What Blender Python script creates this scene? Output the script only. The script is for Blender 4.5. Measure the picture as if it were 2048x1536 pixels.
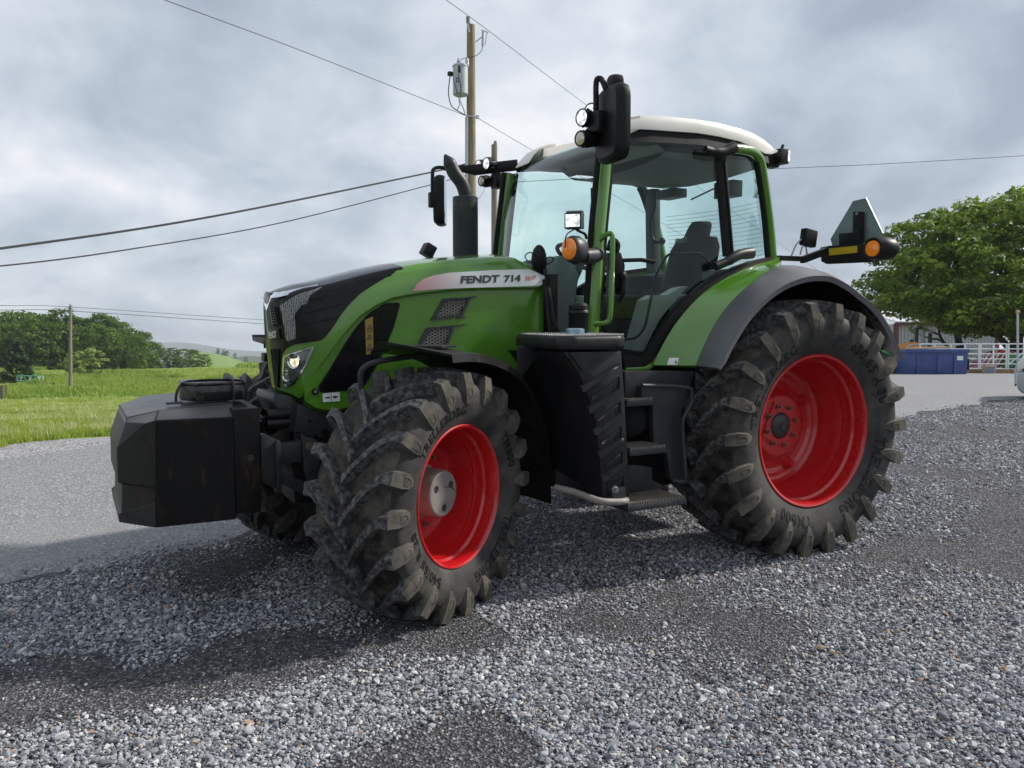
import bpy, bmesh, math, random
import numpy as np
from mathutils import Vector, Matrix
from mathutils.bvhtree import BVHTree
from mathutils.geometry import delaunay_2d_cdt

random.seed(7)
RNG = np.random.default_rng(11)
PI = math.pi
scene = bpy.context.scene
for o in list(bpy.data.objects):
    bpy.data.objects.remove(o)

# ------------------------------------------------------------------ camera
# The lot slopes gently: the tractor and the gravel share a tilted frame (Z up
# = normal of the lot), the world frame is plumb.
PW_, PH_ = 2048.0, 1536.0
CAM = Vector((-4.4006, -5.02783, 1.6424))          # in the lot frame
YAW, PIT, FOC = 0.49838, 0.08505, 1633.4
TILT = 0.0465
Fv = Vector((math.sin(YAW)*math.cos(PIT), math.cos(YAW)*math.cos(PIT), -math.sin(PIT)))
Rv = Vector((math.cos(YAW), -math.sin(YAW), 0.0))
Uv = Rv.cross(Fv)
LOT = Matrix.Rotation(TILT, 4, Rv)                 # lot frame -> world
LOT3 = LOT.to_3x3()
CW = LOT @ CAM
Fw, Uw = LOT3 @ Fv, LOT3 @ Uv
cam_d = bpy.data.cameras.new('camera')
cam_d.sensor_width = 36.0
cam_d.lens = FOC/PW_*36.0
cam_d.clip_start, cam_d.clip_end = 0.05, 20000.0
cam = bpy.data.objects.new('camera', cam_d)
scene.collection.objects.link(cam)
M3 = Matrix((Rv, Uw, -Fw)).transposed()
cam.matrix_world = Matrix.Translation(CW) @ M3.to_4x4()
scene.camera = cam

# ------------------------------------------------------------------ light
SUN_DIR = Vector((-1.0, 0.20, -0.80)).normalized()   # direction of travel
sun_d = bpy.data.lights.new('sun', 'SUN')
sun_d.energy = 5.0
sun_d.angle = math.radians(3.0)
sun_d.color = (1.0, 0.94, 0.86)
sun_o = bpy.data.objects.new('sun', sun_d)
scene.collection.objects.link(sun_o)
sun_o.rotation_euler = SUN_DIR.to_track_quat('-Z', 'Y').to_euler()

world = bpy.data.worlds.new('World')
scene.world = world
world.use_nodes = True
wn, wl = world.node_tree.nodes, world.node_tree.links
wn.clear()
def wnode(t, **k):
    n = wn.new(t)
    for a, b in k.items():
        setattr(n, a, b)
    return n
w_out = wnode('ShaderNodeOutputWorld')
w_bg = wnode('ShaderNodeBackground')
w_bg.inputs['Strength'].default_value = 0.1
w_sky = wnode('ShaderNodeTexSky', sky_type='NISHITA')
w_sky.sun_disc = False
w_sky.sun_elevation = math.asin(-SUN_DIR.z)
w_sky.sun_rotation = math.atan2(-SUN_DIR.x, -SUN_DIR.y)
w_tc = wnode('ShaderNodeTexCoord')
w_sep = wnode('ShaderNodeSeparateXYZ')
wl.new(w_tc.outputs['Generated'], w_sep.inputs[0])
def wmath(op, a, b=None):
    n = wnode('ShaderNodeMath', operation=op)
    for i, v in enumerate((a, b)):
        if v is None: continue
        if isinstance(v, (int, float)): n.inputs[i].default_value = v
        else: wl.new(v, n.inputs[i])
    return n.outputs[0]
zz = wmath('ADD', wmath('ABSOLUTE', w_sep.outputs['Z']), 0.42)
cx_ = wmath('DIVIDE', w_sep.outputs['X'], zz)
cy_ = wmath('DIVIDE', w_sep.outputs['Y'], zz)
w_cmb = wnode('ShaderNodeCombineXYZ')
wl.new(cx_, w_cmb.inputs[0]); wl.new(cy_, w_cmb.inputs[1])
def wnoise(sc, det, rough, dist, off):
    mp = wnode('ShaderNodeMapping')
    mp.inputs['Location'].default_value = off
    wl.new(w_cmb.outputs[0], mp.inputs['Vector'])
    n = wnode('ShaderNodeTexNoise')
    n.inputs['Scale'].default_value = sc
    n.inputs['Detail'].default_value = det
    n.inputs['Roughness'].default_value = rough
    n.inputs['Distortion'].default_value = dist
    wl.new(mp.outputs[0], n.inputs['Vector'])
    return n.outputs['Fac']
n1 = wnoise(1.25, 7.0, 0.52, 0.25, (3.1, 1.7, 0.0))
n2 = wnoise(3.6, 6.0, 0.55, 0.4, (8.0, 2.0, 0.0))
mixf = wmath('ADD', wmath('MULTIPLY', n1, 0.68), wmath('MULTIPLY', n2, 0.32))
w_rmp = wnode('ShaderNodeValToRGB')
cr = w_rmp.color_ramp
cr.elements[0].position = 0.385; cr.elements[0].color = (0.35, 0.41, 0.49, 1)
cr.elements[1].position = 0.61; cr.elements[1].color = (0.92, 0.92, 0.94, 1)
e = cr.elements.new(0.46); e.color = (0.50, 0.565, 0.65, 1)
e = cr.elements.new(0.54); e.color = (0.70, 0.75, 0.82, 1)
wl.new(mixf, w_rmp.inputs[0])
w_scale = wnode('ShaderNodeVectorMath', operation='SCALE')
w_scale.inputs['Scale'].default_value = 11.0
wl.new(w_rmp.outputs[0], w_scale.inputs[0])
w_mix = wnode('ShaderNodeMix', data_type='RGBA')
w_mix.inputs[0].default_value = 0.90
wl.new(w_sky.outputs[0], w_mix.inputs[6])
wl.new(w_scale.outputs[0], w_mix.inputs[7])
wl.new(w_mix.outputs[2], w_bg.inputs['Color'])
wl.new(w_bg.outputs[0], w_out.inputs['Surface'])

scene.view_settings.view_transform = 'Standard'
scene.view_settings.look = 'None'
scene.view_settings.exposure = 0.0
scene.view_settings.gamma = 1.0
scene.view_settings.use_curve_mapping = False
scene.render.engine = 'CYCLES'
scene.cycles.max_bounces = 8
scene.cycles.transparent_max_bounces = 16
scene.cycles.use_denoising = True

# ------------------------------------------------------------------ helpers
def pdir(u, v):
    return Fv + Rv*((u-PW_/2)/FOC) - Uv*((v-PH_/2)/FOC)
def P(u, v, x=None, y=None, z=None):
    """lot-frame point seen at photo pixel (u, v) on the given axis plane"""
    d = pdir(u, v)
    s = (x-CAM.x)/d.x if x is not None else (y-CAM.y)/d.y if y is not None else (z-CAM.z)/d.z
    return CAM + d*s
def Wd(u, v, d):
    """world point at photo pixel (u, v) at horizontal distance d ahead"""
    dr = Fw + Rv*((u-PW_/2)/FOC) - Uw*((v-PH_/2)/FOC)
    fh = Vector((math.sin(YAW), math.cos(YAW), 0))
    return CW + dr*(d/dr.dot(fh))
def V(*a): return Vector(a)
def col(h):
    return tuple(h) + (1.0,)

class MB:
    """collects shapes and links them as one mesh object"""
    def __init__(s):
        s.v, s.f, s.m = [], [], []
    def add(s, v, f, mi=0):
        b = len(s.v)
        s.v += [Vector(p) for p in v]
        s.f += [tuple(i+b for i in q) for q in f]
        s.m += [mi]*len(f)
        return s
    def box(s, c, d, rot=None, mi=0):
        c = Vector(c); h = Vector(d)*0.5
        v = [Vector((x*h.x, y*h.y, z*h.z)) for x in (-1, 1) for y in (-1, 1) for z in (-1, 1)]
        if rot is not None:
            v = [rot @ p for p in v]
        f = [(0,1,3,2), (4,6,7,5), (0,4,5,1), (2,3,7,6), (0,2,6,4), (1,5,7,3)]
        return s.add([p+c for p in v], f, mi)
    def tube(s, pts, r, n=10, closed=False, mi=0, flat=None):
        pts = [Vector(p) for p in pts]; k = len(pts)
        rs = r if isinstance(r, (list, tuple)) else [r]*k
        v, f = [], []
        up = None
        for i, p in enumerate(pts):
            a = pts[i-1] if (i > 0 or closed) else p
            b = pts[(i+1) % k] if (i < k-1 or closed) else p
            t = (b-a).normalized()
            if up is None:
                up = Vector((0, 0, 1)) if abs(t.z) < 0.9 else Vector((1, 0, 0))
            sd = t.cross(up)
            if sd.length < 1e-5: sd = t.orthogonal()
            sd.normalize(); up = sd.cross(t).normalized()
            fx, fy = flat if flat else (1, 1)
            for j in range(n):
                an = 2*PI*(j+0.5)/n
                v.append(p + sd*math.cos(an)*rs[i]*fx + up*math.sin(an)*rs[i]*fy)
        for i in range(k if closed else k-1):
            for j in range(n):
                a, b = i*n+j, i*n+(j+1) % n
                c, d = ((i+1) % k)*n+(j+1) % n, ((i+1) % k)*n+j
                f.append((a, b, c, d))
        if not closed:
            f.append(tuple(range(n))[::-1]); f.append(tuple((k-1)*n+j for j in range(n)))
        return s.add(v, f, mi)
    def bar(s, a, b, w, h, mi=0, up=(0, 0, 1)):
        a, b = Vector(a), Vector(b); t = (b-a).normalized(); up = Vector(up)
        sd = t.cross(up)
        if sd.length < 1e-4: sd = t.orthogonal()
        sd.normalize(); u = sd.cross(t)
        v = [q+sd*x*w/2+u*y*h/2 for q in (a, b) for x, y in ((-1,-1),(1,-1),(1,1),(-1,1))]
        return s.add(v, [(3,2,1,0), (4,5,6,7), (0,1,5,4), (1,2,6,5), (2,3,7,6), (3,0,4,7)], mi)
    def lathe(s, prof, o=(0,0,0), ax=(0,0,1), n=32, mi=0, cap=True):
        """prof: (distance along axis, radius)"""
        o = Vector(o); ax = Vector(ax).normalized()
        a = ax.orthogonal().normalized(); b = ax.cross(a)
        v, f = [], []
        for h, r in prof:
            for j in range(n):
                t = 2*PI*j/n
                v.append(o + ax*h + (a*math.cos(t)+b*math.sin(t))*max(r, 1e-4))
        for i in range(len(prof)-1):
            for j in range(n):
                f.append((i*n+j, i*n+(j+1) % n, (i+1)*n+(j+1) % n, (i+1)*n+j))
        if cap:
            f.append(tuple(range(n))[::-1])
            f.append(tuple((len(prof)-1)*n+j for j in range(n)))
        return s.add(v, f, mi)
    def prism(s, poly, vec, mi=0):
        poly = [Vector(p) for p in poly]; vec = Vector(vec); k = len(poly)
        f = [tuple(range(k))[::-1], tuple(range(k, 2*k))]
        f += [(i, (i+1) % k, k+(i+1) % k, k+i) for i in range(k)]
        return s.add(poly+[p+vec for p in poly], f, mi)
    def grid(s, rows, mi=0, close=False, closerow=False):
        k = len(rows[0]); v = [p for r in rows for p in r]; f = []
        R_ = len(rows)
        for i in range(R_ if closerow else R_-1):
            for j in range(k if close else k-1):
                f.append((i*k+j, i*k+(j+1) % k, ((i+1) % R_)*k+(j+1) % k, ((i+1) % R_)*k+j))
        return s.add(v, f, mi)
    def ball(s, c, r, n=14, mi=0, sc=(1,1,1)):
        c = Vector(c); rows = []
        for i in range(n//2+1):
            a = PI*i/(n//2)
            rows.append([c+Vector((math.sin(a)*math.cos(2*PI*j/n)*r*sc[0], math.sin(a)*math.sin(2*PI*j/n)*r*sc[1], math.cos(a)*r*sc[2])) for j in range(n)])
        return s.grid(rows, mi, close=True)
    def mesh(s, name, mats, ang=35.0, bevel=0.0, seg=2, fix=True, merge=1e-5):
        me = bpy.data.meshes.new(name)
        bm = bmesh.new()
        vs = [bm.verts.new(p) for p in s.v]
        for q, mi in zip(s.f, s.m):
            try:
                fc = bm.faces.new([vs[i] for i in q]); fc.material_index = mi
            except ValueError:
                pass
        bmesh.ops.remove_doubles(bm, verts=bm.verts, dist=merge)
        if fix:
            bmesh.ops.recalc_face_normals(bm, faces=bm.faces)
        th = math.radians(ang)
        if bevel > 0:
            es = [e for e in bm.edges if len(e.link_faces) == 2 and e.calc_face_angle(0) > th]
            bmesh.ops.bevel(bm, geom=es, offset=bevel, segments=seg, profile=0.6, affect='EDGES', clamp_overlap=True)
        for e in bm.edges:
            e.smooth = not (len(e.link_faces) == 2 and e.calc_face_angle(0) > th)
        for fc in bm.faces: fc.smooth = True
        bm.to_mesh(me); bm.free()
        for m in (mats if isinstance(mats, (list, tuple)) else [mats]):
            me.materials.append(m)
        return me
    def build(s, name, mats, parent=None, **k):
        return link(name, s.mesh(name, mats, **k), parent)

def link(name, data, parent=None):
    o = bpy.data.objects.new(name, data)
    scene.collection.objects.link(o)
    if parent is not None: o.parent = parent
    return o
def tag(o, label=None, cat=None, group=None, kind=None):
    if label: o['label'] = label
    if cat: o['category'] = cat
    if group: o['group'] = group
    if kind: o['kind'] = kind
    return o
def empty(name, loc=(0,0,0), parent=None, rz=0.0):
    o = bpy.data.objects.new(name, None)
    scene.collection.objects.link(o)
    o.location = loc; o.rotation_euler = (0, 0, rz)
    o.empty_display_size = 0.1
    if parent is not None: o.parent = parent
    return o
def raw_mesh(name, v, f, mats, smooth=False, attr=None):
    """fast mesh from numpy verts (n,3) and faces (m,k)"""
    v = np.asarray(v, dtype=np.float32); f = np.asarray(f, dtype=np.int32)
    me = bpy.data.meshes.new(name)
    me.vertices.add(len(v)); me.vertices.foreach_set('co', v.ravel())
    k = f.shape[1]
    me.loops.add(f.size); me.loops.foreach_set('vertex_index', f.ravel())
    me.polygons.add(len(f))
    me.polygons.foreach_set('loop_start', np.arange(0, f.size, k, dtype=np.int32))
    if smooth: me.polygons.foreach_set('use_smooth', np.ones(len(f), dtype=bool))
    if attr is not None:
        for an, av in attr.items():
            a = me.attributes.new(an, 'FLOAT', 'POINT'); a.data.foreach_set('value', np.asarray(av, dtype=np.float32))
    for m in (mats if isinstance(mats, (list, tuple)) else [mats]): me.materials.append(m)
    me.update(calc_edges=True)
    return me
def smooth_path(pts, k=6, closed=False):
    """Catmull-Rom through pts"""
    pts = [Vector(p) for p in pts]; n = len(pts); out = []
    for i in range(n if closed else n-1):
        p0 = pts[i-1] if (i > 0 or closed) else pts[0]*2-pts[1]
        p1, p2 = pts[i], pts[(i+1) % n]
        p3 = pts[(i+2) % n] if (i < n-2 or closed) else pts[-1]*2-pts[-2]
        for j in range(k):
            t = j/k
            out.append(0.5*((2*p1)+(p2-p0)*t+(2*p0-5*p1+4*p2-p3)*t*t+(3*p1-p0-3*p2+p3)*t**3))
    if not closed: out.append(pts[-1])
    return out
def interp(x, xs, ys): return float(np.interp(x, xs, ys))

# ------------------------------------------------------------------ materials
def mat(name, base, rough=0.5, metal=0.0, vary=0.0, vscale=6.0, bump=0.0, bscale=60.0, coat=0.0,
        dirt=None, dscale=3.0, damt=0.5, dth=0.5, spec=0.5, rvary=0.0, emit=None, estr=0.0, coords='Object', stretch=(1,1,1)):
    m = bpy.data.materials.new(name); m.use_nodes = True
    nt = m.node_tree; N, L = nt.nodes, nt.links
    b = N['Principled BSDF']
    b.inputs['Base Color'].default_value = col(base)
    b.inputs['Roughness'].default_value = rough
    b.inputs['Metallic'].default_value = metal
    b.inputs['Specular IOR Level'].default_value = spec
    if coat:
        b.inputs['Coat Weight'].default_value = coat; b.inputs['Coat Roughness'].default_value = 0.06
    if emit:
        b.inputs['Emission Color'].default_value = col(emit); b.inputs['Emission Strength'].default_value = estr
    tc = N.new('ShaderNodeTexCoord'); mp = N.new('ShaderNodeMapping')
    mp.inputs['Scale'].default_value = stretch
    L.new(tc.outputs[coords], mp.inputs[0])
    src = None
    if vary > 0:
        n = N.new('ShaderNodeTexNoise'); n.inputs['Scale'].default_value = vscale; n.inputs['Detail'].default_value = 6
        L.new(mp.outputs[0], n.inputs['Vector'])
        r = N.new('ShaderNodeMapRange'); r.inputs[1].default_value = 0.3; r.inputs[2].default_value = 0.7
        r.inputs[3].default_value = 1-vary; r.inputs[4].default_value = 1+vary
        L.new(n.outputs['Fac'], r.inputs[0])
        s = N.new('ShaderNodeVectorMath'); s.operation = 'SCALE'; s.inputs[0].default_value = base
        L.new(r.outputs[0], s.inputs['Scale']); src = s.outputs[0]
        L.new(src, b.inputs['Base Color'])
    if dirt:
        n = N.new('ShaderNodeTexNoise'); n.inputs['Scale'].default_value = dscale; n.inputs['Detail'].default_value = 9
        n.inputs['Roughness'].default_value = 0.68
        L.new(mp.outputs[0], n.inputs['Vector'])
        r = N.new('ShaderNodeMapRange'); r.inputs[1].default_value = dth-0.12; r.inputs[2].default_value = dth+0.12
        r.inputs[3].default_value = 0.0; r.inputs[4].default_value = damt
        L.new(n.outputs['Fac'], r.inputs[0])
        mx = N.new('ShaderNodeMix'); mx.data_type = 'RGBA'
        L.new(r.outputs[0], mx.inputs[0])
        if src: L.new(src, mx.inputs[6])
        else: mx.inputs[6].default_value = col(base)
        mx.inputs[7].default_value = col(dirt)
        L.new(mx.outputs[2], b.inputs['Base Color'])
        rr = N.new('ShaderNodeMapRange'); rr.inputs[3].default_value = rough; rr.inputs[4].default_value = min(1, rough+0.35)
        L.new(r.outputs[0], rr.inputs[0]); L.new(rr.outputs[0], b.inputs['Roughness'])
    if bump > 0:
        n = N.new('ShaderNodeTexNoise'); n.inputs['Scale'].default_value = bscale; n.inputs['Detail'].default_value = 4
        L.new(mp.outputs[0], n.inputs['Vector'])
        bp = N.new('ShaderNodeBump'); bp.inputs['Strength'].default_value = bump; bp.inputs['Distance'].default_value = 0.01
        L.new(n.outputs['Fac'], bp.inputs['Height']); L.new(bp.outputs[0], b.inputs['Normal'])
    return m
def emis(name, c, s):
    m = mat(name, (0.5, 0.5, 0.5), rough=0.15, emit=c, estr=s)
    nt = m.node_tree; vo = nt.nodes.new('ShaderNodeTexVoronoi'); vo.inputs['Scale'].default_value = 42
    tc = nt.nodes.new('ShaderNodeTexCoord'); nt.links.new(tc.outputs['Object'], vo.inputs['Vector'])
    mr = nt.nodes.new('ShaderNodeMapRange'); mr.inputs[1].default_value = 0.1; mr.inputs[2].default_value = 0.75; mr.inputs[3].default_value = s*1.25; mr.inputs[4].default_value = s*0.32
    nt.links.new(vo.outputs['Distance'], mr.inputs[0]); nt.links.new(mr.outputs[0], nt.nodes['Principled BSDF'].inputs['Emission Strength'])
    return m
def glass_mat(name, tint, extra=0.0, rough=0.0, body=None, bodyf=0.0):
    m = bpy.data.materials.new(name); m.use_nodes = True
    N, L = m.node_tree.nodes, m.node_tree.links; N.clear()
    o = N.new('ShaderNodeOutputMaterial'); t = N.new('ShaderNodeBsdfTransparent'); g = N.new('ShaderNodeBsdfGlossy')
    t.inputs[0].default_value = col(tint); g.inputs['Roughness'].default_value = rough
    g.inputs['Color'].default_value = (0.95, 1.0, 0.98, 1)
    ge = N.new('ShaderNodeNewGeometry'); dt = N.new('ShaderNodeVectorMath'); dt.operation = 'DOT_PRODUCT'
    L.new(ge.outputs['Incoming'], dt.inputs[0]); L.new(ge.outputs['Normal'], dt.inputs[1])
    def mm(op, a, b=None, c=None):
        q = N.new('ShaderNodeMath'); q.operation = op
        for i, x in enumerate((a, b, c)):
            if x is None: continue
            if isinstance(x, (int, float)): q.inputs[i].default_value = x
            else: L.new(x, q.inputs[i])
        return q.outputs[0]
    sch = mm('POWER', mm('SUBTRACT', 1.0, mm('ABSOLUTE', dt.outputs['Value'])), 5.0)
    ad = N.new('ShaderNodeMath'); ad.operation = 'MULTIPLY_ADD'; ad.inputs[1].default_value = 0.90; ad.inputs[2].default_value = 0.045+extra
    L.new(sch, ad.inputs[0])
    mx = N.new('ShaderNodeMixShader'); L.new(ad.outputs[0], mx.inputs[0]); L.new(t.outputs[0], mx.inputs[1]); L.new(g.outputs[0], mx.inputs[2])
    L.new(mx.outputs[0], o.inputs[0])
    return m

M = {}
M['green'] = mat('green_paint', (0.072, 0.215, 0.012), rough=0.24, coat=0.85, vary=0.05, vscale=3, dirt=(0.16, 0.17, 0.10), dscale=2.2, damt=0.10, dth=0.55)
M['green_side'] = mat('green_side_paint', (0.072, 0.215, 0.012), rough=0.26, coat=0.7, vary=0.05, vscale=3, dirt=(0.13, 0.14, 0.08), dscale=12, damt=0.22, dth=0.58)
M['green_cab'] = mat('green_cab_paint', (0.080, 0.215, 0.014), rough=0.24, coat=0.8)
M['black'] = mat('black_plastic', (0.008, 0.008, 0.009), rough=0.45, spec=0.22, vary=0.15, bump=0.05, bscale=300)
M['fender'] = mat('black_fender_plastic', (0.010, 0.010, 0.011), rough=0.36, spec=0.4, vary=0.2, dirt=(0.10, 0.09, 0.075), dscale=9, damt=0.3, dth=0.6)
M['tank'] = mat('dark_tank_plastic', (0.013, 0.0145, 0.017), rough=0.42, spec=0.3, vary=0.25, vscale=5, dirt=(0.12, 0.12, 0.11), dscale=7, damt=0.14, dth=0.6, bump=0.03, bscale=200)
M['gloss'] = mat('black_gloss_panel', (0.005, 0.005, 0.006), rough=0.12, spec=0.22, dirt=(0.03,0.03,0.03), dscale=5, damt=0.2, dth=0.6)
M['seal'] = mat('black_rubber_seal', (0.006, 0.006, 0.007), rough=0.6, spec=0.2)
M['cast'] = mat('dark_grey_casting', (0.028, 0.032, 0.037), rough=0.45, spec=0.35, vary=0.15, dirt=(0.14, 0.12, 0.10), dscale=8, damt=0.3, dth=0.62)
M['greyp'] = mat('grey_fender_plastic', (0.115, 0.115, 0.128), rough=0.40, vary=0.06, vscale=4, dirt=(0.2, 0.19, 0.17), dscale=5, damt=0.25, dth=0.6)
M['tyre'] = mat('tyre_rubber', (0.014, 0.014, 0.015), rough=0.7, spec=0.3, vary=0.3, vscale=7, dirt=(0.145, 0.128, 0.10), dscale=8, damt=0.7, dth=0.53, bump=0.25, bscale=35)
M['side'] = mat('tyre_sidewall', (0.026, 0.026, 0.0265), rough=0.70, spec=0.3, vary=0.35, vscale=5, dirt=(0.13, 0.12, 0.105), dscale=5.5, damt=0.5, dth=0.555, bump=0.12, bscale=60)
M['lug'] = mat('tread_lug_rubber', (0.022, 0.023, 0.026), rough=0.6, spec=0.35, vary=0.3, vscale=14, dirt=(0.20, 0.195, 0.19), dscale=34, damt=0.8, dth=0.545, bump=0.35, bscale=70)
M['lugend'] = mat('dusty_lug_shoulder', (0.055, 0.053, 0.049), rough=0.8, spec=0.2, vary=0.35, vscale=12, dirt=(0.17, 0.15, 0.115), dscale=11, damt=0.6, dth=0.53, bump=0.2, bscale=60)
M['letter'] = mat('moulded_lettering', (0.011, 0.011, 0.011), rough=0.65, spec=0.2)
M['red'] = mat('red_rim_paint', (0.46, 0.007, 0.010), rough=0.26, coat=0.5, vary=0.06, vscale=4, dirt=(0.22, 0.07, 0.05), dscale=12, damt=0.13, dth=0.6)
M['hub'] = mat('grey_hub', (0.21, 0.195, 0.18), rough=0.5, vary=0.15, vscale=9, dirt=(0.10, 0.085, 0.07), dscale=10, damt=0.4, dth=0.55)
M['hubcap'] = mat('dark_hub_cap', (0.028, 0.028, 0.032), rough=0.4)
M['bolt'] = mat('bolt_steel', (0.20, 0.15, 0.11), rough=0.5, metal=0.6)
M['steel'] = mat('worn_steel', (0.32, 0.31, 0.30), rough=0.38, metal=0.8, vary=0.2, vscale=12)
M['chrome'] = mat('chrome_trim', (0.75, 0.78, 0.85), rough=0.10, metal=1.0)
M['white'] = mat('cream_roof_paint', (0.72, 0.70, 0.64), rough=0.34, coat=0.3, vary=0.03, vscale=2, dirt=(0.5, 0.47, 0.4), dscale=3, damt=0.25, dth=0.6)
M['sticker'] = mat('white_sticker', (0.75, 0.77, 0.75), rough=0.4)
M['ink'] = mat('dark_ink', (0.03, 0.032, 0.036), rough=0.5)
M['redink'] = mat('red_ink', (0.50, 0.02, 0.03), rough=0.5)
M['yellow'] = mat('yellow_reflector', (0.55, 0.36, 0.015), rough=0.35)
M['warn'] = mat('faded_warning_label', (0.30, 0.19, 0.03), rough=0.5)
M['amber'] = mat('amber_lens', (0.75, 0.20, 0.01), rough=0.12, coat=0.6, emit=(0.9, 0.25, 0.02), estr=0.12)
M['lit'] = emis('lit_white_lamp', (0.92, 0.97, 1.0), 1.25)
M['litwarm'] = emis('lit_warm_lamp', (1.0, 0.86, 0.55), 1.0)
M['clear'] = mat('clear_lens', (0.55, 0.5, 0.42), rough=0.08, metal=0.6, coat=0.8)
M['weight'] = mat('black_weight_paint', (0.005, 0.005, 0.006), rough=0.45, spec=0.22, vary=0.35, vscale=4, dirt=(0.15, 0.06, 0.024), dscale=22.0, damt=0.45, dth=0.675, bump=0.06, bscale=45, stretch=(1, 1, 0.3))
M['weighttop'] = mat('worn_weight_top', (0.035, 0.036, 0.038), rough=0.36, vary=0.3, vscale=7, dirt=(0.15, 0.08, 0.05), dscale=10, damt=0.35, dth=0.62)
M['interior'] = mat('cab_trim', (0.035, 0.04, 0.038), rough=0.7)
M['intgrey'] = mat('grey_cab_trim', (0.14, 0.15, 0.14), rough=0.6)
M['seat'] = mat('dark_seat_fabric', (0.008, 0.010, 0.012), rough=0.9, spec=0.1, bump=0.1, bscale=300)
M['lining'] = mat('roof_lining', (0.20, 0.20, 0.19), rough=0.8)
M['glass'] = glass_mat('tinted_cab_glass', (0.93, 0.994, 0.977), -0.030)
M['glass1'] = glass_mat('tinted_windscreen_glass', (0.86, 0.988, 0.955), -0.012)
M['mesh'] = None
# ------------------------------------------------------------------ ground
FH = np.array([math.sin(YAW), math.cos(YAW)])
RH = np.array([math.cos(YAW), -math.sin(YAW)])
S0 = float(CW.x*FH[0]+CW.y*FH[1])
ZC = CW.z
TT = math.tan(TILT)
LD = np.array([10.5, 14, 20, 40, 60, 85, 100, 120, 150, 168, 200, 260, 400, 1000, 4000.0])
LZ = np.array([0, -0.12, -0.45, -1.45, -2.45, -3.58, -3.62, -3.1, -2.15, -2.1, -3.6, -8, -13, -24, -40.0])
LZ = LZ + (TT*(10.5+S0)-ZC) + 0.0
def sstep(a, b, x):
    t = np.clip((x-a)/(b-a), 0, 1); return t*t*(3-2*t)
def dr_of(X, Y):
    return X*FH[0]+Y*FH[1]-S0, (X-CW.x)*RH[0]+(Y-CW.y)*RH[1]
def hz(X, Y):
    """ground height (world) - gravel lot tilted, field falling away on the left"""
    X = np.asarray(X, float); Y = np.asarray(Y, float)
    d, r = dr_of(X, Y)
    s = np.clip(d, -12, 1e9)+S0
    k = 1.2
    zr = TT*(-np.log(np.exp(-k*(s-0.0)/4)+math.exp(-k*8.2/4))*4/k)
    zl = np.where(d < 10.5, TT*s, ZC+np.interp(d, LD, LZ))
    zl = zl + np.where(d > 100, 0.018*np.clip(r+75, -60, 60)*sstep(100, 150, d)*(1-sstep(170, 260, d)), 0)
    zl = zl + sstep(30, 60, d)*(1-sstep(180, 300, d))*0.22*np.sin(r*0.21+1.3)*np.sin(d*0.13)
    w = sstep(-0.22, -0.08, r/np.maximum(d, 1.0))
    w = np.where(d < 4, 1, w)
    return zl*(1-w)+zr*w
def gz(x, y): return float(hz(x, y))
def ground_at(u, v, lo=1.0, hi=400.0):
    """world point where photo pixel (u, v) meets the ground"""
    prev = None
    for d in np.geomspace(lo, hi, 900):
        p = Wd(u, v, d); g = p.z-gz(p.x, p.y)
        if g <= 0:
            if prev is None: return p
            pd, pg = prev; t = pg/(pg-g)
            p = Wd(u, v, pd+(d-pd)*t); p.z = gz(p.x, p.y); return p
        prev = (d, g)
    return Wd(u, v, hi)

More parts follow.
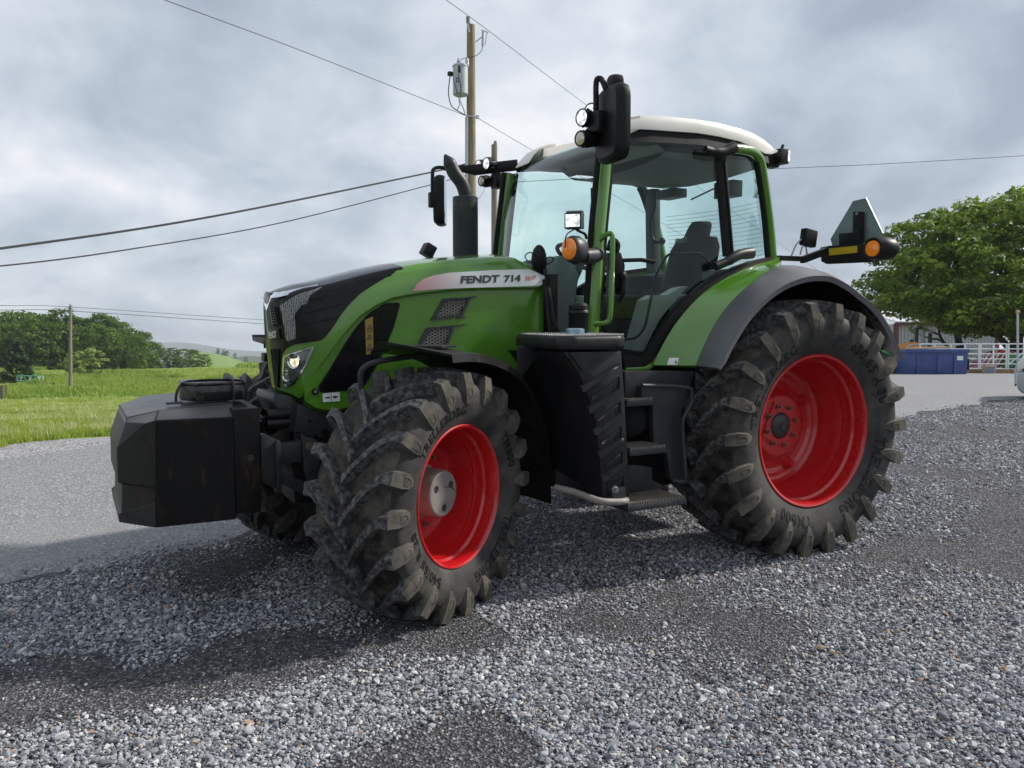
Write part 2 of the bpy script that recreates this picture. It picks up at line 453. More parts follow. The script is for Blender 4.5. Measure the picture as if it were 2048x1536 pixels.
def nnode(nt, t, **k):
    n = nt.nodes.new(t)
    for a, b in k.items(): setattr(n, a, b)
    return n
def ground_mat(name, ramp, scale, patch=None, pscale=0.6, pth=0.5, bump=0.4, rough=0.9, bdist=0.01, fine=None, track=None):
    """cellular stone colours + patches of a second colour, in world coordinates"""
    m = bpy.data.materials.new(name); m.use_nodes = True; nt = m.node_tree; L = nt.links
    b = nt.nodes['Principled BSDF']; b.inputs['Roughness'].default_value = rough
    b.inputs['Specular IOR Level'].default_value = 0.3
    g = nnode(nt, 'ShaderNodeNewGeometry')
    vo = nnode(nt, 'ShaderNodeTexVoronoi'); vo.inputs['Scale'].default_value = scale
    L.new(g.outputs['Position'], vo.inputs['Vector'])
    sp = nnode(nt, 'ShaderNodeSeparateColor'); L.new(vo.outputs['Color'], sp.inputs[0])
    rp = nnode(nt, 'ShaderNodeValToRGB'); c = rp.color_ramp
    c.elements[0].position, c.elements[0].color = ramp[0][0], col(ramp[0][1])
    c.elements[1].position, c.elements[1].color = ramp[-1][0], col(ramp[-1][1])
    for p_, q_ in ramp[1:-1]:
        e = c.elements.new(p_); e.color = col(q_)
    L.new(sp.outputs[0], rp.inputs[0]); out = rp.outputs[0]
    nz = nnode(nt, 'ShaderNodeTexNoise'); nz.inputs['Scale'].default_value = fine or 40; nz.inputs['Detail'].default_value = 8
    L.new(g.outputs['Position'], nz.inputs['Vector'])
    mr = nnode(nt, 'ShaderNodeMapRange'); mr.inputs[1].default_value = 0.3; mr.inputs[2].default_value = 0.7
    mr.inputs[3].default_value = 0.72; mr.inputs[4].default_value = 1.28
    L.new(nz.outputs['Fac'], mr.inputs[0])
    if patch:
        n = nnode(nt, 'ShaderNodeTexNoise'); n.inputs['Scale'].default_value = pscale; n.inputs['Detail'].default_value = 7
        n.inputs['Roughness'].default_value = 0.6
        L.new(g.outputs['Position'], n.inputs['Vector'])
        r = nnode(nt, 'ShaderNodeMapRange'); r.inputs[1].default_value = pth-0.07; r.inputs[2].default_value = pth+0.09
        L.new(n.outputs['Fac'], r.inputs[0])
        mx = nnode(nt, 'ShaderNodeMix', data_type='RGBA'); mx.inputs[7].default_value = col(patch)
        L.new(r.outputs[0], mx.inputs[0]); L.new(out, mx.inputs[6]); out = mx.outputs[2]
    sc = nnode(nt, 'ShaderNodeVectorMath', operation='SCALE'); L.new(out, sc.inputs[0]); L.new(mr.outputs[0], sc.inputs['Scale'])
    L.new(sc.outputs[0], b.inputs['Base Color'])
    bp = nnode(nt, 'ShaderNodeBump'); bp.inputs['Strength'].default_value = bump; bp.inputs['Distance'].default_value = bdist
    ad = nnode(nt, 'ShaderNodeMath', operation='ADD'); L.new(vo.outputs['Distance'], ad.inputs[0]); L.new(nz.outputs['Fac'], ad.inputs[1])
    L.new(ad.outputs[0], bp.inputs['Height']); L.new(bp.outputs[0], b.inputs['Normal'])
    return m
M['gravelbed'] = ground_mat('gravel_bed', [(0.0, (0.035, 0.034, 0.037)), (0.45, (0.062, 0.061, 0.066)), (0.80, (0.115, 0.116, 0.126)), (1.0, (0.26, 0.26, 0.272))], 85,
                            patch=(0.046, 0.043, 0.044), pscale=0.7, pth=0.64, bump=0.9, bdist=0.02)
M['asphalt'] = ground_mat('worn_asphalt', [(0.0, (0.15, 0.152, 0.158)), (0.55, (0.20, 0.203, 0.21)), (0.85, (0.26, 0.262, 0.27)), (1.0, (0.44, 0.44, 0.44))], 75,
                          patch=(0.23, 0.232, 0.238), pscale=0.35, pth=0.56, bump=0.45, fine=50)
M['shoulder'] = ground_mat('shoulder_gravel', [(0.0, (0.12, 0.12, 0.125)), (0.5, (0.25, 0.25, 0.255)), (1.0, (0.42, 0.42, 0.43))], 45, bump=0.7)
M['soil'] = ground_mat('grass_ground', [(0.0, (0.13, 0.20, 0.028)), (0.5, (0.18, 0.26, 0.04)), (1.0, (0.24, 0.31, 0.06))], 6,
                       patch=(0.13, 0.20, 0.028), pscale=0.09, pth=0.52, bump=0.6, bdist=0.05, fine=2.2)

# one ground sheet, rings round the lot out to the horizon
rings = np.concatenate([np.linspace(0.0, 30, 50), np.geomspace(31, 6000, 110)])
NA = 220
ang = np.linspace(0, 2*PI, NA, endpoint=False)
gx = CW.x + np.outer(rings, np.cos(ang)); gy = CW.y + np.outer(rings, np.sin(ang))
gzv = hz(gx, gy)
gv = np.stack([gx, gy, gzv], -1).reshape(-1, 3)
ii, jj = np.meshgrid(np.arange(len(rings)-1), np.arange(NA), indexing='ij')
gf = np.stack([ii*NA+jj, ii*NA+(jj+1) % NA, (ii+1)*NA+(jj+1) % NA, (ii+1)*NA+jj], -1).reshape(-1, 4)[:, ::-1]
tag(link('grass_ground', raw_mesh('grass_ground', gv, gf, M['soil'], smooth=True)), kind='structure')

# boundaries of the gravel lot / asphalt drive / gravel shoulder, as lines along the drive
def line_pts(pix): return [ground_at(u, v) for u, v in pix]
A0, A1 = ground_at(0, 1190), ground_at(470, 1068)     # gravel | asphalt
tdir = np.array([A1.x-A0.x, A1.y-A0.y]); tdir /= np.linalg.norm(tdir)
ndir = np.array([-tdir[1], tdir[0]])                  # away from the camera
b0 = ground_at(0, 915); b1 = ground_at(235, 894); c0 = ground_at(0, 887); c1 = ground_at(235, 869)
def off(p): return (p.x-A0.x)*ndir[0]+(p.y-A0.y)*ndir[1]
offB = 0.5*(off(b0)+off(b1)); offC = 0.5*(off(c0)+off(c1))
def strip(name, o0, o1, t0, t1, nt_, no_, lift, m, wob0=0.0, wob1=0.0, seed=0):
    t = np.linspace(t0, t1, nt_); k = np.linspace(0, 1, no_)
    rg = np.random.default_rng(seed)
    def wob(a):
        w = np.zeros_like(t)
        for fq in (0.25, 0.6, 1.3, 3.1, 6.5): w += a*np.sin(t*fq*2*PI/2.2+rg.uniform(0, 6))/(1+fq)
        return w
    e0 = (o0(t) if callable(o0) else o0)+wob(wob0); e1 = (o1(t) if callable(o1) else o1)+wob(wob1)
    oo = e0[:, None]*(1-k)+e1[:, None]*k
    X = A0.x+t[:, None]*tdir[0]+oo*ndir[0]; Y = A0.y+t[:, None]*tdir[1]+oo*ndir[1]
    Z = hz(X, Y)+lift
    v = np.stack([X, Y, Z], -1).reshape(-1, 3)
    a, b = np.meshgrid(np.arange(nt_-1), np.arange(no_-1), indexing='ij')
    f = np.stack([a*no_+b, (a+1)*no_+b, (a+1)*no_+b+1, a*no_+b+1], -1).reshape(-1, 4)
    return tag(link(name, raw_mesh(name, v, f, m, smooth=True)), kind='structure')
G_ = [ground_at(u, v) for u, v in ((1800, 836), (1930, 816), (2048, 798), (2200, 780))]
GT = [((p.x-A0.x)*tdir[0]+(p.y-A0.y)*tdir[1], off(p)) for p in G_]
g_edge = lambda t: np.interp(t, [-50, 4.0]+[q[0] for q in GT]+[60], [0, 0]+[q[1] for q in GT]+[GT[-1][1]-6])
# the yard widens to the right of the tractor, the shoulder is on the field side
spread = lambda t: offB + 0.55*np.clip(t-6, 0, 60)
spreadC = lambda t: offC + 0.55*np.clip(t-6, 0, 60)
strip('gravel_shoulder', offB-0.5, spreadC, -40, 90, 400, 60, 0.010, M['shoulder'], 0.0, 0.22, 1)
strip('asphalt_drive', lambda t: g_edge(t)-0.6, spread, -40, 90, 400, 50, 0.018, M['asphalt'], 0.0, 0.12, 2)
strip('gravel_lot', -60.0, g_edge, -40, 90, 520, 260, 0.026, M['gravelbed'], 0.0, 0.16, 3)

# ------------------------------------------------------------------ loose stones
def pebble_mesh(i, m):
    rg = np.random.default_rng(100+i)
    bm = bmesh.new(); bmesh.ops.create_icosphere(bm, subdivisions=2 if i < 4 else 1, radius=1.0)
    dirs = rg.normal(size=(7, 3)); dirs /= np.linalg.norm(dirs, axis=1)[:, None]; lim = rg.uniform(0.45, 0.85, 7)
    for v in bm.verts:
        for dd, l in zip(dirs, lim):
            q = v.co.dot(Vector(dd))
            if q > l: v.co -= Vector(dd)*(q-l)
        v.co *= rg.uniform(0.94, 1.06)
        v.co.z *= 0.72; v.co.y *= rg.uniform(0.78, 0.82)
    me = bpy.data.meshes.new('pebble'); bm.to_mesh(me); bm.free(); me.materials.append(m)
    return me
pm = bpy.data.materials.new('grey_gravel_stone'); pm.use_nodes = True
nt = pm.node_tree; bsdf = nt.nodes['Principled BSDF']; bsdf.inputs['Roughness'].default_value = 0.8
bsdf.inputs['Specular IOR Level'].default_value = 0.3
oi = nnode(nt, 'ShaderNodeObjectInfo'); rp = nnode(nt, 'ShaderNodeValToRGB'); c = rp.color_ramp
c.elements[0].position, c.elements[0].color = 0.0, (0.105, 0.112, 0.130, 1)
c.elements[1].position, c.elements[1].color = 1.0, (0.33, 0.21, 0.13, 1)
for p_, q_ in ((0.30, (0.195, 0.204, 0.230)), (0.62, (0.31, 0.318, 0.345)), (0.86, (0.44, 0.445, 0.46)), (0.975, (0.60, 0.595, 0.58)), (0.988, (0.34, 0.25, 0.18))):
    e = c.elements.new(p_); e.color = col(q_)
nt.links.new(oi.outputs['Random'], rp.inputs[0])
gn_ = nnode(nt, 'ShaderNodeTexNoise'); gn_.inputs['Scale'].default_value = 2.5; gn_.inputs['Detail'].default_value = 5
tcn = nnode(nt, 'ShaderNodeTexCoord'); nt.links.new(tcn.outputs['Object'], gn_.inputs['Vector'])
mrn = nnode(nt, 'ShaderNodeMapRange'); mrn.inputs[3].default_value = 0.6; mrn.inputs[4].default_value = 1.4
nt.links.new(gn_.outputs['Fac'], mrn.inputs[0])
scn = nnode(nt, 'ShaderNodeVectorMath', operation='SCALE'); nt.links.new(rp.outputs[0], scn.inputs[0]); nt.links.new(mrn.outputs[0], scn.inputs['Scale'])
nt.links.new(scn.outputs[0], bsdf.inputs['Base Color'])
M['stone'] = pm

def scatter(name, pts, scl, rot, idx, meshes, kind='stuff'):
    """instances of meshes on points (geometry nodes)"""
    coll = bpy.data.collections.new(name+'_sources')
    for i, me in enumerate(meshes):
        coll.objects.link(bpy.data.objects.new('%s_%02d' % (name+'_source', i), me))
    me = bpy.data.meshes.new(name); n = len(pts)
    me.vertices.add(n); me.vertices.foreach_set('co', np.asarray(pts, np.float32).ravel())
    a = me.attributes.new('sc', 'FLOAT_VECTOR', 'POINT'); a.data.foreach_set('vector', np.asarray(scl, np.float32).ravel())
    a = me.attributes.new('ro', 'FLOAT_VECTOR', 'POINT'); a.data.foreach_set('vector', np.asarray(rot, np.float32).ravel())
    a = me.attributes.new('ix', 'INT', 'POINT'); a.data.foreach_set('value', np.asarray(idx, np.int32))
    o = link(name, me); tag(o, kind=kind)
    ng = bpy.data.node_groups.new(name+'_scatter', 'GeometryNodeTree')
    ng.interface.new_socket('Geometry', in_out='INPUT', socket_type='NodeSocketGeometry')
    ng.interface.new_socket('Geometry', in_out='OUTPUT', socket_type='NodeSocketGeometry')
    gi, go = ng.nodes.new('NodeGroupInput'), ng.nodes.new('NodeGroupOutput')
    ci = ng.nodes.new('GeometryNodeCollectionInfo'); ci.inputs[0].default_value = coll
    ci.inputs['Separate Children'].default_value = True; ci.inputs['Reset Children'].default_value = True
    ip = ng.nodes.new('GeometryNodeInstanceOnPoints'); ip.inputs['Pick Instance'].default_value = True
    def attr(nm, t):
        k = ng.nodes.new('GeometryNodeInputNamedAttribute'); k.data_type = t; k.inputs[0].default_value = nm
        return k.outputs[0]
    L = ng.links
    L.new(gi.outputs[0], ip.inputs['Points']); L.new(ci.outputs[0], ip.inputs['Instance'])
    L.new(attr('ix', 'INT'), ip.inputs['Instance Index'])
    er = ng.nodes.new('FunctionNodeEulerToRotation'); L.new(attr('ro', 'FLOAT_VECTOR'), er.inputs[0])
    L.new(er.outputs[0], ip.inputs['Rotation']); L.new(attr('sc', 'FLOAT_VECTOR'), ip.inputs['Scale'])
    L.new(ip.outputs[0], go.inputs[0])
    md = o.modifiers.new('scatter', 'NODES'); md.node_group = ng
    return o

def vnoise(X, Y, sc, seed):
    """value noise for patchiness"""
    rg = np.random.default_rng(seed); T = rg.random((256, 256))
    x, y = X*sc+1000, Y*sc+1000; xi, yi = np.floor(x).astype(int), np.floor(y).astype(int)
    fx, fy = x-xi, y-yi; fx = fx*fx*(3-2*fx); fy = fy*fy*(3-2*fy)
    g = lambda a, b: T[a % 256, b % 256]
    return (g(xi, yi)*(1-fx)+g(xi+1, yi)*fx)*(1-fy)+(g(xi, yi+1)*(1-fx)+g(xi+1, yi+1)*fx)*fy
def patchy(X, Y):
    return 0.5*vnoise(X, Y, 0.55, 5)+0.3*vnoise(X, Y, 1.4, 6)+0.2*vnoise(X, Y, 3.5, 7)

def in_lot(X, Y):
    o = (X-A0.x)*ndir[0]+(Y-A0.y)*ndir[1]
    return o-g_edge((X-A0.x)*tdir[0]+(Y-A0.y)*tdir[1])
NPB = 420000
dd = np.exp(np.log(2.6)+(np.log(30.0)-np.log(2.6))*RNG.random(NPB*2)**0.8)
rr_ = RNG.uniform(-0.78, 0.85, NPB*2)*(dd+0.8)
X = CW.x+dd*FH[0]+rr_*RH[0]; Y = CW.y+dd*FH[1]+rr_*RH[1]
o_ = in_lot(X, Y)+0.10*np.sin(X*1.7)+0.07*np.sin(X*4.1+Y)+0.04
pn = patchy(X, Y)
# worn wheel tracks of dark grit: in front of the near wheels and along the right
lx = X; ly = Y
track = np.exp(-((ly+1.15+0.10*(lx+3.2))/0.42)**2)*(lx < -2.5) + 0.9*np.exp(-((ly+1.7-0.25*(lx-1.5))/0.5)**2)*(lx > 0.6)
track += 1.0*np.exp(-((ly+2.55-0.35*(lx+3.6))/0.30)**2)*(lx < -2.9)
dens = np.clip(1.12-0.9*np.clip(pn-0.56, 0, 1)/0.22-1.75*track*(0.35+1.1*vnoise(X, Y, 2.2, 9)), 0.08, 1)
dens = dens*np.interp(dd, [14, 30], [1, 0.15])
keep = (RNG.random(NPB*2) < dens) & ((o_ < 0) | ((o_ < 0.30) & (RNG.random(NPB*2) < 0.05)))
X, Y, dd, dn = X[keep][:NPB], Y[keep][:NPB], dd[keep][:NPB], dens[keep][:NPB]
n = len(X)
bs = np.exp(RNG.normal(np.log(0.0074), 0.42, n)); bs = np.clip(bs, 0.0038, 0.026)*np.where(dd > 7, 1.0+0.06*np.minimum(dd-7, 12), 1.0)
bs *= np.interp(dn, [0.05, 0.5], [0.6, 1.0])
big = RNG.random(n) < 0.0012; bs[big] *= RNG.uniform(1.5, 2.4, big.sum())
sv = bs[:, None]*np.stack([RNG.uniform(0.85, 1.3, n), RNG.uniform(0.8, 1.1, n), RNG.uniform(0.6, 1.0, n)], 1)
Z = hz(X, Y)+0.026+bs*RNG.uniform(-0.05, 0.55, n)
rot = np.stack([RNG.uniform(-0.7, 0.7, n), RNG.uniform(-0.7, 0.7, n), RNG.uniform(0, 6.28, n)], 1)
scatter('loose_gravel', np.stack([X, Y, Z], 1), sv, rot, RNG.integers(0, 7, n), [pebble_mesh(i, M['stone']) for i in range(7)])

# ------------------------------------------------------------------ grass
def leaf_mat(name, c0, c1, trans=0.35, rough=0.6, attr=True):
    m = bpy.data.materials.new(name); m.use_nodes = True; nt = m.node_tree; N, L = nt.nodes, nt.links; N.clear()
    o = N.new('ShaderNodeOutputMaterial'); df = N.new('ShaderNodeBsdfPrincipled'); tr = N.new('ShaderNodeBsdfTranslucent')
    df.inputs['Roughness'].default_value = rough; df.inputs['Specular IOR Level'].default_value = 0.25
    rp = N.new('ShaderNodeMix'); rp.data_type = 'RGBA'; rp.inputs[6].default_value = col(c0); rp.inputs[7].default_value = col(c1)
    if attr:
        a = N.new('ShaderNodeAttribute'); a.attribute_name = 'tint'; L.new(a.outputs['Fac'], rp.inputs[0])
    else:
        a = N.new('ShaderNodeObjectInfo'); L.new(a.outputs['Random'], rp.inputs[0])
    mx = N.new('ShaderNodeMixShader'); mx.inputs[0].default_value = trans
    L.new(rp.outputs[2], df.inputs['Base Color']); L.new(rp.outputs[2], tr.inputs[0])
    L.new(df.outputs[0], mx.inputs[1]); L.new(tr.outputs[0], mx.inputs[2]); L.new(mx.outputs[0], o.inputs[0])
    return m
M['grass'] = leaf_mat('grass_blades', (0.22, 0.32, 0.035), (0.40, 0.48, 0.10), 0.45, attr=False)
M['seedhead'] = leaf_mat('pale_seed_heads', (0.45, 0.48, 0.22), (0.62, 0.62, 0.36), 0.4, attr=False)
M['weed'] = leaf_mat('tall_weeds', (0.19, 0.29, 0.035), (0.34, 0.45, 0.085), 0.45, attr=False)
M['drygrass'] = leaf_mat('dry_grass', (0.28, 0.27, 0.10), (0.40, 0.36, 0.16), 0.3, attr=False)
def tuft(seed, nb, h, spread, wid, mt):
    rg = np.random.default_rng(seed); v, f = [], []
    for i in range(nb):
        a = rg.uniform(0, 6.28); r0 = rg.uniform(0, spread); hh = h*rg.uniform(0.5, 1.1); lean = rg.uniform(0.1, 0.7)*hh
        bx, by = r0*math.cos(a), r0*math.sin(a); b = rg.uniform(0, 6.28); px, py = -math.sin(b)*wid, math.cos(b)*wid
        lx_, ly_ = math.cos(b)*lean, math.sin(b)*lean; k = len(v)
        v += [(bx-px, by-py, -0.02), (bx+px, by+py, -0.02), (bx+px*.7+lx_*.35, by+py*.7+ly_*.35, hh*.6), (bx-px*.7+lx_*.35, by-py*.7+ly_*.35, hh*.6),
              (bx+lx_+px*.1, by+ly_+py*.1, hh), (bx+lx_-px*.1, by+ly_-py*.1, hh)]
        f += [(k, k+1, k+2, k+3), (k+3, k+2, k+4, k+5)]
    return raw_mesh('tuft', v, f, mt)
def field_points(n, d0, d1, b0, b1, pw=1.0):
    d = d0*(d1/d0)**RNG.random(n); r = RNG.uniform(b0, b1, n)*d
    return CW.x+d*FH[0]+r*RH[0], CW.y+d*FH[1]+r*RH[1], d, r
def grass_ok(X, Y):
    o = (X-A0.x)*ndir[0]+(Y-A0.y)*ndir[1]; t = (X-A0.x)*tdir[0]+(Y-A0.y)*tdir[1]
    return o > spreadC(t)-0.38+0.25*np.sin(t*2.1)+0.12*np.sin(t*5.3)
X, Y, d, r = field_points(85000, 9.0, 150.0, -0.80, -0.16)
k = grass_ok(X, Y); X, Y, d = X[k], Y[k], d[k]; n = len(X)
s = RNG.uniform(0.6, 1.25, n)*np.interp(d, [9, 20, 48, 150], [0.75, 1.1, 2.1, 5.0])
scatter('mown_grass', np.stack([X, Y, hz(X, Y)], 1), np.stack([s, s, s*np.interp(d, [9, 48, 150], [1.0, 0.5, 0.42])*(0.6+0.8*vnoise(X, Y, 0.5, 31))], 1), np.stack([0*s, 0*s, RNG.uniform(0, 6.28, n)], 1),
        np.where(RNG.random(n) < 0.06, 4, RNG.integers(0, 4, n)), [tuft(i, 16, 0.105, 0.10, 0.006, M['grass']) for i in range(4)]+[tuft(9, 9, 0.19, 0.08, 0.004, M['seedhead'])])
# rank weeds along the field fence and over the rise
X, Y, d, r = field_points(40000, 60, 165, -0.75, -0.12)
wz = vnoise(X, Y, 0.06, 21)*0.6+vnoise(X, Y, 0.2, 22)*0.4
band = np.exp(-((d-84-6*vnoise(X, Y, 0.05, 33))/9)**2)
k = RNG.random(len(X)) < np.clip(band*1.2+sstep(0.52, 0.66, wz)*(d > 80)*0.9, 0, 1)
X, Y, d, wz = X[k], Y[k], d[k], wz[k]; n = len(X)
s = RNG.uniform(0.6, 1.3, n)*np.interp(d, [48, 70, 80, 95, 120, 165], [0.5, 0.6, 1.0, 1.0, 0.8, 0.9])*(0.5+0.9*wz)
scatter('field_weeds', np.stack([X, Y, hz(X, Y)], 1), np.stack([s*1.3, s*1.3, s], 1), np.stack([0*s, 0*s, RNG.uniform(0, 6.28, n)], 1),
        RNG.integers(0, 4, n), [tuft(40+i, 22, 0.85, 0.55, 0.05, M['weed']) for i in range(4)])
X, Y, d, r = field_points(1500, 34, 46, -0.42, -0.28)
s = RNG.uniform(0.6, 1.2, len(X))
scatter('dry_grass_patch', np.stack([X, Y, hz(X, Y)], 1), np.stack([s, s, s], 1), np.stack([0*s, 0*s, RNG.uniform(0, 6.28, len(X))], 1),
        RNG.integers(0, 2, len(X)), [tuft(60+i, 14, 0.55, 0.25, 0.012, M['drygrass']) for i in range(2)])
# ------------------------------------------------------------------ tractor
T = empty('tractor')
T.matrix_world = LOT
tag(T, 'green farm tractor with red wheels and cream cab roof parked on grey gravel', 'tractor')

# ---- surfaces that patches are laid on
def bvh_of(mb):
    return BVHTree.FromPolygons([tuple(p) for p in mb.v], mb.f)
def surf_bvh(*mbs):
    trees = [bvh_of(m) for m in mbs]
    def f(u, v):
        d = pdir(u, v).normalized(); best = None
        for t in trees:
            h, nrm, _, dist = t.ray_cast(CAM, d)
            if h is not None and (best is None or dist < best[2]): best = (h, nrm if nrm.dot(d) < 0 else -nrm, dist)
        return (best[0], best[1]) if best else None
    return f
def surf_fn(yf):
    """surface y = yf(x, z) on the camera side"""
    def f(u, v):
        y = -0.75
        for _ in range(12):
            p = P(u, v, y=y); y = yf(p.x, p.z)
        p = P(u, v, y=y); e = 0.02
        n = Vector(((yf(p.x+e, p.z)-yf(p.x-e, p.z))/(2*e), -1, (yf(p.x, p.z+e)-yf(p.x, p.z-e))/(2*e))).normalized()
        return p, n
    return f
def poly_inside(poly, x, y):
    c = False; n = len(poly)
    for i in range(n):
        x1, y1 = poly[i]; x2, y2 = poly[(i+1) % n]
        if (y1 > y) != (y2 > y) and x < (x2-x1)*(y-y1)/(y2-y1)+x1: c = not c
    return c
def rnd_poly(poly, r, k=4):
    """round the corners of a pixel polygon"""
    out = []; n = len(poly)
    for i in range(n):
        p0, p1, p2 = Vector(poly[i-1]), Vector(poly[i]), Vector(poly[(i+1) % n])
        a, b = p0-p1, p2-p1; rr = min(r, a.length*0.45, b.length*0.45)
        if rr < 0.5: out.append(tuple(p1)); continue
        s, e_ = p1+a.normalized()*rr, p1+b.normalized()*rr
        for j in range(k+1):
            t = j/k; q = s*(1-t)**2+p1*2*t*(1-t)+e_*t*t; out.append((q.x, q.y))
    return out
def lay(poly, surf, offs, thick=0.01, step=8.0, mb=None, mi=0, hole=None):
    """solid sheet laid on a surface: pixel outline -> points on the surface -> thickness"""
    mb = mb or MB()
    b = []
    for lp in [poly]+([hole] if hole else []):
        loop = []
        for i in range(len(lp)):
            p, q = lp[i], lp[(i+1) % len(lp)]
            n = max(1, int(math.hypot(q[0]-p[0], q[1]-p[1])/step))
            loop += [(p[0]+(q[0]-p[0])*j/n, p[1]+(q[1]-p[1])*j/n) for j in range(n)]
        b.append(loop)
    vs, es = [], []
    for lp in b:
        k = len(vs); vs += [Vector(p) for p in lp]; es += [(k+i, k+(i+1) % len(lp)) for i in range(len(lp))]
    us = [p[0] for p in poly]; ws = [p[1] for p in poly]
    y = min(ws)+step/2; row = 0
    while y < max(ws):
        x = min(us)+(step/2 if row % 2 else step)
        while x < max(us):
            if poly_inside(poly, x, y) and not (hole and poly_inside(hole, x, y)):
                if min((p[0]-x)**2+(p[1]-y)**2 for lp in b for p in lp) > (0.45*step)**2: vs.append(Vector((x, y)))
            x += step
        y += step*0.87; row += 1
    rv, re_, rf, _, _, _ = delaunay_2d_cdt(vs, es, [], 0, 1e-4)
    tri = []
    for t in rf:
        cx = sum(rv[i].x for i in t)/3; cy = sum(rv[i].y for i in t)/3
        if poly_inside(poly, cx, cy) and not (hole and poly_inside(hole, cx, cy)): tri.append(tuple(t))
    hits = [surf(p.x, p.y) for p in rv]
    good = [i for i, h in enumerate(hits) if h]
    if not good: return mb
    for i, h in enumerate(hits):
        if h is None:
            j = min(good, key=lambda g: (rv[g]-rv[i]).length_squared)
            p0, n0 = hits[j]; d = pdir(rv[i].x, rv[i].y)
            s = (p0-CAM).dot(Fv)/d.dot(Fv); hits[i] = (CAM+d*s, n0)
    k = len(rv)
    top = [h[0]+h[1]*offs for h in hits]; bot = [h[0]+h[1]*(offs-thick) for h in hits]
    cnt = {}
    for t in tri:
        for i in range(3):
            a, c = t[i], t[(i+1) % 3]; cnt[(a, c)] = 1
    f = list(tri)+[tuple(k+i for i in t[::-1]) for t in tri]
    for (a, c) in cnt:
        if (c, a) not in cnt: f.append((a, k+a, k+c, c))
    return mb.add(top+bot, f, mi)
def text_px(body, p0, p1, p2, surf, offs, bold=0.0, thick=0.0):
    """lettering printed on a surface: box with lower-left p0, lower-right p1, upper-left p2 in pixels"""
    cu = bpy.data.curves.new('t', 'FONT'); cu.body = body; cu.offset = bold; cu.resolution_u = 3
    ob = bpy.data.objects.new('t', cu); scene.collection.objects.link(ob)
    dg = bpy.context.evaluated_depsgraph_get(); me = bpy.data.meshes.new_from_object(ob.evaluated_get(dg))
    bpy.data.objects.remove(ob)
    v = [q.co.copy() for q in me.vertices]; f = [tuple(p.vertices) for p in me.polygons]
    bpy.data.meshes.remove(me)
    if not v: return MB()
    x0, x1 = min(q.x for q in v), max(q.x for q in v); y0, y1 = min(q.y for q in v), max(q.y for q in v)
    mb = MB(); out = []
    for q in v:
        a = (q.x-x0)/(x1-x0); b = (q.y-y0)/(y1-y0)
        u = p0[0]+(p1[0]-p0[0])*a+(p2[0]-p0[0])*b; w = p0[1]+(p1[1]-p0[1])*a+(p2[1]-p0[1])*b
        h = surf(u, w)
        out.append(h[0]+h[1]*offs if h else Vector((0, 0, -50)))
    return mb.add(out, f)

# ---- hood
HW_X = [-3.05, -2.9, -2.6, -2.2, -1.66]; HW_W = [0.405, 0.42, 0.44, 0.455, 0.46]
def hw(x): return interp(x, HW_X, HW_W)
top_pts = [P(u, v, y=-0.2-0.2*min(1,(u-560)/120)) for u, v in ((560, 592), (580, 584), (606, 576), (660, 566), (690, 558), (740, 545), (797, 533), (870, 521), (940, 515.5), (1005, 511), (1035, 515), (1092, 553))]
TX = [p.x for p in top_pts]; TZ = [p.z for p in top_pts]
crease = [(604, 804), (620, 778), (639, 742), (676, 692), (707, 650), (731, 628), (760, 611), (790, 598), (860, 587), (926, 581), (1078, 578.5), (1092, 571)]
cr_pts = [P(u, v, y=-0.44) for u, v in crease]
CX = [p.x for p in cr_pts]; CZ = [p.z for p in cr_pts]
bot_pts = [P(u, v, y=-0.40) for u, v in ((550, 776), (560, 784), (584, 793), (601, 802), (630, 822), (655, 828), (679, 827))]
BX = [p.x for p in bot_pts]+[-2.6, -2.2, -1.66]; BZ = [p.z for p in bot_pts]+[1.16, 1.24, 1.27]
def zt(x): return interp(x, TX, TZ)
def zb(x): return interp(x, BX, BZ)
def zc(x): return max(zb(x), interp(x, CX, CZ)) if x > CX[0] else zb(x)
def ring(x, n=14):
    w, z1, z0 = hw(x), zt(x), zc(x)
    L_ = [Vector((x, -(w-0.04), z0+0.012)), Vector((x, -w+0.012, z0)), Vector((x, -w, z0+0.014))]
    zs = z1-0.075
    for i in range(1, n): L_.append(Vector((x, -w+0.018*(i/n)**2, z0+0.014+(zs-z0-0.014)*i/n)))
    for a in (0, 22, 45, 68, 90):
        a = math.radians(a); L_.append(Vector((x, -w+0.018+0.07*(1-math.cos(a)), zs+0.075*math.sin(a))))
    L_.append(Vector((x, -w*0.5, z1+0.022))); L_.append(Vector((x, 0, z1+0.03)))
    return L_+[Vector((p.x, -p.y, p.z)) for p in L_[-2::-1]]
XN = -3.05
xs = [XN, -3.0, -2.9, -2.8, -2.7, -2.62, -2.5, -2.35, -2.2, -2.05, -1.93, -1.86, -1.80, -1.73, -1.662]
def xfront(z): return interp(z, [1.18, 1.5, 1.78], [-3.30, -3.335, -3.345])
nose = []
base = ring(XN)
for s in (0.0, 0.15, 0.3, 0.42, 0.52, 0.61, 0.69, 0.76, 0.82, 0.87, 0.91, 0.945, 0.97, 0.988):
    f_ = (1-s**2.8)**0.5
    xr_ = XN+(-3.335-XN)*f_; lv = ring(xr_)
    nose.append([Vector((XN+(xfront(min(q.z, 1.8))-XN)*f_, p.y*s, q.z)) for p, q in zip(base, lv)])
cover = MB(); cover.grid(nose+[ring(x) for x in xs])
endr = ring(xs[-1])
k0 = len(cover.v); cover.add(endr, [tuple(range(len(endr)))])
side = MB()
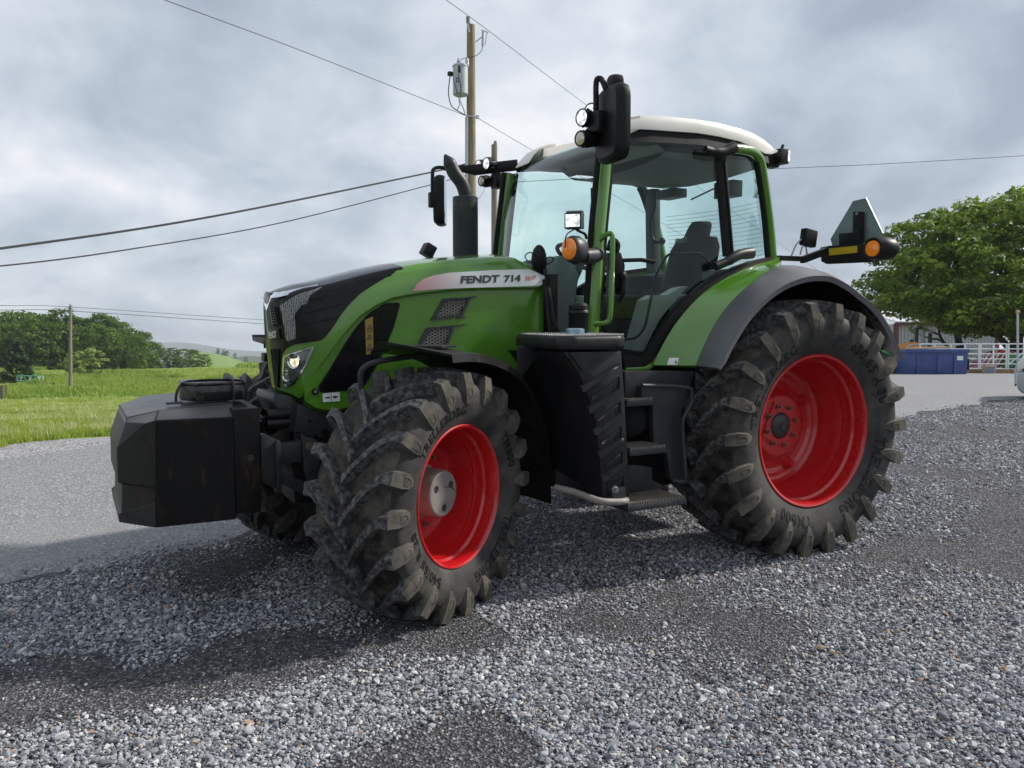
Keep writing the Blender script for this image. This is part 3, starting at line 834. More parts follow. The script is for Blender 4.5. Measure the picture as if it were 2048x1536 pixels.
for sg in (-1, 1):
    rows = []
    for x in np.linspace(-3.22, -1.665, 24):
        w = hw(x)-0.03; z0, z1 = zb(x), zc(x)+0.03
        rows.append([Vector((x, sg*(w-0.05), z0-0.002)), Vector((x, sg*w, z0+0.02))]+[Vector((x, sg*w, z0+0.02+(z1-z0-0.02)*i/4)) for i in range(1, 5)])
    side.grid(rows)
    side.add([Vector((-1.665, sg*(hw(-1.665)-0.03), zb(-1.665))), Vector((-1.665, sg*(hw(-1.665)-0.03), zc(-1.665))), Vector((-1.665, sg*0.1, zc(-1.665))), Vector((-1.665, sg*0.1, zb(-1.665)))], [(0, 1, 2, 3)])
s_cover, s_side = surf_bvh(cover), surf_bvh(side)
s_hood = surf_bvh(cover, side)
# dark top between the glass panels of the nose
mi = []
for q in cover.f:
    c = sum((cover.v[i] for i in q), Vector())/len(q)
    dk = c.x < -2.66 and c.z > zt(max(c.x, -3.3))-0.035
    if c.x < -3.2 and abs(c.y) < 0.26 and c.z > interp(abs(c.y), [0, 0.10, 0.22, 0.24], [1.2, 1.25, 1.45, 1.5]): dk = True
    mi.append(1 if dk else 0)
cover.m = mi
hood = cover.build('hood', [M['green'], M['gloss']], T, ang=40)
side.build('hood_side', M['green_side'], T, ang=40)

black_poly = rnd_poly([(561, 611), (560.5, 602), (575, 595), (606, 583), (660, 570), (690, 562.5), (740, 549.5), (795, 537.5), (790, 545), (760, 561), (722, 586), (700, 607), (684, 627), (664, 657), (648, 677), (640, 681), (601, 687), (585, 690), (571, 699)], 5)
gp = lay(black_poly, s_hood, 0.006, 0.012, 7).build('hood_glass_panel', M['gloss'], T)
def wire_mat():
    m = bpy.data.materials.new('silver_wire_mesh'); m.use_nodes = True; nt = m.node_tree; L = nt.links; b = nt.nodes['Principled BSDF']
    tc = nnode(nt, 'ShaderNodeTexCoord'); mp = nnode(nt, 'ShaderNodeMapping'); mp.inputs['Rotation'].default_value = (math.radians(90), 0, 0)
    L.new(tc.outputs['Object'], mp.inputs[0])
    wv = nnode(nt, 'ShaderNodeTexWave'); wv.inputs['Scale'].default_value = 38; wv.inputs['Distortion'].default_value = 5.0; wv.inputs['Detail'].default_value = 2; wv.inputs['Detail Scale'].default_value = 3
    L.new(mp.outputs[0], wv.inputs['Vector'])
    r = nnode(nt, 'ShaderNodeValToRGB'); r.color_ramp.elements[0].position = 0.42; r.color_ramp.elements[1].position = 0.55
    r.color_ramp.elements[0].color = (0.015, 0.015, 0.017, 1); r.color_ramp.elements[1].color = (0.30, 0.31, 0.33, 1)
    L.new(wv.outputs['Fac'], r.inputs[0]); L.new(r.outputs[0], b.inputs['Base Color'])
    b.inputs['Roughness'].default_value = 0.35; b.inputs['Metallic'].default_value = 0.3
    return m
M['mesh'] = wire_mat()
lay([(562.5, 610), (600, 588), (645, 575.5), (620, 592), (615, 607), (604, 611), (597, 620), (590, 631), (593, 655), (592, 677), (575, 683)], s_hood, 0.0085, 0.004, 6).build('screen_mesh', M['mesh'], T)
# faint hardware seen through the glass
hp = MB()
for a, b in (((620, 600), (725, 578)), ((610, 626), (700, 602)), ((600, 650), (672, 634))):
    lay([a, b, (b[0]-2, b[1]+3), (a[0], a[1]+4)], s_hood, 0.008, 0.003, 8, hp)
hp.build('panel_rib', M['seal'], T)
# nose: slatted grille, badge, chrome brow
grille_poly = [(534, 622), (541, 604), (552, 600), (560, 607), (567, 660), (571, 699), (565, 706), (561.5, 724), (561, 750), (560, 776), (553, 776), (549, 748), (545, 712), (541, 680)]
lay(grille_poly, s_hood, 0.005, 0.012, 5).build('grille', M['black'], T)
def quadpx(a, b, c, d, surf, off, th, name, m, step=6, parent=None):
    return lay([a, b, c, d], surf, off, th, step).build(name, m, parent or T)
for i in range(5):
    t = i/4.5
    a, b = 545.5+t*13, 559.5+t*8
    quadpx((544.5+t*17, 698), (546.2+t*17, 698), (554.8+t*4.6, 774), (553.6+t*4.6, 774), s_hood, 0.013, 0.012, 'grille_slat', M['seal'])
for i in range(4):
    t = i/3.6
    quadpx((544+t*13, 612+1*i), (545.6+t*13, 612+1*i), (552+t*14, 652), (550.4+t*14, 652), s_hood, 0.013, 0.012, 'grille_slat', M['seal'])
    for j in range(7):
        u, v = 543.2+t*13+j*0.85, 614+j*5.2
        if i < 3: lay([(u-.7, v), (u+1.2, v), (u+1.2, v+2.6), (u-.7, v+2.6)], s_hood, 0.011, 0.006, 6).build('grille_stud', M['steel'], T)
quadpx((541, 660), (562, 657), (565, 677), (543.5, 680), s_hood, 0.016, 0.014, 'badge_plate', M['gloss'])
text_px('FENDT', (544.5, 676.5), (559, 674.5), (543, 664), s_hood, 0.0185, 0.02).build('badge', M['sticker'], T)
brow = MB(); rows = []
for t in np.linspace(-1, 1, 41):
    sgn_ = 1 if t > 0 else -1; k = abs(t)
    # runs across the front edge of the nose and sweeps back along each shoulder
    if k < 0.45: y = -0.21*t/0.45; x = -3.335+0.012*(k/0.45)**2; zhi = 1.765; zlo = 1.665+0.074*min(1, abs(y)/0.12)
    else:
        q = (k-0.45)/0.55; y = -sgn_*(0.21+0.10*q**0.6); x = -3.323+0.20*q; zhi = 1.765+0.045*q; zlo = zhi-0.026+0.01*q
    zm = zt(min(max(x, -3.3), -1.7))
    rows.append([Vector((x-0.008, y, zlo)), Vector((x-0.006, y, zhi-0.015)), Vector((x+0.012, y, zhi+0.006)), Vector((x+0.05, y*0.9, zhi+0.012)), Vector((x+0.05, y*0.9, zlo)), ])
brow.grid(rows, close=True); brow.add(rows[0], [(0, 1, 2, 3, 4)]); brow.add(rows[-1], [(0, 1, 2, 3, 4)])
brow.build('chrome_brow', M['chrome'], T, ang=40)

# headlight
hl_poly = rnd_poly([(630, 691.5), (568, 712), (566, 742), (568, 773), (573, 776), (590, 768), (613, 732)], 4)
hl_in = rnd_poly([(625, 695), (571, 714), (569, 742), (570.5, 770), (574, 773), (588, 765), (609, 732)], 4)
lay(hl_poly, s_hood, 0.006, 0.014, 5, hole=hl_in).build('headlight_bezel', M['chrome'], T)
M['reflector'] = mat('silver_reflector', (0.32, 0.33, 0.34), rough=0.22, metal=0.9, dirt=(0.02, 0.02, 0.02), dscale=22, damt=0.9, dth=0.55)
hl = lay(hl_poly, s_hood, 0.0025, 0.006, 5).build('headlight', M['reflector'], T)
def lamp_px(u, v, surf, r, parts, ax=None, sink=0.0):
    h = surf(u, v); n = ax or h[1]
    o = h[0]+Vector(n)*sink
    return o, Vector(n).normalized()
FRONT = Vector((-0.80, -0.58, 0.0)).normalized()
o, n = lamp_px(589, 722, s_hood, 0, None, FRONT, -0.012)
lm = MB(); lm.lathe([(-0.02, 0.040), (0.018, 0.046), (0.024, 0.043), (0.020, 0.038)], o, n, 28, cap=False)
lm.build('lamp_bezel', M['chrome'], hl)
MB().lathe([(-0.01, 0.039), (0.010, 0.039), (0.014, 0.034), (0.016, 0.0)], o, n, 28).build('lamp_lens', M['litwarm'], hl)
o2, n2 = lamp_px(575, 752, s_hood, 0, None, FRONT, -0.012)
MB().lathe([(-0.02, 0.032), (0.016, 0.034), (0.020, 0.030), (0.016, 0.026)], o2, n2, 24, cap=False).build('lamp_bezel', M['chrome'], hl)
MB().lathe([(-0.01, 0.027), (0.012, 0.026), (0.016, 0.0)], o2, n2, 24).build('lamp_lens', M['clear'], hl)
# far-side marker lamp that pokes out left of the nose
MB().box(Vector(P(533, 714, y=0.42)), (0.05, 0.10, 0.055)).build('marker_lamp', M['black'], T, bevel=0.008)

# side window with rubber frame
win = rnd_poly([(797, 609), (772, 610), (742, 628), (716, 656), (690, 694), (662, 742), (641, 775), (646, 781), (700, 777), (722, 771), (731, 760), (757, 716), (783, 655)], 6)
lay(rnd_poly([(801, 605), (770, 606), (739, 625), (712, 654), (686, 692), (658, 740), (635, 775), (641, 786), (702, 781), (726, 775), (735, 763), (761, 718), (787, 656)], 7), s_side, 0.004, 0.01, 8).build('side_window_seal', M['seal'], T)
lay(win, s_side, 0.010, 0.012, 8).build('side_window', M['gloss'], T)
wl_ = lay([(729, 640), (744.5, 633), (746, 706), (731.5, 709)], s_side, 0.0125, 0.003, 9).build('warning_label', M['warn'], T)
lb = MB()
for v0 in (652, 672, 690):
    lay([(732, v0+8), (738.5, v0-4), (744, v0+6)], s_side, 0.0138, 0.002, 8, lb, hole=[(735, v0+5.5), (738.5, v0-0.5), (742, v0+4.5)])
lay([(733, 664), (743, 660), (743, 662), (733, 666)], s_side, 0.0138, 0.002, 8, lb); lay([(733, 700), (743, 697), (743, 700), (733, 703)], s_side, 0.0138, 0.002, 8, lb)
lb.build('warning_symbol', M['ink'], wl_)
st = lay([(645, 787), (679, 784), (680, 802), (646, 804)], s_side, 0.004, 0.004, 9).build('instruction_sticker', M['sticker'], T)
sk = MB()
lay([(650, 794), (660, 793), (660, 796), (650, 797)], s_side, 0.0055, 0.002, 6, sk); lay([(664, 794), (669, 791), (677, 793), (670, 797)], s_side, 0.0055, 0.002, 6, sk)
lay([(661.5, 787), (662.3, 787), (663.3, 803), (662.5, 803)], s_side, 0.0055, 0.002, 6, sk)
sk.build('sticker_print', M['ink'], st)
o, n = lamp_px(630, 783, s_side, 0, None, None, 0.0)
MB().lathe([(-0.01, 0.020), (0.006, 0.020), (0.008, 0.016)], o, n, 20).build('hood_lock', M['seal'], T)
MB().lathe([(0.006, 0.010), (0.012, 0.009)], o, n, 14).build('lock_barrel', M['steel'], T)

# side vents: grey frame round a honeycomb
def honey(poly, surf, off, name, parent, cell=10.5):
    us = [p[0] for p in poly]; vs = [p[1] for p in poly]; mb = MB(); row = 0; v = min(vs)
    while v < max(vs):
        u = min(us)+(cell*0.75 if row % 2 else 0)
        while u < max(us):
            ho = [(u+cell*0.47*math.cos(a)*1.1, v+cell*0.30*math.sin(a)) for a in [k*PI/3 for k in range(6)]]
            hi = [(u+cell*0.33*math.cos(a)*1.1, v+cell*0.20*math.sin(a)) for a in [k*PI/3 for k in range(6)]]
            if poly_inside(poly, u, v):
                pts = [surf(*p) for p in ho+hi]
                if all(pts): mb.add([p[0]+p[1]*off for p in pts], [(i, (i+1) % 6, 6+(i+1) % 6, 6+i) for i in range(6)])
            u += cell*1.5*0.74
        v += cell*0.30; row += 1
    return mb.build(name, M['hub'], parent, fix=False)
for outer, inner, tipp in (
    (rnd_poly([(885, 597), (941, 594), (924, 633), (860, 641.5)], 4), rnd_poly([(891, 601), (934, 598), (919, 629), (868, 637)], 3), [(930, 594.5), (953, 592.5), (952, 594.5), (940, 597)]),
    (rnd_poly([(852, 655), (908, 650.5), (892, 700), (829, 702)], 4), rnd_poly([(858, 659), (902, 655), (888, 696), (838, 698)], 3), [(900, 651.5), (930, 647.5), (929, 650), (906, 654)])):
    fr = lay(outer, s_side, 0.014, 0.018, 6, hole=inner); lay(tipp, s_side, 0.010, 0.012, 6, fr)
    if outer[0][1] < 620: lay([(915, 634.5), (932, 632.5), (931, 635), (913, 637)], s_side, 0.010, 0.012, 6, fr)
    vt = fr.build('side_vent', M['cast'], T)
    lay(inner, s_side, 0.003, 0.006, 8).build('vent_recess', M['seal'], vt)
    honey(inner, s_side, 0.009, 'vent_mesh', vt)

# name band
band = [(825, 582.5), (833, 569), (846, 558.5), (868, 551), (897, 546), (980, 541), (1056, 538.5), (1094, 555), (1081, 571), (1020, 573.5), (940, 575.5), (880, 578)]
bm_ = bpy.data.materials.new('faded_name_band'); bm_.use_nodes = True; nt = bm_.node_tree
tcb = nnode(nt, 'ShaderNodeTexCoord'); spb = nnode(nt, 'ShaderNodeSeparateXYZ'); mrb = nnode(nt, 'ShaderNodeMapRange')
xa, xb = P(835, 570, y=-.45).x, P(935, 570, y=-.45).x
mrb.inputs[1].default_value = xa; mrb.inputs[2].default_value = xb
mxb = nnode(nt, 'ShaderNodeMix', data_type='RGBA'); mxb.inputs[6].default_value = (0.62, 0.30, 0.29, 1); mxb.inputs[7].default_value = (0.66, 0.68, 0.70, 1)
L_ = nt.links; L_.new(tcb.outputs['Object'], spb.inputs[0]); L_.new(spb.outputs[0], mrb.inputs[0]); L_.new(mrb.outputs[0], mxb.inputs[0])
L_.new(mxb.outputs[2], nt.nodes['Principled BSDF'].inputs['Base Color']); nt.nodes['Principled BSDF'].inputs['Roughness'].default_value = 0.35
nb = lay(band, s_hood, 0.004, 0.008, 7).build('name_band', bm_, T)
text_px('FENDT', (920, 567.5), (997, 565), (921.5, 552.5), s_hood, 0.0065, 0.045).build('lettering', M['ink'], nb)
text_px('714', (1007, 565), (1040, 563.5), (1008, 550.8), s_hood, 0.0065, 0.045).build('lettering', M['ink'], nb)
text_px('Vario', (1047, 563), (1069, 559), (1050.5, 552), s_hood, 0.0065, 0.012).build('lettering', M['redink'], nb)

# ---- cab: side surface of the glasshouse
PXs = [-1.62, -1.40, -1.0, -0.5, -0.2, 0.17, 0.35]; PYs = [0.655, 0.672, 0.755, 0.79, 0.765, 0.62, 0.53]
_pl = smooth_path([V(a, b, 0) for a, b in zip(PXs, PYs)], 10)
_px, _py = [p.x for p in _pl], [p.y for p in _pl]
def cab_y(x, z): return -interp(x, _px, _py)*(1-0.05*max(-0.4, (z-2.1)/0.8))
s_cab = surf_fn(cab_y)
def pc(u, v, off=0.0):
    p, n = s_cab(u, v); return p+n*off
def mir(p): return Vector((p.x, -p.y, p.z))

# A pillars (near one traced, the far one mirrored)
a_path = smooth_path([pc(1185, 672), pc(1192, 560), pc(1197.5, 470), pc(1206, 380), pc(1212, 318), pc(1216, 285)], 4)
for sgn in (1, -1):
    q = [p if sgn == 1 else mir(p) for p in a_path]
    MB().tube(q, 0.036, 12, flat=(0.85, 1.2)).build('cab_pillar', M['green_cab'], T)
    for dx, nm in ((-0.052, 'windscreen_seal'), (0.052, 'door_seal')):
        MB().tube([p+Vector((dx, 0.012*sgn, 0)) for p in q], 0.02, 8).build(nm, M['seal'], T)
# C pillars
c_path = smooth_path([pc(1545, 524), pc(1543, 500), pc(1538, 440), pc(1529, 370), pc(1521, 325), pc(1512, 309), pc(1497, 301), pc(1468, 297)], 4)
for sgn in (1, -1):
    q = [p if sgn == 1 else mir(p) for p in c_path]
    MB().tube(q, 0.034, 12).build('cab_pillar', M['green_cab'], T)
for sgn in (1, -1):
    q = [p+V(-0.045, -0.0*sgn, 0) for p in c_path[:17]]; MB().tube([p if sgn == 1 else mir(p) for p in q], 0.022, 8).build('glass_seal', M['seal'], T)
# B pillar (dark, behind the door edge)
b_path = [pc(1460, 512, -0.015), pc(1452, 420, -0.015), pc(1444, 315, -0.015)]
for sgn in (1, -1):
    MB().tube([p if sgn == 1 else mir(p) for p in b_path], 0.034, 10, flat=(0.7, 1.5)).build('cab_pillar', M['seal'], T)
MB().tube([pc(1463, 505, 0.012), pc(1456, 420, 0.012), pc(1447, 322, 0.012)], 0.006, 6).build('door_rod', M['black'], T)

# sill: green strip sweeping up over the fender, dark seal inside it
sill = [(1248, 735), (1286, 733), (1301, 724), (1318, 699), (1345, 650), (1368, 621), (1410, 583), (1446, 557), (1480, 540), (1512, 528), (1540, 521), (1553, 511), (1553, 530), (1520, 535.5), (1490, 541), (1424, 574), (1379, 614), (1335, 672), (1311, 716), (1302, 733), (1293, 739), (1248, 741)]
seal = [(1246, 716), (1278, 715), (1292, 704), (1312, 672), (1337, 632), (1362, 604), (1400, 570), (1440, 545), (1478, 530), (1502, 522), (1540, 514), (1540, 522), (1512, 529.5), (1480, 542), (1446, 558.5), (1410, 585), (1368, 622.5), (1345, 652), (1318, 701), (1301, 726), (1286, 734.5), (1246, 736)]
for sgn in (1, -1):
    a, b = lay(sill, s_cab, 0.035, 0.06, 9), lay(seal, s_cab, 0.02, 0.05, 9)
    if sgn < 0: a.v = [mir(p) for p in a.v]; b.v = [mir(p) for p in b.v]
    a.build('cab_sill', M['green_cab'], T, ang=50, bevel=0.006 if sgn > 0 else 0); b.build('door_frame', M['seal'], T, ang=50)

# glass: door, rear quarter, windscreen, rear window; the far side repeats the near side
door = [(1226, 285), (1300, 281), (1380, 286), (1440, 297), (1446, 318), (1458, 420), (1468, 520), (1478, 530), (1440, 545), (1400, 570), (1362, 604), (1337, 632), (1312, 672), (1292, 704), (1278, 715), (1246, 716), (1222, 712), (1214, 600), (1216, 470)]
quarter = [(1456, 303), (1480, 306), (1502, 314), (1514, 328), (1526, 400), (1534, 470), (1539, 508), (1500, 520), (1476, 520), (1466, 430)]
for sgn in (1, -1):
    for nm, pl in (('door_glass', door), ('quarter_glass', quarter)):
        a = lay(rnd_poly(pl, 8), s_cab, -0.022, 0.004, 14)
        if sgn < 0: a.v = [mir(p) for p in a.v]
        a.build(nm, M['glass'], T, ang=80, fix=False)
def ws_pt(t, z):
    xa = interp(z, [1.40, 2.0, 2.35, 2.62, 2.74, 2.81, 2.855, 2.875], [-1.50, -1.44, -1.41, -1.36, -1.29, -1.21, -1.11, -1.02])
    ya = -cab_y(-1.4, z)-0.02
    bulge = interp(z, [1.4, 2.4, 2.7, 2.87], [0.085, 0.085, 0.06, 0.02])
    return Vector((xa-bulge*(1-abs(t)**2.2), ya*t, z))
rows = [[ws_pt(t, z) for t in np.linspace(-1, 1, 25)] for z in (1.40, 1.6, 1.8, 2.0, 2.2, 2.35, 2.5, 2.62, 2.69, 2.74, 2.78, 2.81, 2.835, 2.855, 2.868, 2.875)]
MB().grid(rows).build('windscreen', M['glass1'], T, ang=80, fix=False)
def rear_pt(t, z): return Vector((0.17+0.10*(1-t*t)-0.10*max(0, (z-2.0)/0.7), -0.60*t*(1-0.04*(z-2)/0.7), z))
MB().grid([[rear_pt(t, z) for t in np.linspace(-1, 1, 13)] for z in np.linspace(1.55, 2.74, 8)]).build('rear_window', M['glass1'], T, ang=80, fix=False)
hl_ = MB()
for i in range(15):
    z = 2.02+i*0.032
    hl_.tube([rear_pt(t, z)+Vector((-0.004, 0, 0)) for t in np.linspace(-0.9, 0.9, 9)], 0.0016, 4)
hl_.build('heating_wire', M['intgrey'], T)

# roof: cream shell, horns that frame the windscreen, dark band below
RT = [(-1.17, 2.918), (-1.06, 2.948), (-0.95, 2.958), (-0.82, 2.967), (-0.6, 2.972), (-0.41, 2.970), (-0.2, 2.956), (-0.05, 2.936), (0.08, 2.910), (0.17, 2.884), (0.235, 2.857)]
RB = [(-1.17, 2.825), (-1.06, 2.848), (-0.56, 2.868), (-0.23, 2.858), (0.0, 2.815), (0.12, 2.79), (0.24, 2.832)]
RWx = [-1.3, -1.0, -0.5, 0.0, 0.25]; RWw = [0.60, 0.645, 0.665, 0.64, 0.58]
roof = MB(); rows = []
for x, z1 in RT:
    w = interp(x, RWx, RWw); z0 = interp(x, [p[0] for p in RB], [p[1] for p in RB])
    hlf = [Vector((x, -(w-0.05), z0-0.003)), Vector((x, -w, z0)), Vector((x, -w-0.004, z0+(z1-z0)*0.5)), Vector((x, -w+0.018, z1-0.012)), Vector((x, -w+0.06, z1)), Vector((x, -w*0.5, z1+0.035)), Vector((x, 0, z1+0.05))]
    k_ = interp(x, [-1.17, -0.95, -0.5], [1.0, 0.7, 0.0])
    for p in hlf[4:]:
        q_ = 1-(abs(p.y)/w)**2; p.x += 0.55*k_*q_*(0.6 if p.y < -0.3 else 1); p.z -= 0.085*k_*q_
    rows.append(hlf+[mir(p) for p in hlf[-2::-1]])
roof.grid(rows, close=True)
roof.add(rows[0], [tuple(range(len(rows[0])))]); roof.add(rows[-1], [tuple(range(len(rows[-1])))])
for sgn in (1, -1):
    hr = []
    for x, z1, z0 in ((-1.315, 2.775, 2.765), (-1.27, 2.835, 2.77), (-1.22, 2.882, 2.785), (-1.14, 2.925, 2.81), (-1.055, 2.946, 2.85)):
        w = interp(x, RWx, RWw)
        w -= 0.008; hr.append([Vector((x, sgn*y, z)) for y, z in ((-w, z0), (-w, z1-0.01), (-w+0.03, z1), (-w+0.19, z1+0.006), (-w+0.21, z1-0.004), (-w+0.10, z0))])
    roof.grid(hr, close=True); roof.add(hr[0], [(0, 1, 2, 3, 4, 5)])
roof.build('roof', M['white'], T, ang=38)
rt = MB(); rows = []
for x in np.linspace(-1.30, 0.13, 14):
    w = interp(x, RWx, RWw)-0.015; z0 = interp(x, [-1.3, -1.1, -0.6, -0.2, 0.13], [2.735, 2.765, 2.79, 2.775, 2.735]); z1 = min(interp(x, [p[0] for p in RB], [p[1] for p in RB])+0.01, 2.86)
    if x < -1.06: z1 = interp(x, [-1.3, -1.06], [2.775, 2.86])
    rows.append([Vector((x, -w-0.015, z0)), Vector((x, -w, z1)), Vector((x, -w+0.12, z1)), Vector((x, -w+0.12, z0))])
rt.grid(rows, close=True); rt2 = MB().add([mir(p) for p in rt.v], [q[::-1] for q in rt.f]); rt2.build("roof_band", M["seal"], T, ang=40)
rt.build('roof_band', M['seal'], T, ang=40)
ln = MB(); ln.grid([[Vector((x, y, z)) for y, z in ((-0.60, 2.735), (-0.52, 2.70), (-0.2, 2.675), (0.2, 2.675), (0.52, 2.70), (0.60, 2.735))] for x in np.linspace(-0.82, 0.08, 5)])
ln.grid([[Vector((x, y, 2.76)) for y in (-0.60, -0.2, 0.2, 0.60)] for x in (-0.82, 0.08)])
ln.add([(-0.82, -0.60, 2.735), (-0.82, 0.60, 2.735), (-0.93, 0.60, 2.80), (-0.93, -0.60, 2.80)], [(0, 1, 2, 3)])
ln.build('roof_lining', M['lining'], T)
# ---- cab interior
MB().box((-0.75, 0, 1.30), (1.55, 1.30, 0.06)).build('cab_floor', M['seal'], T)
rl = MB(); rl.box((0.02, 0, 1.62), (0.28, 1.15, 0.72)); rl.box((-0.25, 0.50, 1.55), (0.8, 0.3, 0.5)); rl.box((-0.28, -0.56, 1.55), (0.75, 0.22, 0.46))
rl.build('rear_console', M['interior'], T, bevel=0.04)
seat = MB().box((-0.33, 0.02, 1.73), (0.50, 0.50, 0.14)).build('seat', M['seat'], T, bevel=0.05, seg=3)
def pad(name, x0, z0, x1, z1, w0, w1, th, m, par):
    rows = []
    for i in range(7):
        t = i/6; x, z = x0+(x1-x0)*t, z0+(z1-z0)*t; w = (w0+(w1-w0)*t)*(1-0.25*max(0, t-0.8)/0.2)
        rows.append([Vector((x-th*(1-abs(k)**3)*0.6, 0.02+w*k/2, z)) for k in np.linspace(-1, 1, 9)]+[Vector((x+th*0.5, 0.02+w*k/2, z)) for k in np.linspace(1, -1, 9)])
    mb = MB().grid(rows, close=True); mb.add(rows[0], [tuple(range(18))]); mb.add(rows[-1], [tuple(range(18))])
    return mb.build(name, m, par, ang=50)
pad('seat_back', -0.14, 1.76, -0.02, 2.24, 0.50, 0.54, 0.12, M['seat'], seat)
pad('headrest', -0.02, 2.23, 0.04, 2.37, 0.26, 0.20, 0.09, M['seat'], seat)
bl = MB()
for i in range(5): bl.box((-0.36, 0.02, 1.38+i*0.062), (0.46-0.04*(i % 2), 0.44-0.04*(i % 2), 0.05))
bl.build('seat_bellows', M['seat'], seat, bevel=0.012)
surf_seat = lambda u, v: (P(u, v, x=-0.17), Vector((-1, 0, 0.2)).normalized())
text_px('FENDT', (1350, 488), (1375, 484), (1350, 478), surf_seat, 0.0, 0.03).build('seat_lettering', M['intgrey'], seat)
MB().box((-0.30, 0.36, 1.90), (0.46, 0.16, 0.10)).build('armrest', M['seat'], T, bevel=0.03)
MB().tube([(-0.50, 0.36, 1.94), (-0.52, 0.36, 2.06)], [0.02, 0.03], 10).build('joystick', M['black'], T)
cs = MB(); cs.prism([Vector(p) for p in ((-1.58, -0.16, 1.34), (-1.30, -0.16, 1.34), (-1.26, -0.16, 1.62), (-1.20, -0.16, 1.92), (-1.30, -0.16, 2.06), (-1.52, -0.16, 2.02), (-1.60, -0.16, 1.7))], (0, 0.32, 0))
cs.build('steering_console', M['intgrey'], T, bevel=0.03)
sw = MB(); c0 = Vector((-1.08, 0, 2.05)); ax = Vector((0.45, 0, 0.89)).normalized(); a_, b_ = Vector((0, 1, 0)), ax.cross(Vector((0, 1, 0)))
sw.tube([c0+(a_*math.cos(t)+b_*math.sin(t))*0.20 for t in np.linspace(0, 2*PI, 28, endpoint=False)], 0.016, 8, closed=True)
for k in range(3):
    t = k*2.09+0.5; sw.bar(c0-ax*0.03, c0+(a_*math.cos(t)+b_*math.sin(t))*0.2, 0.03, 0.012)
sw.tube([c0-ax*0.02, c0-ax*0.28], 0.035, 10)
sw.build('steering_wheel', M['black'], T)
# pale trim on the far pillar, sun blind, mirrors and arms seen through the glass
tp = MB(); tp.bar((0.06, 0.60, 1.55), (0.01, 0.585, 2.70), 0.10, 0.09, up=(1, 0, 0)); tp.bar((-0.44, 0.74, 1.5), (-0.46, 0.72, 2.70), 0.07, 0.08, up=(1, 0, 0))
tp.build('pillar_trim', M['interior'], T, bevel=0.015)
ws_ = MB(); ws_.box((-0.02, 0.30, 2.62), (0.14, 0.22, 0.07)); ws_.box((0.03, -0.30, 2.58), (0.10, 0.20, 0.12)); ws_.tube([rear_pt(-0.42, 2.58)+V(-.03, 0, 0), rear_pt(0.30, 2.66)+V(-.03, 0, 0)], 0.008, 6)
ws_.tube(smooth_path([(-0.02, 0.52, 2.66), (-0.03, 0.50, 2.55), (-0.05, 0.53, 2.40), (-0.04, 0.50, 2.26), (-0.02, 0.42, 2.24)], 4), 0.014, 8); ws_.ball((-0.02, 0.41, 2.25), 0.03)
ws_.build('cab_fittings', M['black'], T, bevel=0.01)
# raised dark guard inside the door, door levers
gd = MB(); s_in = surf_fn(lambda x, z: cab_y(x, z)+0.03)
go = rnd_poly([(1318, 502), (1390, 503), (1406, 512), (1420, 535), (1400, 562), (1362, 600), (1337, 628), (1316, 660), (1300, 668), (1306, 560)], 10)
frm = [s_in(u, v)[0] for u, v in rnd_poly([(1240, 679), (1272, 677), (1290, 655), (1312, 548), (1336, 507), (1400, 506), (1412, 520), (1428, 533)], 12, 5)[1:-1]]
MB().tube(frm, 0.009, 8).build('door_inner_rail', M['black'], T)
hd = MB(); hd.tube(smooth_path([pc(1222, 500, -0.03), pc(1228, 480, -0.03), pc(1238, 488, -0.03), pc(1235, 503, -0.03)], 4), 0.022, 8)
hd.prism([pc(1221, 505, -0.01), pc(1243, 505, -0.01), pc(1251, 530, -0.01), pc(1248, 575, -0.01), pc(1224, 575, -0.01)], (0, 0.05, 0)); 
hd.build('lock_housing', M['seal'], T, bevel=0.008)
lv = MB(); lv.tube(smooth_path([pc(1243, 545, 0.015), pc(1246, 560, 0.02), pc(1244, 585, 0.02), pc(1240, 604, 0.0)], 4), [0.024]*4+[0.020]*5+[0.014]*4, 10)
lv.build('door_latch', M['black'], T)
MB().lathe([(0, 0.010), (0.01, 0.009)], pc(1243, 547, 0.04), (0, -1, 0), 12).build('latch_bolt', M['steel'], T)
MB().tube([pc(1248, 520, -0.02), pc(1285, 519, -0.02), pc(1312, 523, -0.02)], 0.014, 8).build('door_bar', M['black'], T)
lo = MB(); lo.box((-1.05, 0.1, 1.72), (0.18, 0.20, 0.12)); lo.box((-0.95, 0.45, 1.60), (0.5, 0.2, 0.3)); lo.build('floor_console', M['intgrey'], T, bevel=0.02)
tb = MB(); tb.prism([s_in(u, v)[0]+V(0, 0.06, 0) for u, v in ((1304, 600), (1322, 590), (1348, 590), (1372, 575), (1388, 572), (1350, 615), (1330, 640), (1298, 705), (1276, 700))], (0, 0.10, 0)); tb.build('fender_trim', M['intgrey'], T)
# door hinges
for pth in ([(1404, 302), (1420, 306), (1440, 306), (1462, 296)], [(1424, 534), (1445, 525), (1470, 511), (1495, 507)]):
    q = [pc(u, v, 0.035) for u, v in pth]
    MB().tube(smooth_path(q, 4), [0.030]*5+[0.036]*5+[0.040]*3, 12, flat=(0.8, 1.0)).build('door_hinge', M['black'], T, ang=60)
# grab handle
gh = [pc(1197, 481, 0.02), pc(1202, 474, 0.05), pc(1211, 470, 0.07), pc(1215.5, 480, 0.075), pc(1215, 530, 0.075), pc(1212.5, 600, 0.075), pc(1210, 634, 0.075), pc(1204, 645, 0.065), pc(1186, 648.5, 0.02)]
MB().tube(smooth_path(gh, 4), 0.017, 10).build('grab_handle', M['green_cab'], T)

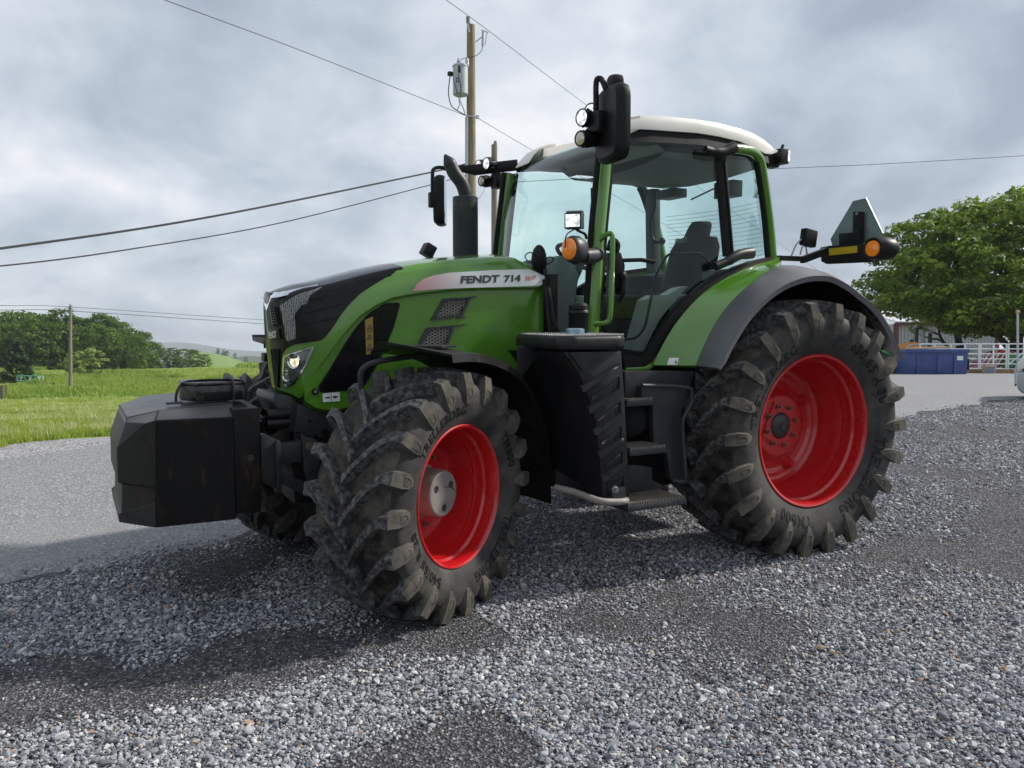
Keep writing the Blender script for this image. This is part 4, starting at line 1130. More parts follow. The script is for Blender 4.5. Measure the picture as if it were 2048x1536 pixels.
# ---- mirrors, work lights, indicators
def work_light(par, o, ax, r, L_=0.09, lens='lit', name='work_light'):
    o = Vector(o); ax = Vector(ax).normalized()
    b = MB().lathe([(-L_, r*0.62), (-L_*0.8, r*0.9), (-L_*0.2, r*1.06), (0, r*1.10), (0.006, r*1.02), (-0.004, r*0.92)], o, ax, 24, cap=True)
    for k in range(10):
        t = 2*PI*k/10; a = ax.orthogonal().normalized(); bb = ax.cross(a); q = (a*math.cos(t)+bb*math.sin(t))*r
        b.bar(o-ax*L_*0.95+q*0.7, o-ax*L_*0.25+q*1.12, 0.006, 0.012)
    body = b.build(name, M['black'], par, ang=50)
    MB().lathe([(-0.003, r*0.93), (0.003, r*0.85), (0.008, r*0.5), (0.010, 0.0)], o, ax, 24).build('lens', M[lens], body)
    return body
def mirror_body(par, c, w, h, th, ang, name='mirror', e1=0.45, e2=0.35):
    rows = []
    for dy, s in ((0, 0.86), (th*0.25, 0.97), (th*0.6, 1.0), (th, 0.96), (th*1.05, 0.90)):
        r_ = []
        for k in range(28):
            t = 2*PI*k/28; ct, st_ = math.cos(t), math.sin(t)
            r_.append(Vector((dy, s*w/2*abs(ct)**e1*(1 if ct > 0 else -1), s*h/2*abs(st_)**e2*(1 if st_ > 0 else -1))))
        rows.append(r_)
    mb = MB().grid(rows, close=True); mb.add(rows[0], [tuple(range(28))]); mb.add(rows[-1], [tuple(range(28))], 1)
    rot = Matrix.Rotation(ang, 3, 'Z')
    mb.v = [rot @ p + Vector(c) for p in mb.v]
    return mb.build(name, [M['black'], M['chrome']], par, ang=40)
cm = P(1211, 247, y=-1.05)
mr = mirror_body(T, cm, 0.30, 0.44, 0.085, math.radians(-8))
MB().box(P(1198, 246, y=-0.99)+V(-.01, 0, 0), (0.07, 0.12, 0.12)).build('mirror_clamp', M['black'], mr, bevel=0.012)
mirror_body(T, P(1219, 169, y=-1.05), 0.14, 0.115, 0.06, math.radians(-14), 'wide_angle_mirror', 0.9, 0.9)
am = smooth_path([P(1192, 245, y=-0.97), P(1192, 200, y=-0.97), P(1192.5, 165, y=-0.97), P(1197, 157, y=-0.98), P(1204, 160, y=-1.0), P(1211, 176, y=-1.03), P(1216, 184, y=-1.04)], 4)
MB().tube(am, 0.017, 8).build('mirror_arm', M['black'], T)
MB().tube([P(1192, 240, y=-0.97), P(1205, 255, y=-0.80), P(1240, 262, y=-0.64)], 0.028, 8).build('mirror_bracket', M['black'], T)
FWD = Vector((-1, -0.18, -0.05))
work_light(T, P(1163.5, 235, y=-0.93), FWD, 0.047); work_light(T, P(1180, 223, y=-0.80), FWD, 0.047)
work_light(T, P(1160.5, 277, y=-0.95), FWD, 0.043, 0.13, 'clear')
MB().tube([P(1178, 262, y=-0.93), P(1192, 275, y=-0.90), P(1195, 250, y=-0.9)], 0.030, 8).build('lamp_bracket', M['black'], T)
# far side
cm = P(869, 402, y=1.08)
mr = mirror_body(T, cm, 0.22, 0.40, 0.085, math.radians(-30))
MB().box(P(865, 400, y=1.0), (0.06, 0.05, 0.12)).build('mirror_clamp', M['black'], mr, bevel=0.01)
MB().tube(smooth_path([P(865, 396, y=1.05), P(865, 350, y=1.05), P(867, 339, y=1.05), P(876, 335, y=1.05), P(890, 335.5, y=1.03)], 4), 0.015, 8).build('mirror_arm', M['black'], T)
bar = MB(); bar.tube([P(888, 336, y=1.03), P(925, 338, y=0.95), P(950, 340, y=0.88), P(990, 335, y=0.78), P(1035, 330, y=0.66)], [0.017, 0.022, 0.035, 0.035, 0.035], 8, flat=(0.6, 1.3)); bar.build('mirror_bracket', M['black'], T)
work_light(T, P(956.5, 332, y=0.90), FWD, 0.044); work_light(T, P(972.5, 327, y=0.76), FWD, 0.044)
work_light(T, P(963, 362, y=0.88), FWD, 0.040, 0.14, 'clear')
MB().box(P(995, 362, y=0.80), (0.08, 0.10, 0.12)).build('lamp_bracket', M['black'], T, bevel=0.015)

# indicator and LED lamp on the near windscreen pillar
o = P(1139, 498, y=-0.83); ax = Vector((-1, -0.45, 0)).normalized()
ind = MB(); prof = []
def ov(o, ax, h, r, n=24, sz=1.25):
    a = Vector((0, 0, 1)); b = ax.cross(a).normalized()
    return [o+ax*h+a*math.sin(2*PI*j/n)*r*sz+b*math.cos(2*PI*j/n)*r for j in range(n)]
rows = [ov(o, ax, h, r) for h, r in ((-0.145, 0.030), (-0.13, 0.055), (-0.08, 0.068), (-0.03, 0.066), (0.0, 0.058), (0.004, 0.052))]
ind.grid(rows, close=True); ind.add(rows[0], [tuple(range(24))]); ind.add(rows[-1], [tuple(range(24))])
ib = ind.build('indicator', M['cast'], T, ang=50)
rows = [ov(o, ax, h, r) for h, r in ((0.0, 0.053), (0.012, 0.050), (0.022, 0.035), (0.026, 0.004))]
al = MB().grid(rows, close=True); al.add(rows[-1], [tuple(range(24))]); al.build('lens', M['amber'], ib, ang=60)
MB().tube([P(1166, 512, y=-0.79), P(1182, 512, y=-0.74), P(1197, 508, y=-0.69)], [0.045, 0.05, 0.045], 12).build('indicator_bracket', M['cast'], T)
o = P(1145.5, 441, y=-0.83); ax = Vector((-0.75, -0.66, 0.0)).normalized(); sd = ax.cross(V(0, 0, 1)).normalized()
Rm = Matrix((sd, ax, V(0, 0, 1))).transposed()
wb = MB().box(o-ax*0.035, (0.105, 0.07, 0.092), Rm)
for i in range(8): wb.box(o-ax*0.05+sd*(-0.045+i*0.013)+V(0, 0, 0.052), (0.004, 0.06, 0.022), Rm)
led = wb.build('work_light', M['cast'], T, bevel=0.004)
MB().box(o+ax*0.002, (0.088, 0.008, 0.075), Rm).build('lens', M['lit'], led, bevel=0.003)
MB().tube(smooth_path([o-ax*0.05+V(0, 0, -0.04), P(1158, 462, y=-.80), P(1170, 468, y=-0.80), P(1173, 478, y=-0.80)], 4), 0.009, 8).build('lamp_stem', M['black'], T)
MB().tube(smooth_path([o-ax*0.05+V(0, 0, -0.045), P(1133, 470, y=-.83), P(1130, 495, y=-0.84)], 4), 0.004, 6).build('lamp_cable', M['black'], T)
# small lamp on the far edge of the hood
MB().box(P(856, 501, y=0.30), (0.08, 0.10, 0.085), Matrix.Rotation(0.5, 3, 'Y')).build('work_light', M['black'], T, bevel=0.012)
MB().tube([P(860, 510, y=0.30), P(864, 523, y=0.30)], 0.018, 8).build('lamp_stem', M['black'], T)
# wiper motor cover and arm in front of the windscreen
o = P(1078, 522, y=-0.30)
wm = MB(); wm.ball(o, 0.075, 16, sc=(0.7, 0.75, 1.45)); wm.build('wiper_motor', M['black'], T)
for pp in ([(1078, 516), (1062, 505), (1050, 512), (1058, 524), (1074, 524)], [(1084, 524), (1098, 514), (1107, 518), (1100, 527), (1086, 528)]):
    MB().tube(smooth_path([P(u, v, y=-0.36) for u, v in pp], 4), 0.004, 6).build('wiper_cable', M['black'], T)
wa = MB(); wa.tube([P(1090, 540, y=-0.40), P(1098, 590, y=-0.52), P(1106, 640, y=-0.58), P(1118, 668, y=-0.60)], 0.014, 8)
wa.tube([P(1088, 560, y=-0.45), P(1094, 610, y=-0.55), P(1100, 668, y=-0.58)], 0.012, 8); wa.build('wiper_arm', M['black'], T)
bh = MB(); bh.box((-1.63, 0, 1.45), (0.06, 1.0, 0.9)); bh.build('bulkhead', M['seal'], T)

# ---- exhaust stack with perforated guard
ex0, ex1 = P(931, 520, y=0.50), P(931, 395, y=0.50)
eg = MB().lathe([(0, 0.093), (ex1.z-ex0.z, 0.093), (ex1.z-ex0.z+0.004, 0.085)], ex0, (0, 0, 1), 40)
es = eg.build('exhaust_guard', M['cast'], T)
hm = MB()
for i in range(22):
    for j in range(30):
        t = 2*PI*(j+0.5*(i % 2))/30; z = 0.03+i*0.0165
        if z > ex1.z-ex0.z-0.06: continue
        n = Vector((math.cos(t), math.sin(t), 0)); a = Vector((-n.y, n.x, 0)); c = ex0+n*0.0945+V(0, 0, z)
        hm.add([c+a*math.cos(k*PI/3)*0.0048+V(0, 0, 1)*math.sin(k*PI/3)*0.0048 for k in range(6)], [(0, 1, 2, 3, 4, 5)])
tag(hm.build('guard_holes', M['seal'], es, fix=False), kind='stuff')
ep = smooth_path([ex1+V(0, 0, -0.05), ex1+V(0, 0, 0.02), ex1+V(-0.03, 0, 0.10), ex1+V(-0.09, 0, 0.17), ex1+V(-0.125, 0, 0.235), ex1+V(-0.165, 0, 0.295)], 4)
et = MB().tube(ep, [0.05]*14+[0.048]*(len(ep)-14-4)+[0.043, 0.032, 0.02, 0.008], 20); et.build('exhaust_pipe', M['cast'], T, ang=60)

# ---- rear fenders
def polar(pts, y):
    q = [P(u, v, y=y) for u, v in pts]
    q = [(math.degrees(math.atan2(p.z-0.86, p.x)), math.hypot(p.x, p.z-0.86)) for p in q]; q.sort()
    return [a for a, _ in q], [b for _, b in q]
S1a, S1r = polar([(1307, 724), (1335, 671), (1379, 613), (1423.5, 573), (1490, 540), (1552, 528)], -0.82)
S2a, S2r = polar([(1392, 730), (1412.6, 681.6), (1445, 625), (1481, 585), (1530, 548), (1550, 532)], -0.99)
CRa, CRr = polar([(1552, 530), (1580, 526), (1620, 527), (1660, 538), (1710, 565), (1750, 605), (1780, 650), (1797, 685)], -1.12)
S3a, S3r = polar([(1441, 727), (1449, 720), (1473, 673.5), (1509.5, 621), (1566, 572.6), (1622, 552.5), (1663, 552.5), (1723, 589), (1768, 633), (1796, 687)], -1.25)
def pol(a, r, y): a = math.radians(a); return Vector((r*math.cos(a), y, 0.86+r*math.sin(a)))
def frow(a):
    rc = interp(a, CRa, CRr); r3 = interp(a, S3a, S3r)
    t = max(0, min(1, (a-88)/17))
    r1 = interp(a, S1a, S1r); r2 = interp(a, S2a, S2r)
    rear = [rc-0.01, rc, rc-0.012, (rc+r3)/2, r3]
    front = [r1, (r1+r2)/2+0.006, r2, (r2+r3)/2+(0.012 if a < 150 else 0), r3]
    y0 = [-0.82, -0.905, -0.99, -1.13, -1.245]; yr = [-0.66, -0.86, -1.02, -1.15, -1.245]
    rr = [b*t+c*(1-t) for b, c in zip(front, rear)]; yy = [b*t+c*(1-t) for b, c in zip(y0, yr)]
    aa = [a]*5
    if a > 120:
        aa = [120+(a-120)/32*(180-math.degrees(math.asin(min(1, 0.455/r)))-120) for r in rr]
    return rr, yy, aa
for sgn in (-1, 1):
    g1, g2, rows1, rows2 = MB(), MB(), [], []
    for a in list(np.linspace(29, 152, 42)):
        rr, yy, aa = frow(a)
        pts = [pol(q, r, y) for q, r, y in zip(aa, rr, yy)]
        lip = pol(aa[4], rr[4]-0.035, (yy[4]+0.012)); inner = [pol(q, r-0.03, y+0.01) for q, r, y in zip(aa, rr, yy)]
        if sgn < 0: pts = [mir(p) for p in pts]; lip = mir(lip); inner = [mir(p) for p in inner]
        rows1.append(pts[:3]+inner[2::-1]); rows2.append([pts[2]+Vector((0, -0.003*sgn, 0))]+smooth_path(pts[2:], 3)[1:]+[lip]+inner[3:1:-1])
    for mb, rw in ((g1, rows1), (g2, rows2)):
        mb.grid(rw, close=True); mb.add(rw[0], [tuple(range(len(rw[0])))]); mb.add(rw[-1], [tuple(range(len(rw[-1])))])
    f1 = g1.build('rear_fender', M['green'], T, ang=45)
    g2.build('fender_edge', M['greyp'], f1, ang=45)
    fl = MB(); arc = [pol(a, frow(a)[0][0]-0.035, -0.64) for a in np.linspace(29, 152, 30)]
    rows = [[(p if sgn > 0 else mir(p)) for p in arc], [V(p.x*0.3, p.y if sgn > 0 else -p.y, 0.86+(p.z-0.86)*0.3) for p in arc]]
    fl.grid(rows)
    rows = []
    for a in np.linspace(29, 150, 30):
        fr3 = frow(a); q = [pol(a, fr3[0][0]-0.034, -0.635)]+[pol(a, fr3[0][j]-0.034, fr3[1][j]) for j in (0, 1, 2, 3)]; rows.append(q if sgn > 0 else [mir(p) for p in q])
    fl.grid(rows)
    fl.build('fender_liner', M['seal'], f1, ang=45)
s_fd = surf_bvh(g1)
fk = lay([(1338, 716), (1358, 716), (1354, 730), (1334, 730)], s_fd, 0.004, 0.004, 9).build('instruction_sticker', M['sticker'], T)
lay([(1349, 727), (1351.5, 720), (1354, 727)], s_fd, 0.0055, 0.003, 9).build('sticker_print', M['ink'], fk)

# ---- rear lamp bar, slow-vehicle emblem
rb = MB(); rb.bar(P(1552, 516, y=-0.60), P(1610, 518, y=-0.62), 0.05, 0.035); rb.bar(P(1604, 520, y=-0.62), P(1652, 502, y=-0.64), 0.05, 0.05); rb.build('lamp_arm', M['black'], T)
bb = MB(); bb.prism([P(u, v, x=0.78) for u, v in ((1640, 495), (1660, 491), (1738, 489), (1740, 524), (1652, 528), (1642, 523))], (0.05, 0, 0)); tb_ = bb.build('lamp_bar', M['black'], T, bevel=0.005)
MB().prism([P(u, v, x=0.775) for u, v in ((1658, 497), (1714, 491.5), (1714, 505), (1658, 511))], (0.006, 0, 0)).build('reflector', M['yellow'], tb_)
o = P(1744, 497, x=0.74); hb = MB()
rows = [[o+V(dx, math.cos(t)*r*1.0, math.sin(t)*r) for t in np.linspace(0, 2*PI, 24, endpoint=False)] for dx, r in ((0.17, 0.045), (0.12, 0.082), (0.04, 0.088), (0.0, 0.078), (0.01, 0.062))]
hb.grid(rows, close=True); hb.add(rows[0], [tuple(range(24))]); hb.add(rows[-1], [tuple(range(24))])
hb.v = [V(p.x, p.y-max(0, (p.x-o.x))*0.35, p.z) for p in hb.v]
il = hb.build('indicator', M['black'], T, ang=50)
MB().lathe([(-0.012, 0.060), (0.004, 0.056), (0.014, 0.0)], o+V(0.004, 0, 0), (-1, 0, 0), 24).build('lens', M['amber'], il)
em = [(1706, 402), (1732.5, 396), (1766, 466), (1760, 480), (1735, 485), (1690, 492), (1666, 496), (1661, 478)]
M['alu'] = mat('bare_aluminium_plate', (0.24, 0.28, 0.29), rough=0.28, metal=0.6, vary=0.08)
MB().prism([P(u, v, x=0.86) for u, v in em], (0.004, 0, 0)).build('slow_vehicle_plate', M['alu'], T)
eb = MB(); eb.prism([P(u, v, x=0.83) for u, v in ((1706, 423), (1724, 423), (1724, 494), (1704, 494))], (0.025, 0, 0)); eb.prism([P(u, v, x=0.80) for u, v in ((1677, 467), (1705, 465), (1710, 456), (1716, 456), (1718, 490), (1678, 492))], (0.05, 0, 0)); eb.build('plate_bracket', M['black'], T, bevel=0.003)
MB().lathe([(0, 0.012), (0.01, 0.010)], P(1714.5, 427.5, x=0.828), (-1, 0, 0), 12).build('plate_bolt', M['steel'], T)
MB().box(P(1617, 476, y=-0.62), (0.13, 0.06, 0.13), Matrix.Rotation(0.15, 3, 'Y')).build('work_light', M['black'], T, bevel=0.015)
wf = MB(); wf.tube(smooth_path([P(1603, 478, y=-.62), P(1592, 490, y=-.62), P(1583, 511, y=-.62)], 4), 0.006, 6); wf.tube([P(1600, 510, y=-.62), P(1604, 494, y=-.62), P(1612, 493, y=-.62), P(1614, 510, y=-.62)], 0.006, 6); wf.build('lamp_stem', M['steel'], T)
# rear roof lamps
b = MB(); b.box(P(1560, 314, y=-0.50), (0.09, 0.10, 0.11)); b.box(P(1540, 322, y=-0.45), (0.12, 0.08, 0.10)); rl_ = b.build('work_light', M['black'], T, bevel=0.01)
MB().box(P(1573, 314, y=-0.515), (0.02, 0.085, 0.085), Matrix.Rotation(-0.35, 3, 'Z')).build('lens', M['lit'], rl_, bevel=0.008)
MB().tube([P(1561, 305, y=-.5), P(1566, 290, y=-.5)], 0.012, 6).build('lamp_stem', M['black'], T)

# ---- fuel tank with wheel arch
YT = -1.13
yt = lambda u, v, y=YT: P(u, v, y=y)
tk = MB()
outer = [(1126, 704), (1243, 702), (1250, 800), (1260, 996), (1206, 999), (1203, 960), (1199, 900), (1192, 848), (1178, 796), (1158, 746), (1142, 722)]
innr = [(1100, 704), None]
front = [yt(u, v) for u, v in outer]
tk.prism(front, (0, 0.52, 0))
tank = tk.build('fuel_tank', M['tank'], T, bevel=0.012)
ar = MB(); fr_ = [(1122, 704), (1132, 712), (1146, 726), (1162, 748), (1181, 797), (1195, 848), (1202, 900), (1206, 960), (1209, 998)]
inn_ = [P(u, v, y=-0.82) for u, v in ((1099, 704), (1106, 712), (1117, 728), (1131, 752), (1149, 797), (1160, 848), (1165, 900), (1165, 955), (1164, 985))]
out_ = [yt(u-1, v)+V(0, 0.02, 0) for u, v in fr_]
dp_ = [p+V(-0.10, 0.35, 0) for p in inn_]
rows = [out_, [a.lerp(b, 0.5)+V(0.012, 0, 0) for a, b in zip(out_, inn_)], inn_, dp_]
ar.grid(rows); ar.build('tank_arch', M['black'], tank, ang=60)
# recessed bays and ribs on the outer face
s_tk = surf_fn(lambda x, z: YT)
rib = MB()
for i in range(6):
    v0 = 722+i*49.5; uR = 1238+i*2.2; uL = [1158, 1172, 1183, 1192, 1199, 1203][i]
    sl = (uR-uL)*0.62
    a = [(uL+1, v0+sl+2), (uR-3, v0+4), (uR-1, v0+8), (uL+8, v0+sl+12), (uL+3, v0+sl+11)]
    lay(a, s_tk, 0.022, 0.026, 9, rib)
    b = [(uL+10, v0+sl-20), (uR-8, v0-13), (uR-7, v0-9), (uL+11, v0+sl-15)] if i else None
    if b: lay(b, s_tk, 0.010, 0.014, 9, rib)
    if i: lay([(uR-3, v0-18), (uR-0.5, v0-17), (uR-0.5, v0+4), (uR-3, v0+6)], s_tk, 0.008, 0.01, 9, rib)
rib.build('tank_rib', M['tank'], tank, bevel=0.003)
lay([(1136, 705), (1201, 704), (1201, 715), (1162, 742), (1152, 726)], s_tk, 0.010, 0.014, 9).build('tank_panel', M['tank'], tank, bevel=0.003)
pk = MB(); lay(rnd_poly([(1214, 962), (1247, 957), (1248, 990), (1216, 997)], 4), s_tk, 0.003, 0.006, 9, pk); pk.build('guard_pocket', M['seal'], tank)
gb = MB(); lay([(1217, 977), (1244, 973), (1247, 998), (1220, 1000)], s_tk, 0.03, 0.03, 9, gb); gd_ = gb.build('guard_bracket', M['cast'], tank, bevel=0.005)
MB().lathe([(0, 0.022), (0.004, 0.022), (0.006, 0.013), (0.022, 0.012)], P(1230, 979, y=YT-0.03), (0, -1, 0), 18).build('guard_bolt', M['steel'], gd_)
tl = MB()
topf = [P(1036, 690, y=-0.78), P(1037, 690, y=-0.74)]
pl = [Vector((-1.575, -1.165, 0)), Vector((-1.90, -1.165, 0)), Vector((-1.975, -1.10, 0)), Vector((-2.0, -0.70, 0)), Vector((-1.98, -0.62, 0)), Vector((-1.50, -0.62, 0)), Vector((-1.50, -1.10, 0))]
z0_, z1_ = P(1180, 700, y=-1.16).z, P(1180, 671, y=-1.16).z
tl.prism([p+V(0, 0, z0_) for p in pl], (0, 0, z1_-z0_)); lid = tl.build('tank_lid', M['tank'], T, bevel=0.03, seg=3)
tf = MB(); tf.prism([P(u, v, y=-0.80) for u, v in ((1034, 690), (1100, 700), (1085, 708), (1066, 724), (1049, 747), (1033, 760))], (0.03, 0.05, 0)); tf.build('tank_front', M['tank'], T, bevel=0.006)
tr_ = MB()
for i in range(11):
    for j in range(22):
        tr_.lathe([(0, 0.007), (0.008, 0.004)], (-1.54-i*0.041, -1.13+j*0.0225, z1_), (0, 0, 1), 5)
tag(tr_.build('tread_studs', M['steel'], lid), kind='stuff')
MB().lathe([(0, 0.05), (0.012, 0.05), (0.014, 0.056), (0.04, 0.056), (0.046, 0.045)], P(1150, 668, y=-0.98)+V(0, 0, -0.012), (0, 0, 1), 24).build('filler_cap', mat('blue_filler_cap', (0.35, 0.48, 0.62), rough=0.25, metal=0.6), T)
pc_ = P(1157, 672, y=-0.82)
MB().lathe([(-0.05, 0.062), (0.13, 0.060), (0.14, 0.066), (0.15, 0.064), (0.16, 0.058), (0.165, 0.062), (0.185, 0.060), (0.20, 0.045), (0.205, 0.0)], pc_, (0, 0, 1), 28).build('air_cleaner', M['black'], T)
# tubular guard under the tank
MB().tube(smooth_path([P(1110, 975, y=-0.95), P(1150, 985, y=-1.05), P(1195, 1001, y=-1.16), P(1225, 1004, y=-1.18), P(1247, 1003, y=-1.18), P(1253, 1000, y=-1.14)], 5), 0.021, 12).build('tank_guard_tube', M['hub'], T)
MB().prism([P(u, v, y=-0.95) for u, v in ((1111, 975), (1206, 998), (1206, 992), (1111, 940))], (0, 0.3, 0)).build('tank_base', M['black'], T)

# ---- steps
M['step'] = mat('muddy_step', (0.10, 0.085, 0.07), rough=0.7, vary=0.3, vscale=20, dirt=(0.20, 0.15, 0.10), dscale=14, damt=0.6, dth=0.5)
for u0, u1, v, y, dpt in ((1254, 1308, 800, -1.0, 0.20), (1260, 1334, 897, -1.10, 0.24), (1256, 1374, 1004, -1.22, 0.27)):
    p0, p1 = P(u0, v, y=y), P(u1, v-1, y=y)
    zz_ = (p0.z+p1.z)/2
    sm = MB(); sm.box(((p0.x+p1.x)/2, y+dpt/2, zz_-0.022), (p1.x-p0.x, dpt, 0.036)); s_ = sm.build('step', M['cast'], T, bevel=0.008)
    tr2 = MB(); tr2.box(((p0.x+p1.x)/2, y+dpt/2, zz_+0.001), (p1.x-p0.x-0.03, dpt-0.03, 0.012)); tr2.build('step_tread', M['step'], s_)
    te = MB(); nn = int((p1.x-p0.x)/0.018)
    for i in range(nn): te.box((p0.x+0.015+i*0.018, y+0.012, zz_+0.004), (0.008, 0.012, 0.016))
    te.build('step_teeth', M['steel'], s_)
sp_ = MB(); sp_.prism([P(u, v, y=-0.98) for u, v in ((1283, 772), (1372, 775), (1372, 790), (1362, 835), (1364, 860), (1370, 950), (1366, 962), (1342, 960), (1334, 905), (1308, 902), (1306, 810), (1284, 806))], (0, 0.05, 0)); sp_.build('step_panel', M['cast'], T, bevel=0.006)
MB().tube(smooth_path([P(1284, 771, y=-1.02), P(1330, 772, y=-1.03), P(1376, 776, y=-1.04), P(1383, 783, y=-1.04), P(1381, 810, y=-1.04), P(1367, 836, y=-1.04), P(1365, 862, y=-1.04), P(1371, 955, y=-1.04), P(1366, 963, y=-1.03), P(1344, 960, y=-1.02)], 4), 0.013, 10).build('step_rail', M['cast'], T)
ub = MB(); ub.prism([P(u, v, y=-0.92) for u, v in ((1250, 742), (1390, 742), (1380, 774), (1284, 772), (1284, 800), (1250, 800))], (0, 0.05, 0)); ub.build('step_bracket', M['cast'], T, bevel=0.006); ub = MB(); ub.prism([P(u, v, y=-0.90) for u, v in ((1256, 930), (1272, 930), (1305, 935), (1305, 960), (1336, 975), (1338, 998), (1256, 1000))], (0, 0.20, 0)); ub.build('step_bracket', M['cast'], T, bevel=0.006)
ub2 = MB(); ub2.prism([P(u, v, y=-0.70) for u, v in ((1250, 745), (1395, 742), (1395, 960), (1250, 985))], (0, 0.35, 0)); ub2.tube([P(1258, 835, y=-0.8), P(1258, 835, y=-0.5)], 0.13, 24); ub2.build('transmission_side', M['black'], T, bevel=0.01)

# ---- chassis
ch = MB(); ch.box((-1.2, 0, 0.92), (3.0, 0.62, 0.72)); ch.box((-0.05, 0, 0.85), (0.75, 0.70, 0.62)); ch.box((-2.65, 0, 0.98), (0.9, 0.50, 0.5))
ch.tube([(0, -0.9, 0.86), (0, 0.9, 0.86)], 0.14, 16); ch.build('chassis', M['black'], T, bevel=0.03)
MB().box((-3.05, 0.02, 0.80), (0.45, 0.62, 0.55)).build('linkage_housing', M['black'], T, bevel=0.04)
fa = MB(); fa.tube([(-2.783, -0.70, 0.665), (-2.783, -0.3, 0.66), (-2.783, 0.3, 0.66), (-2.783, 0.70, 0.665)], [0.10, 0.12, 0.12, 0.10], 14)
for sg in (-1, 1): fa.tube([(-2.783, sg*0.72, 0.50), (-2.783, sg*0.72, 0.84)], 0.085, 14)
fa.build('front_axle', M['cast'], T)
yC = -0.30
cs_ = MB()
cs_.prism([P(u, v, y=yC) for u, v in ((596, 806), (654, 829), (700, 838), (690, 868), (655, 874), (634, 878), (616, 876), (604, 866), (588, 865))], (0, 0.55, 0))
cs_.prism([P(u, v, y=yC+0.02) for u, v in ((549, 790), (560, 791), (582, 793), (597, 807), (589, 865), (562, 862), (560, 830), (546, 806))], (0, 0.50, 0))
ctg = cs_.build('front_casting', M['cast'], T, bevel=0.012)
for u, v, r in ((650.5, 865, 0.024), (631, 872, 0.014), (619, 842, 0.010)): MB().lathe([(-0.01, r), (0.004, r), (0.0045, r*0.7)], P(u, v, y=yC), (0, -1, 0), 18).build('casting_hole', M['seal'], ctg)
for u, v in ((577, 828), (577, 845)): MB().tube([P(u, v, y=yC-0.02), P(u-1, v, y=yC-0.02)+V(-0.12, 0, 0)], 0.034, 14).build('hose_coupler', M['black'], T)
ct = MB(); ct.prism([P(u, v, y=-0.36) for u, v in ((601, 867), (616, 876), (632, 880), (640, 900), (640, 985), (619, 985), (608, 935))], (0, 0.10, 0)); ct.build('linkage_column', M['cast'], T, bevel=0.008)
MB().lathe([(0, 0.026), (0.01, 0.026), (0.011, 0.014)], P(619, 893, y=-0.36), (0, -1, 0), 18).build('column_bolt', M['bolt'], T)
lk = MB(); lk.prism([P(u, v, y=-0.42) for u, v in ((550, 886), (555, 880), (560, 882), (563, 890), (564, 985), (553, 985))], (0, 0.06, 0))
lk.prism([P(u, v, y=-0.40) for u, v in ((521, 869), (530, 868), (556, 882), (554, 980), (523, 962))], (0, 0.04, 0)); lk.build('linkage_plate', M['cast'], T, bevel=0.005)
l2 = MB(); l2.prism([P(u, v, y=-0.36) for u, v in ((562, 887), (590, 885), (602, 880), (604, 924), (563, 927))], (0, 0.08, 0)); l2.prism([P(u, v, y=-0.36) for u, v in ((563, 946), (608, 963), (612, 992), (563, 968))], (0, 0.08, 0)); l2.build('linkage_arm', M['cast'], T, bevel=0.006)
rg = random.Random(4)
for i in range(9):
    a = P(522+rg.uniform(0, 6), 818+i*4.5, y=-0.20+rg.uniform(-.1, .1)); b = P(562+rg.uniform(-4, 6), 815+i*5, y=-0.15+rg.uniform(-.1, .1)); mdl = (a+b)/2+V(0, 0, rg.uniform(-0.05, 0.03))
    MB().tube(smooth_path([a, mdl, b], 5), rg.choice((0.008, 0.011, 0.014)), 7).build('hydraulic_hose', M['black'], T)
for u, v in ((537, 833), (548, 826), (543, 848), (553, 842)): MB().box(P(u, v, y=-0.22), (0.06, 0.05, 0.035)).build('hose_coupler', M['cast'], T, bevel=0.006)
sp2 = MB(); hx = [P(619+2*math.sin(i*0.9), 905+i*0.7, y=-0.34)+V(0, 0.012*math.cos(i*0.9), 0) for i in range(90)]; sp2.tube(hx, 0.0035, 5); sp2.build('coil_hose', M['black'], T)
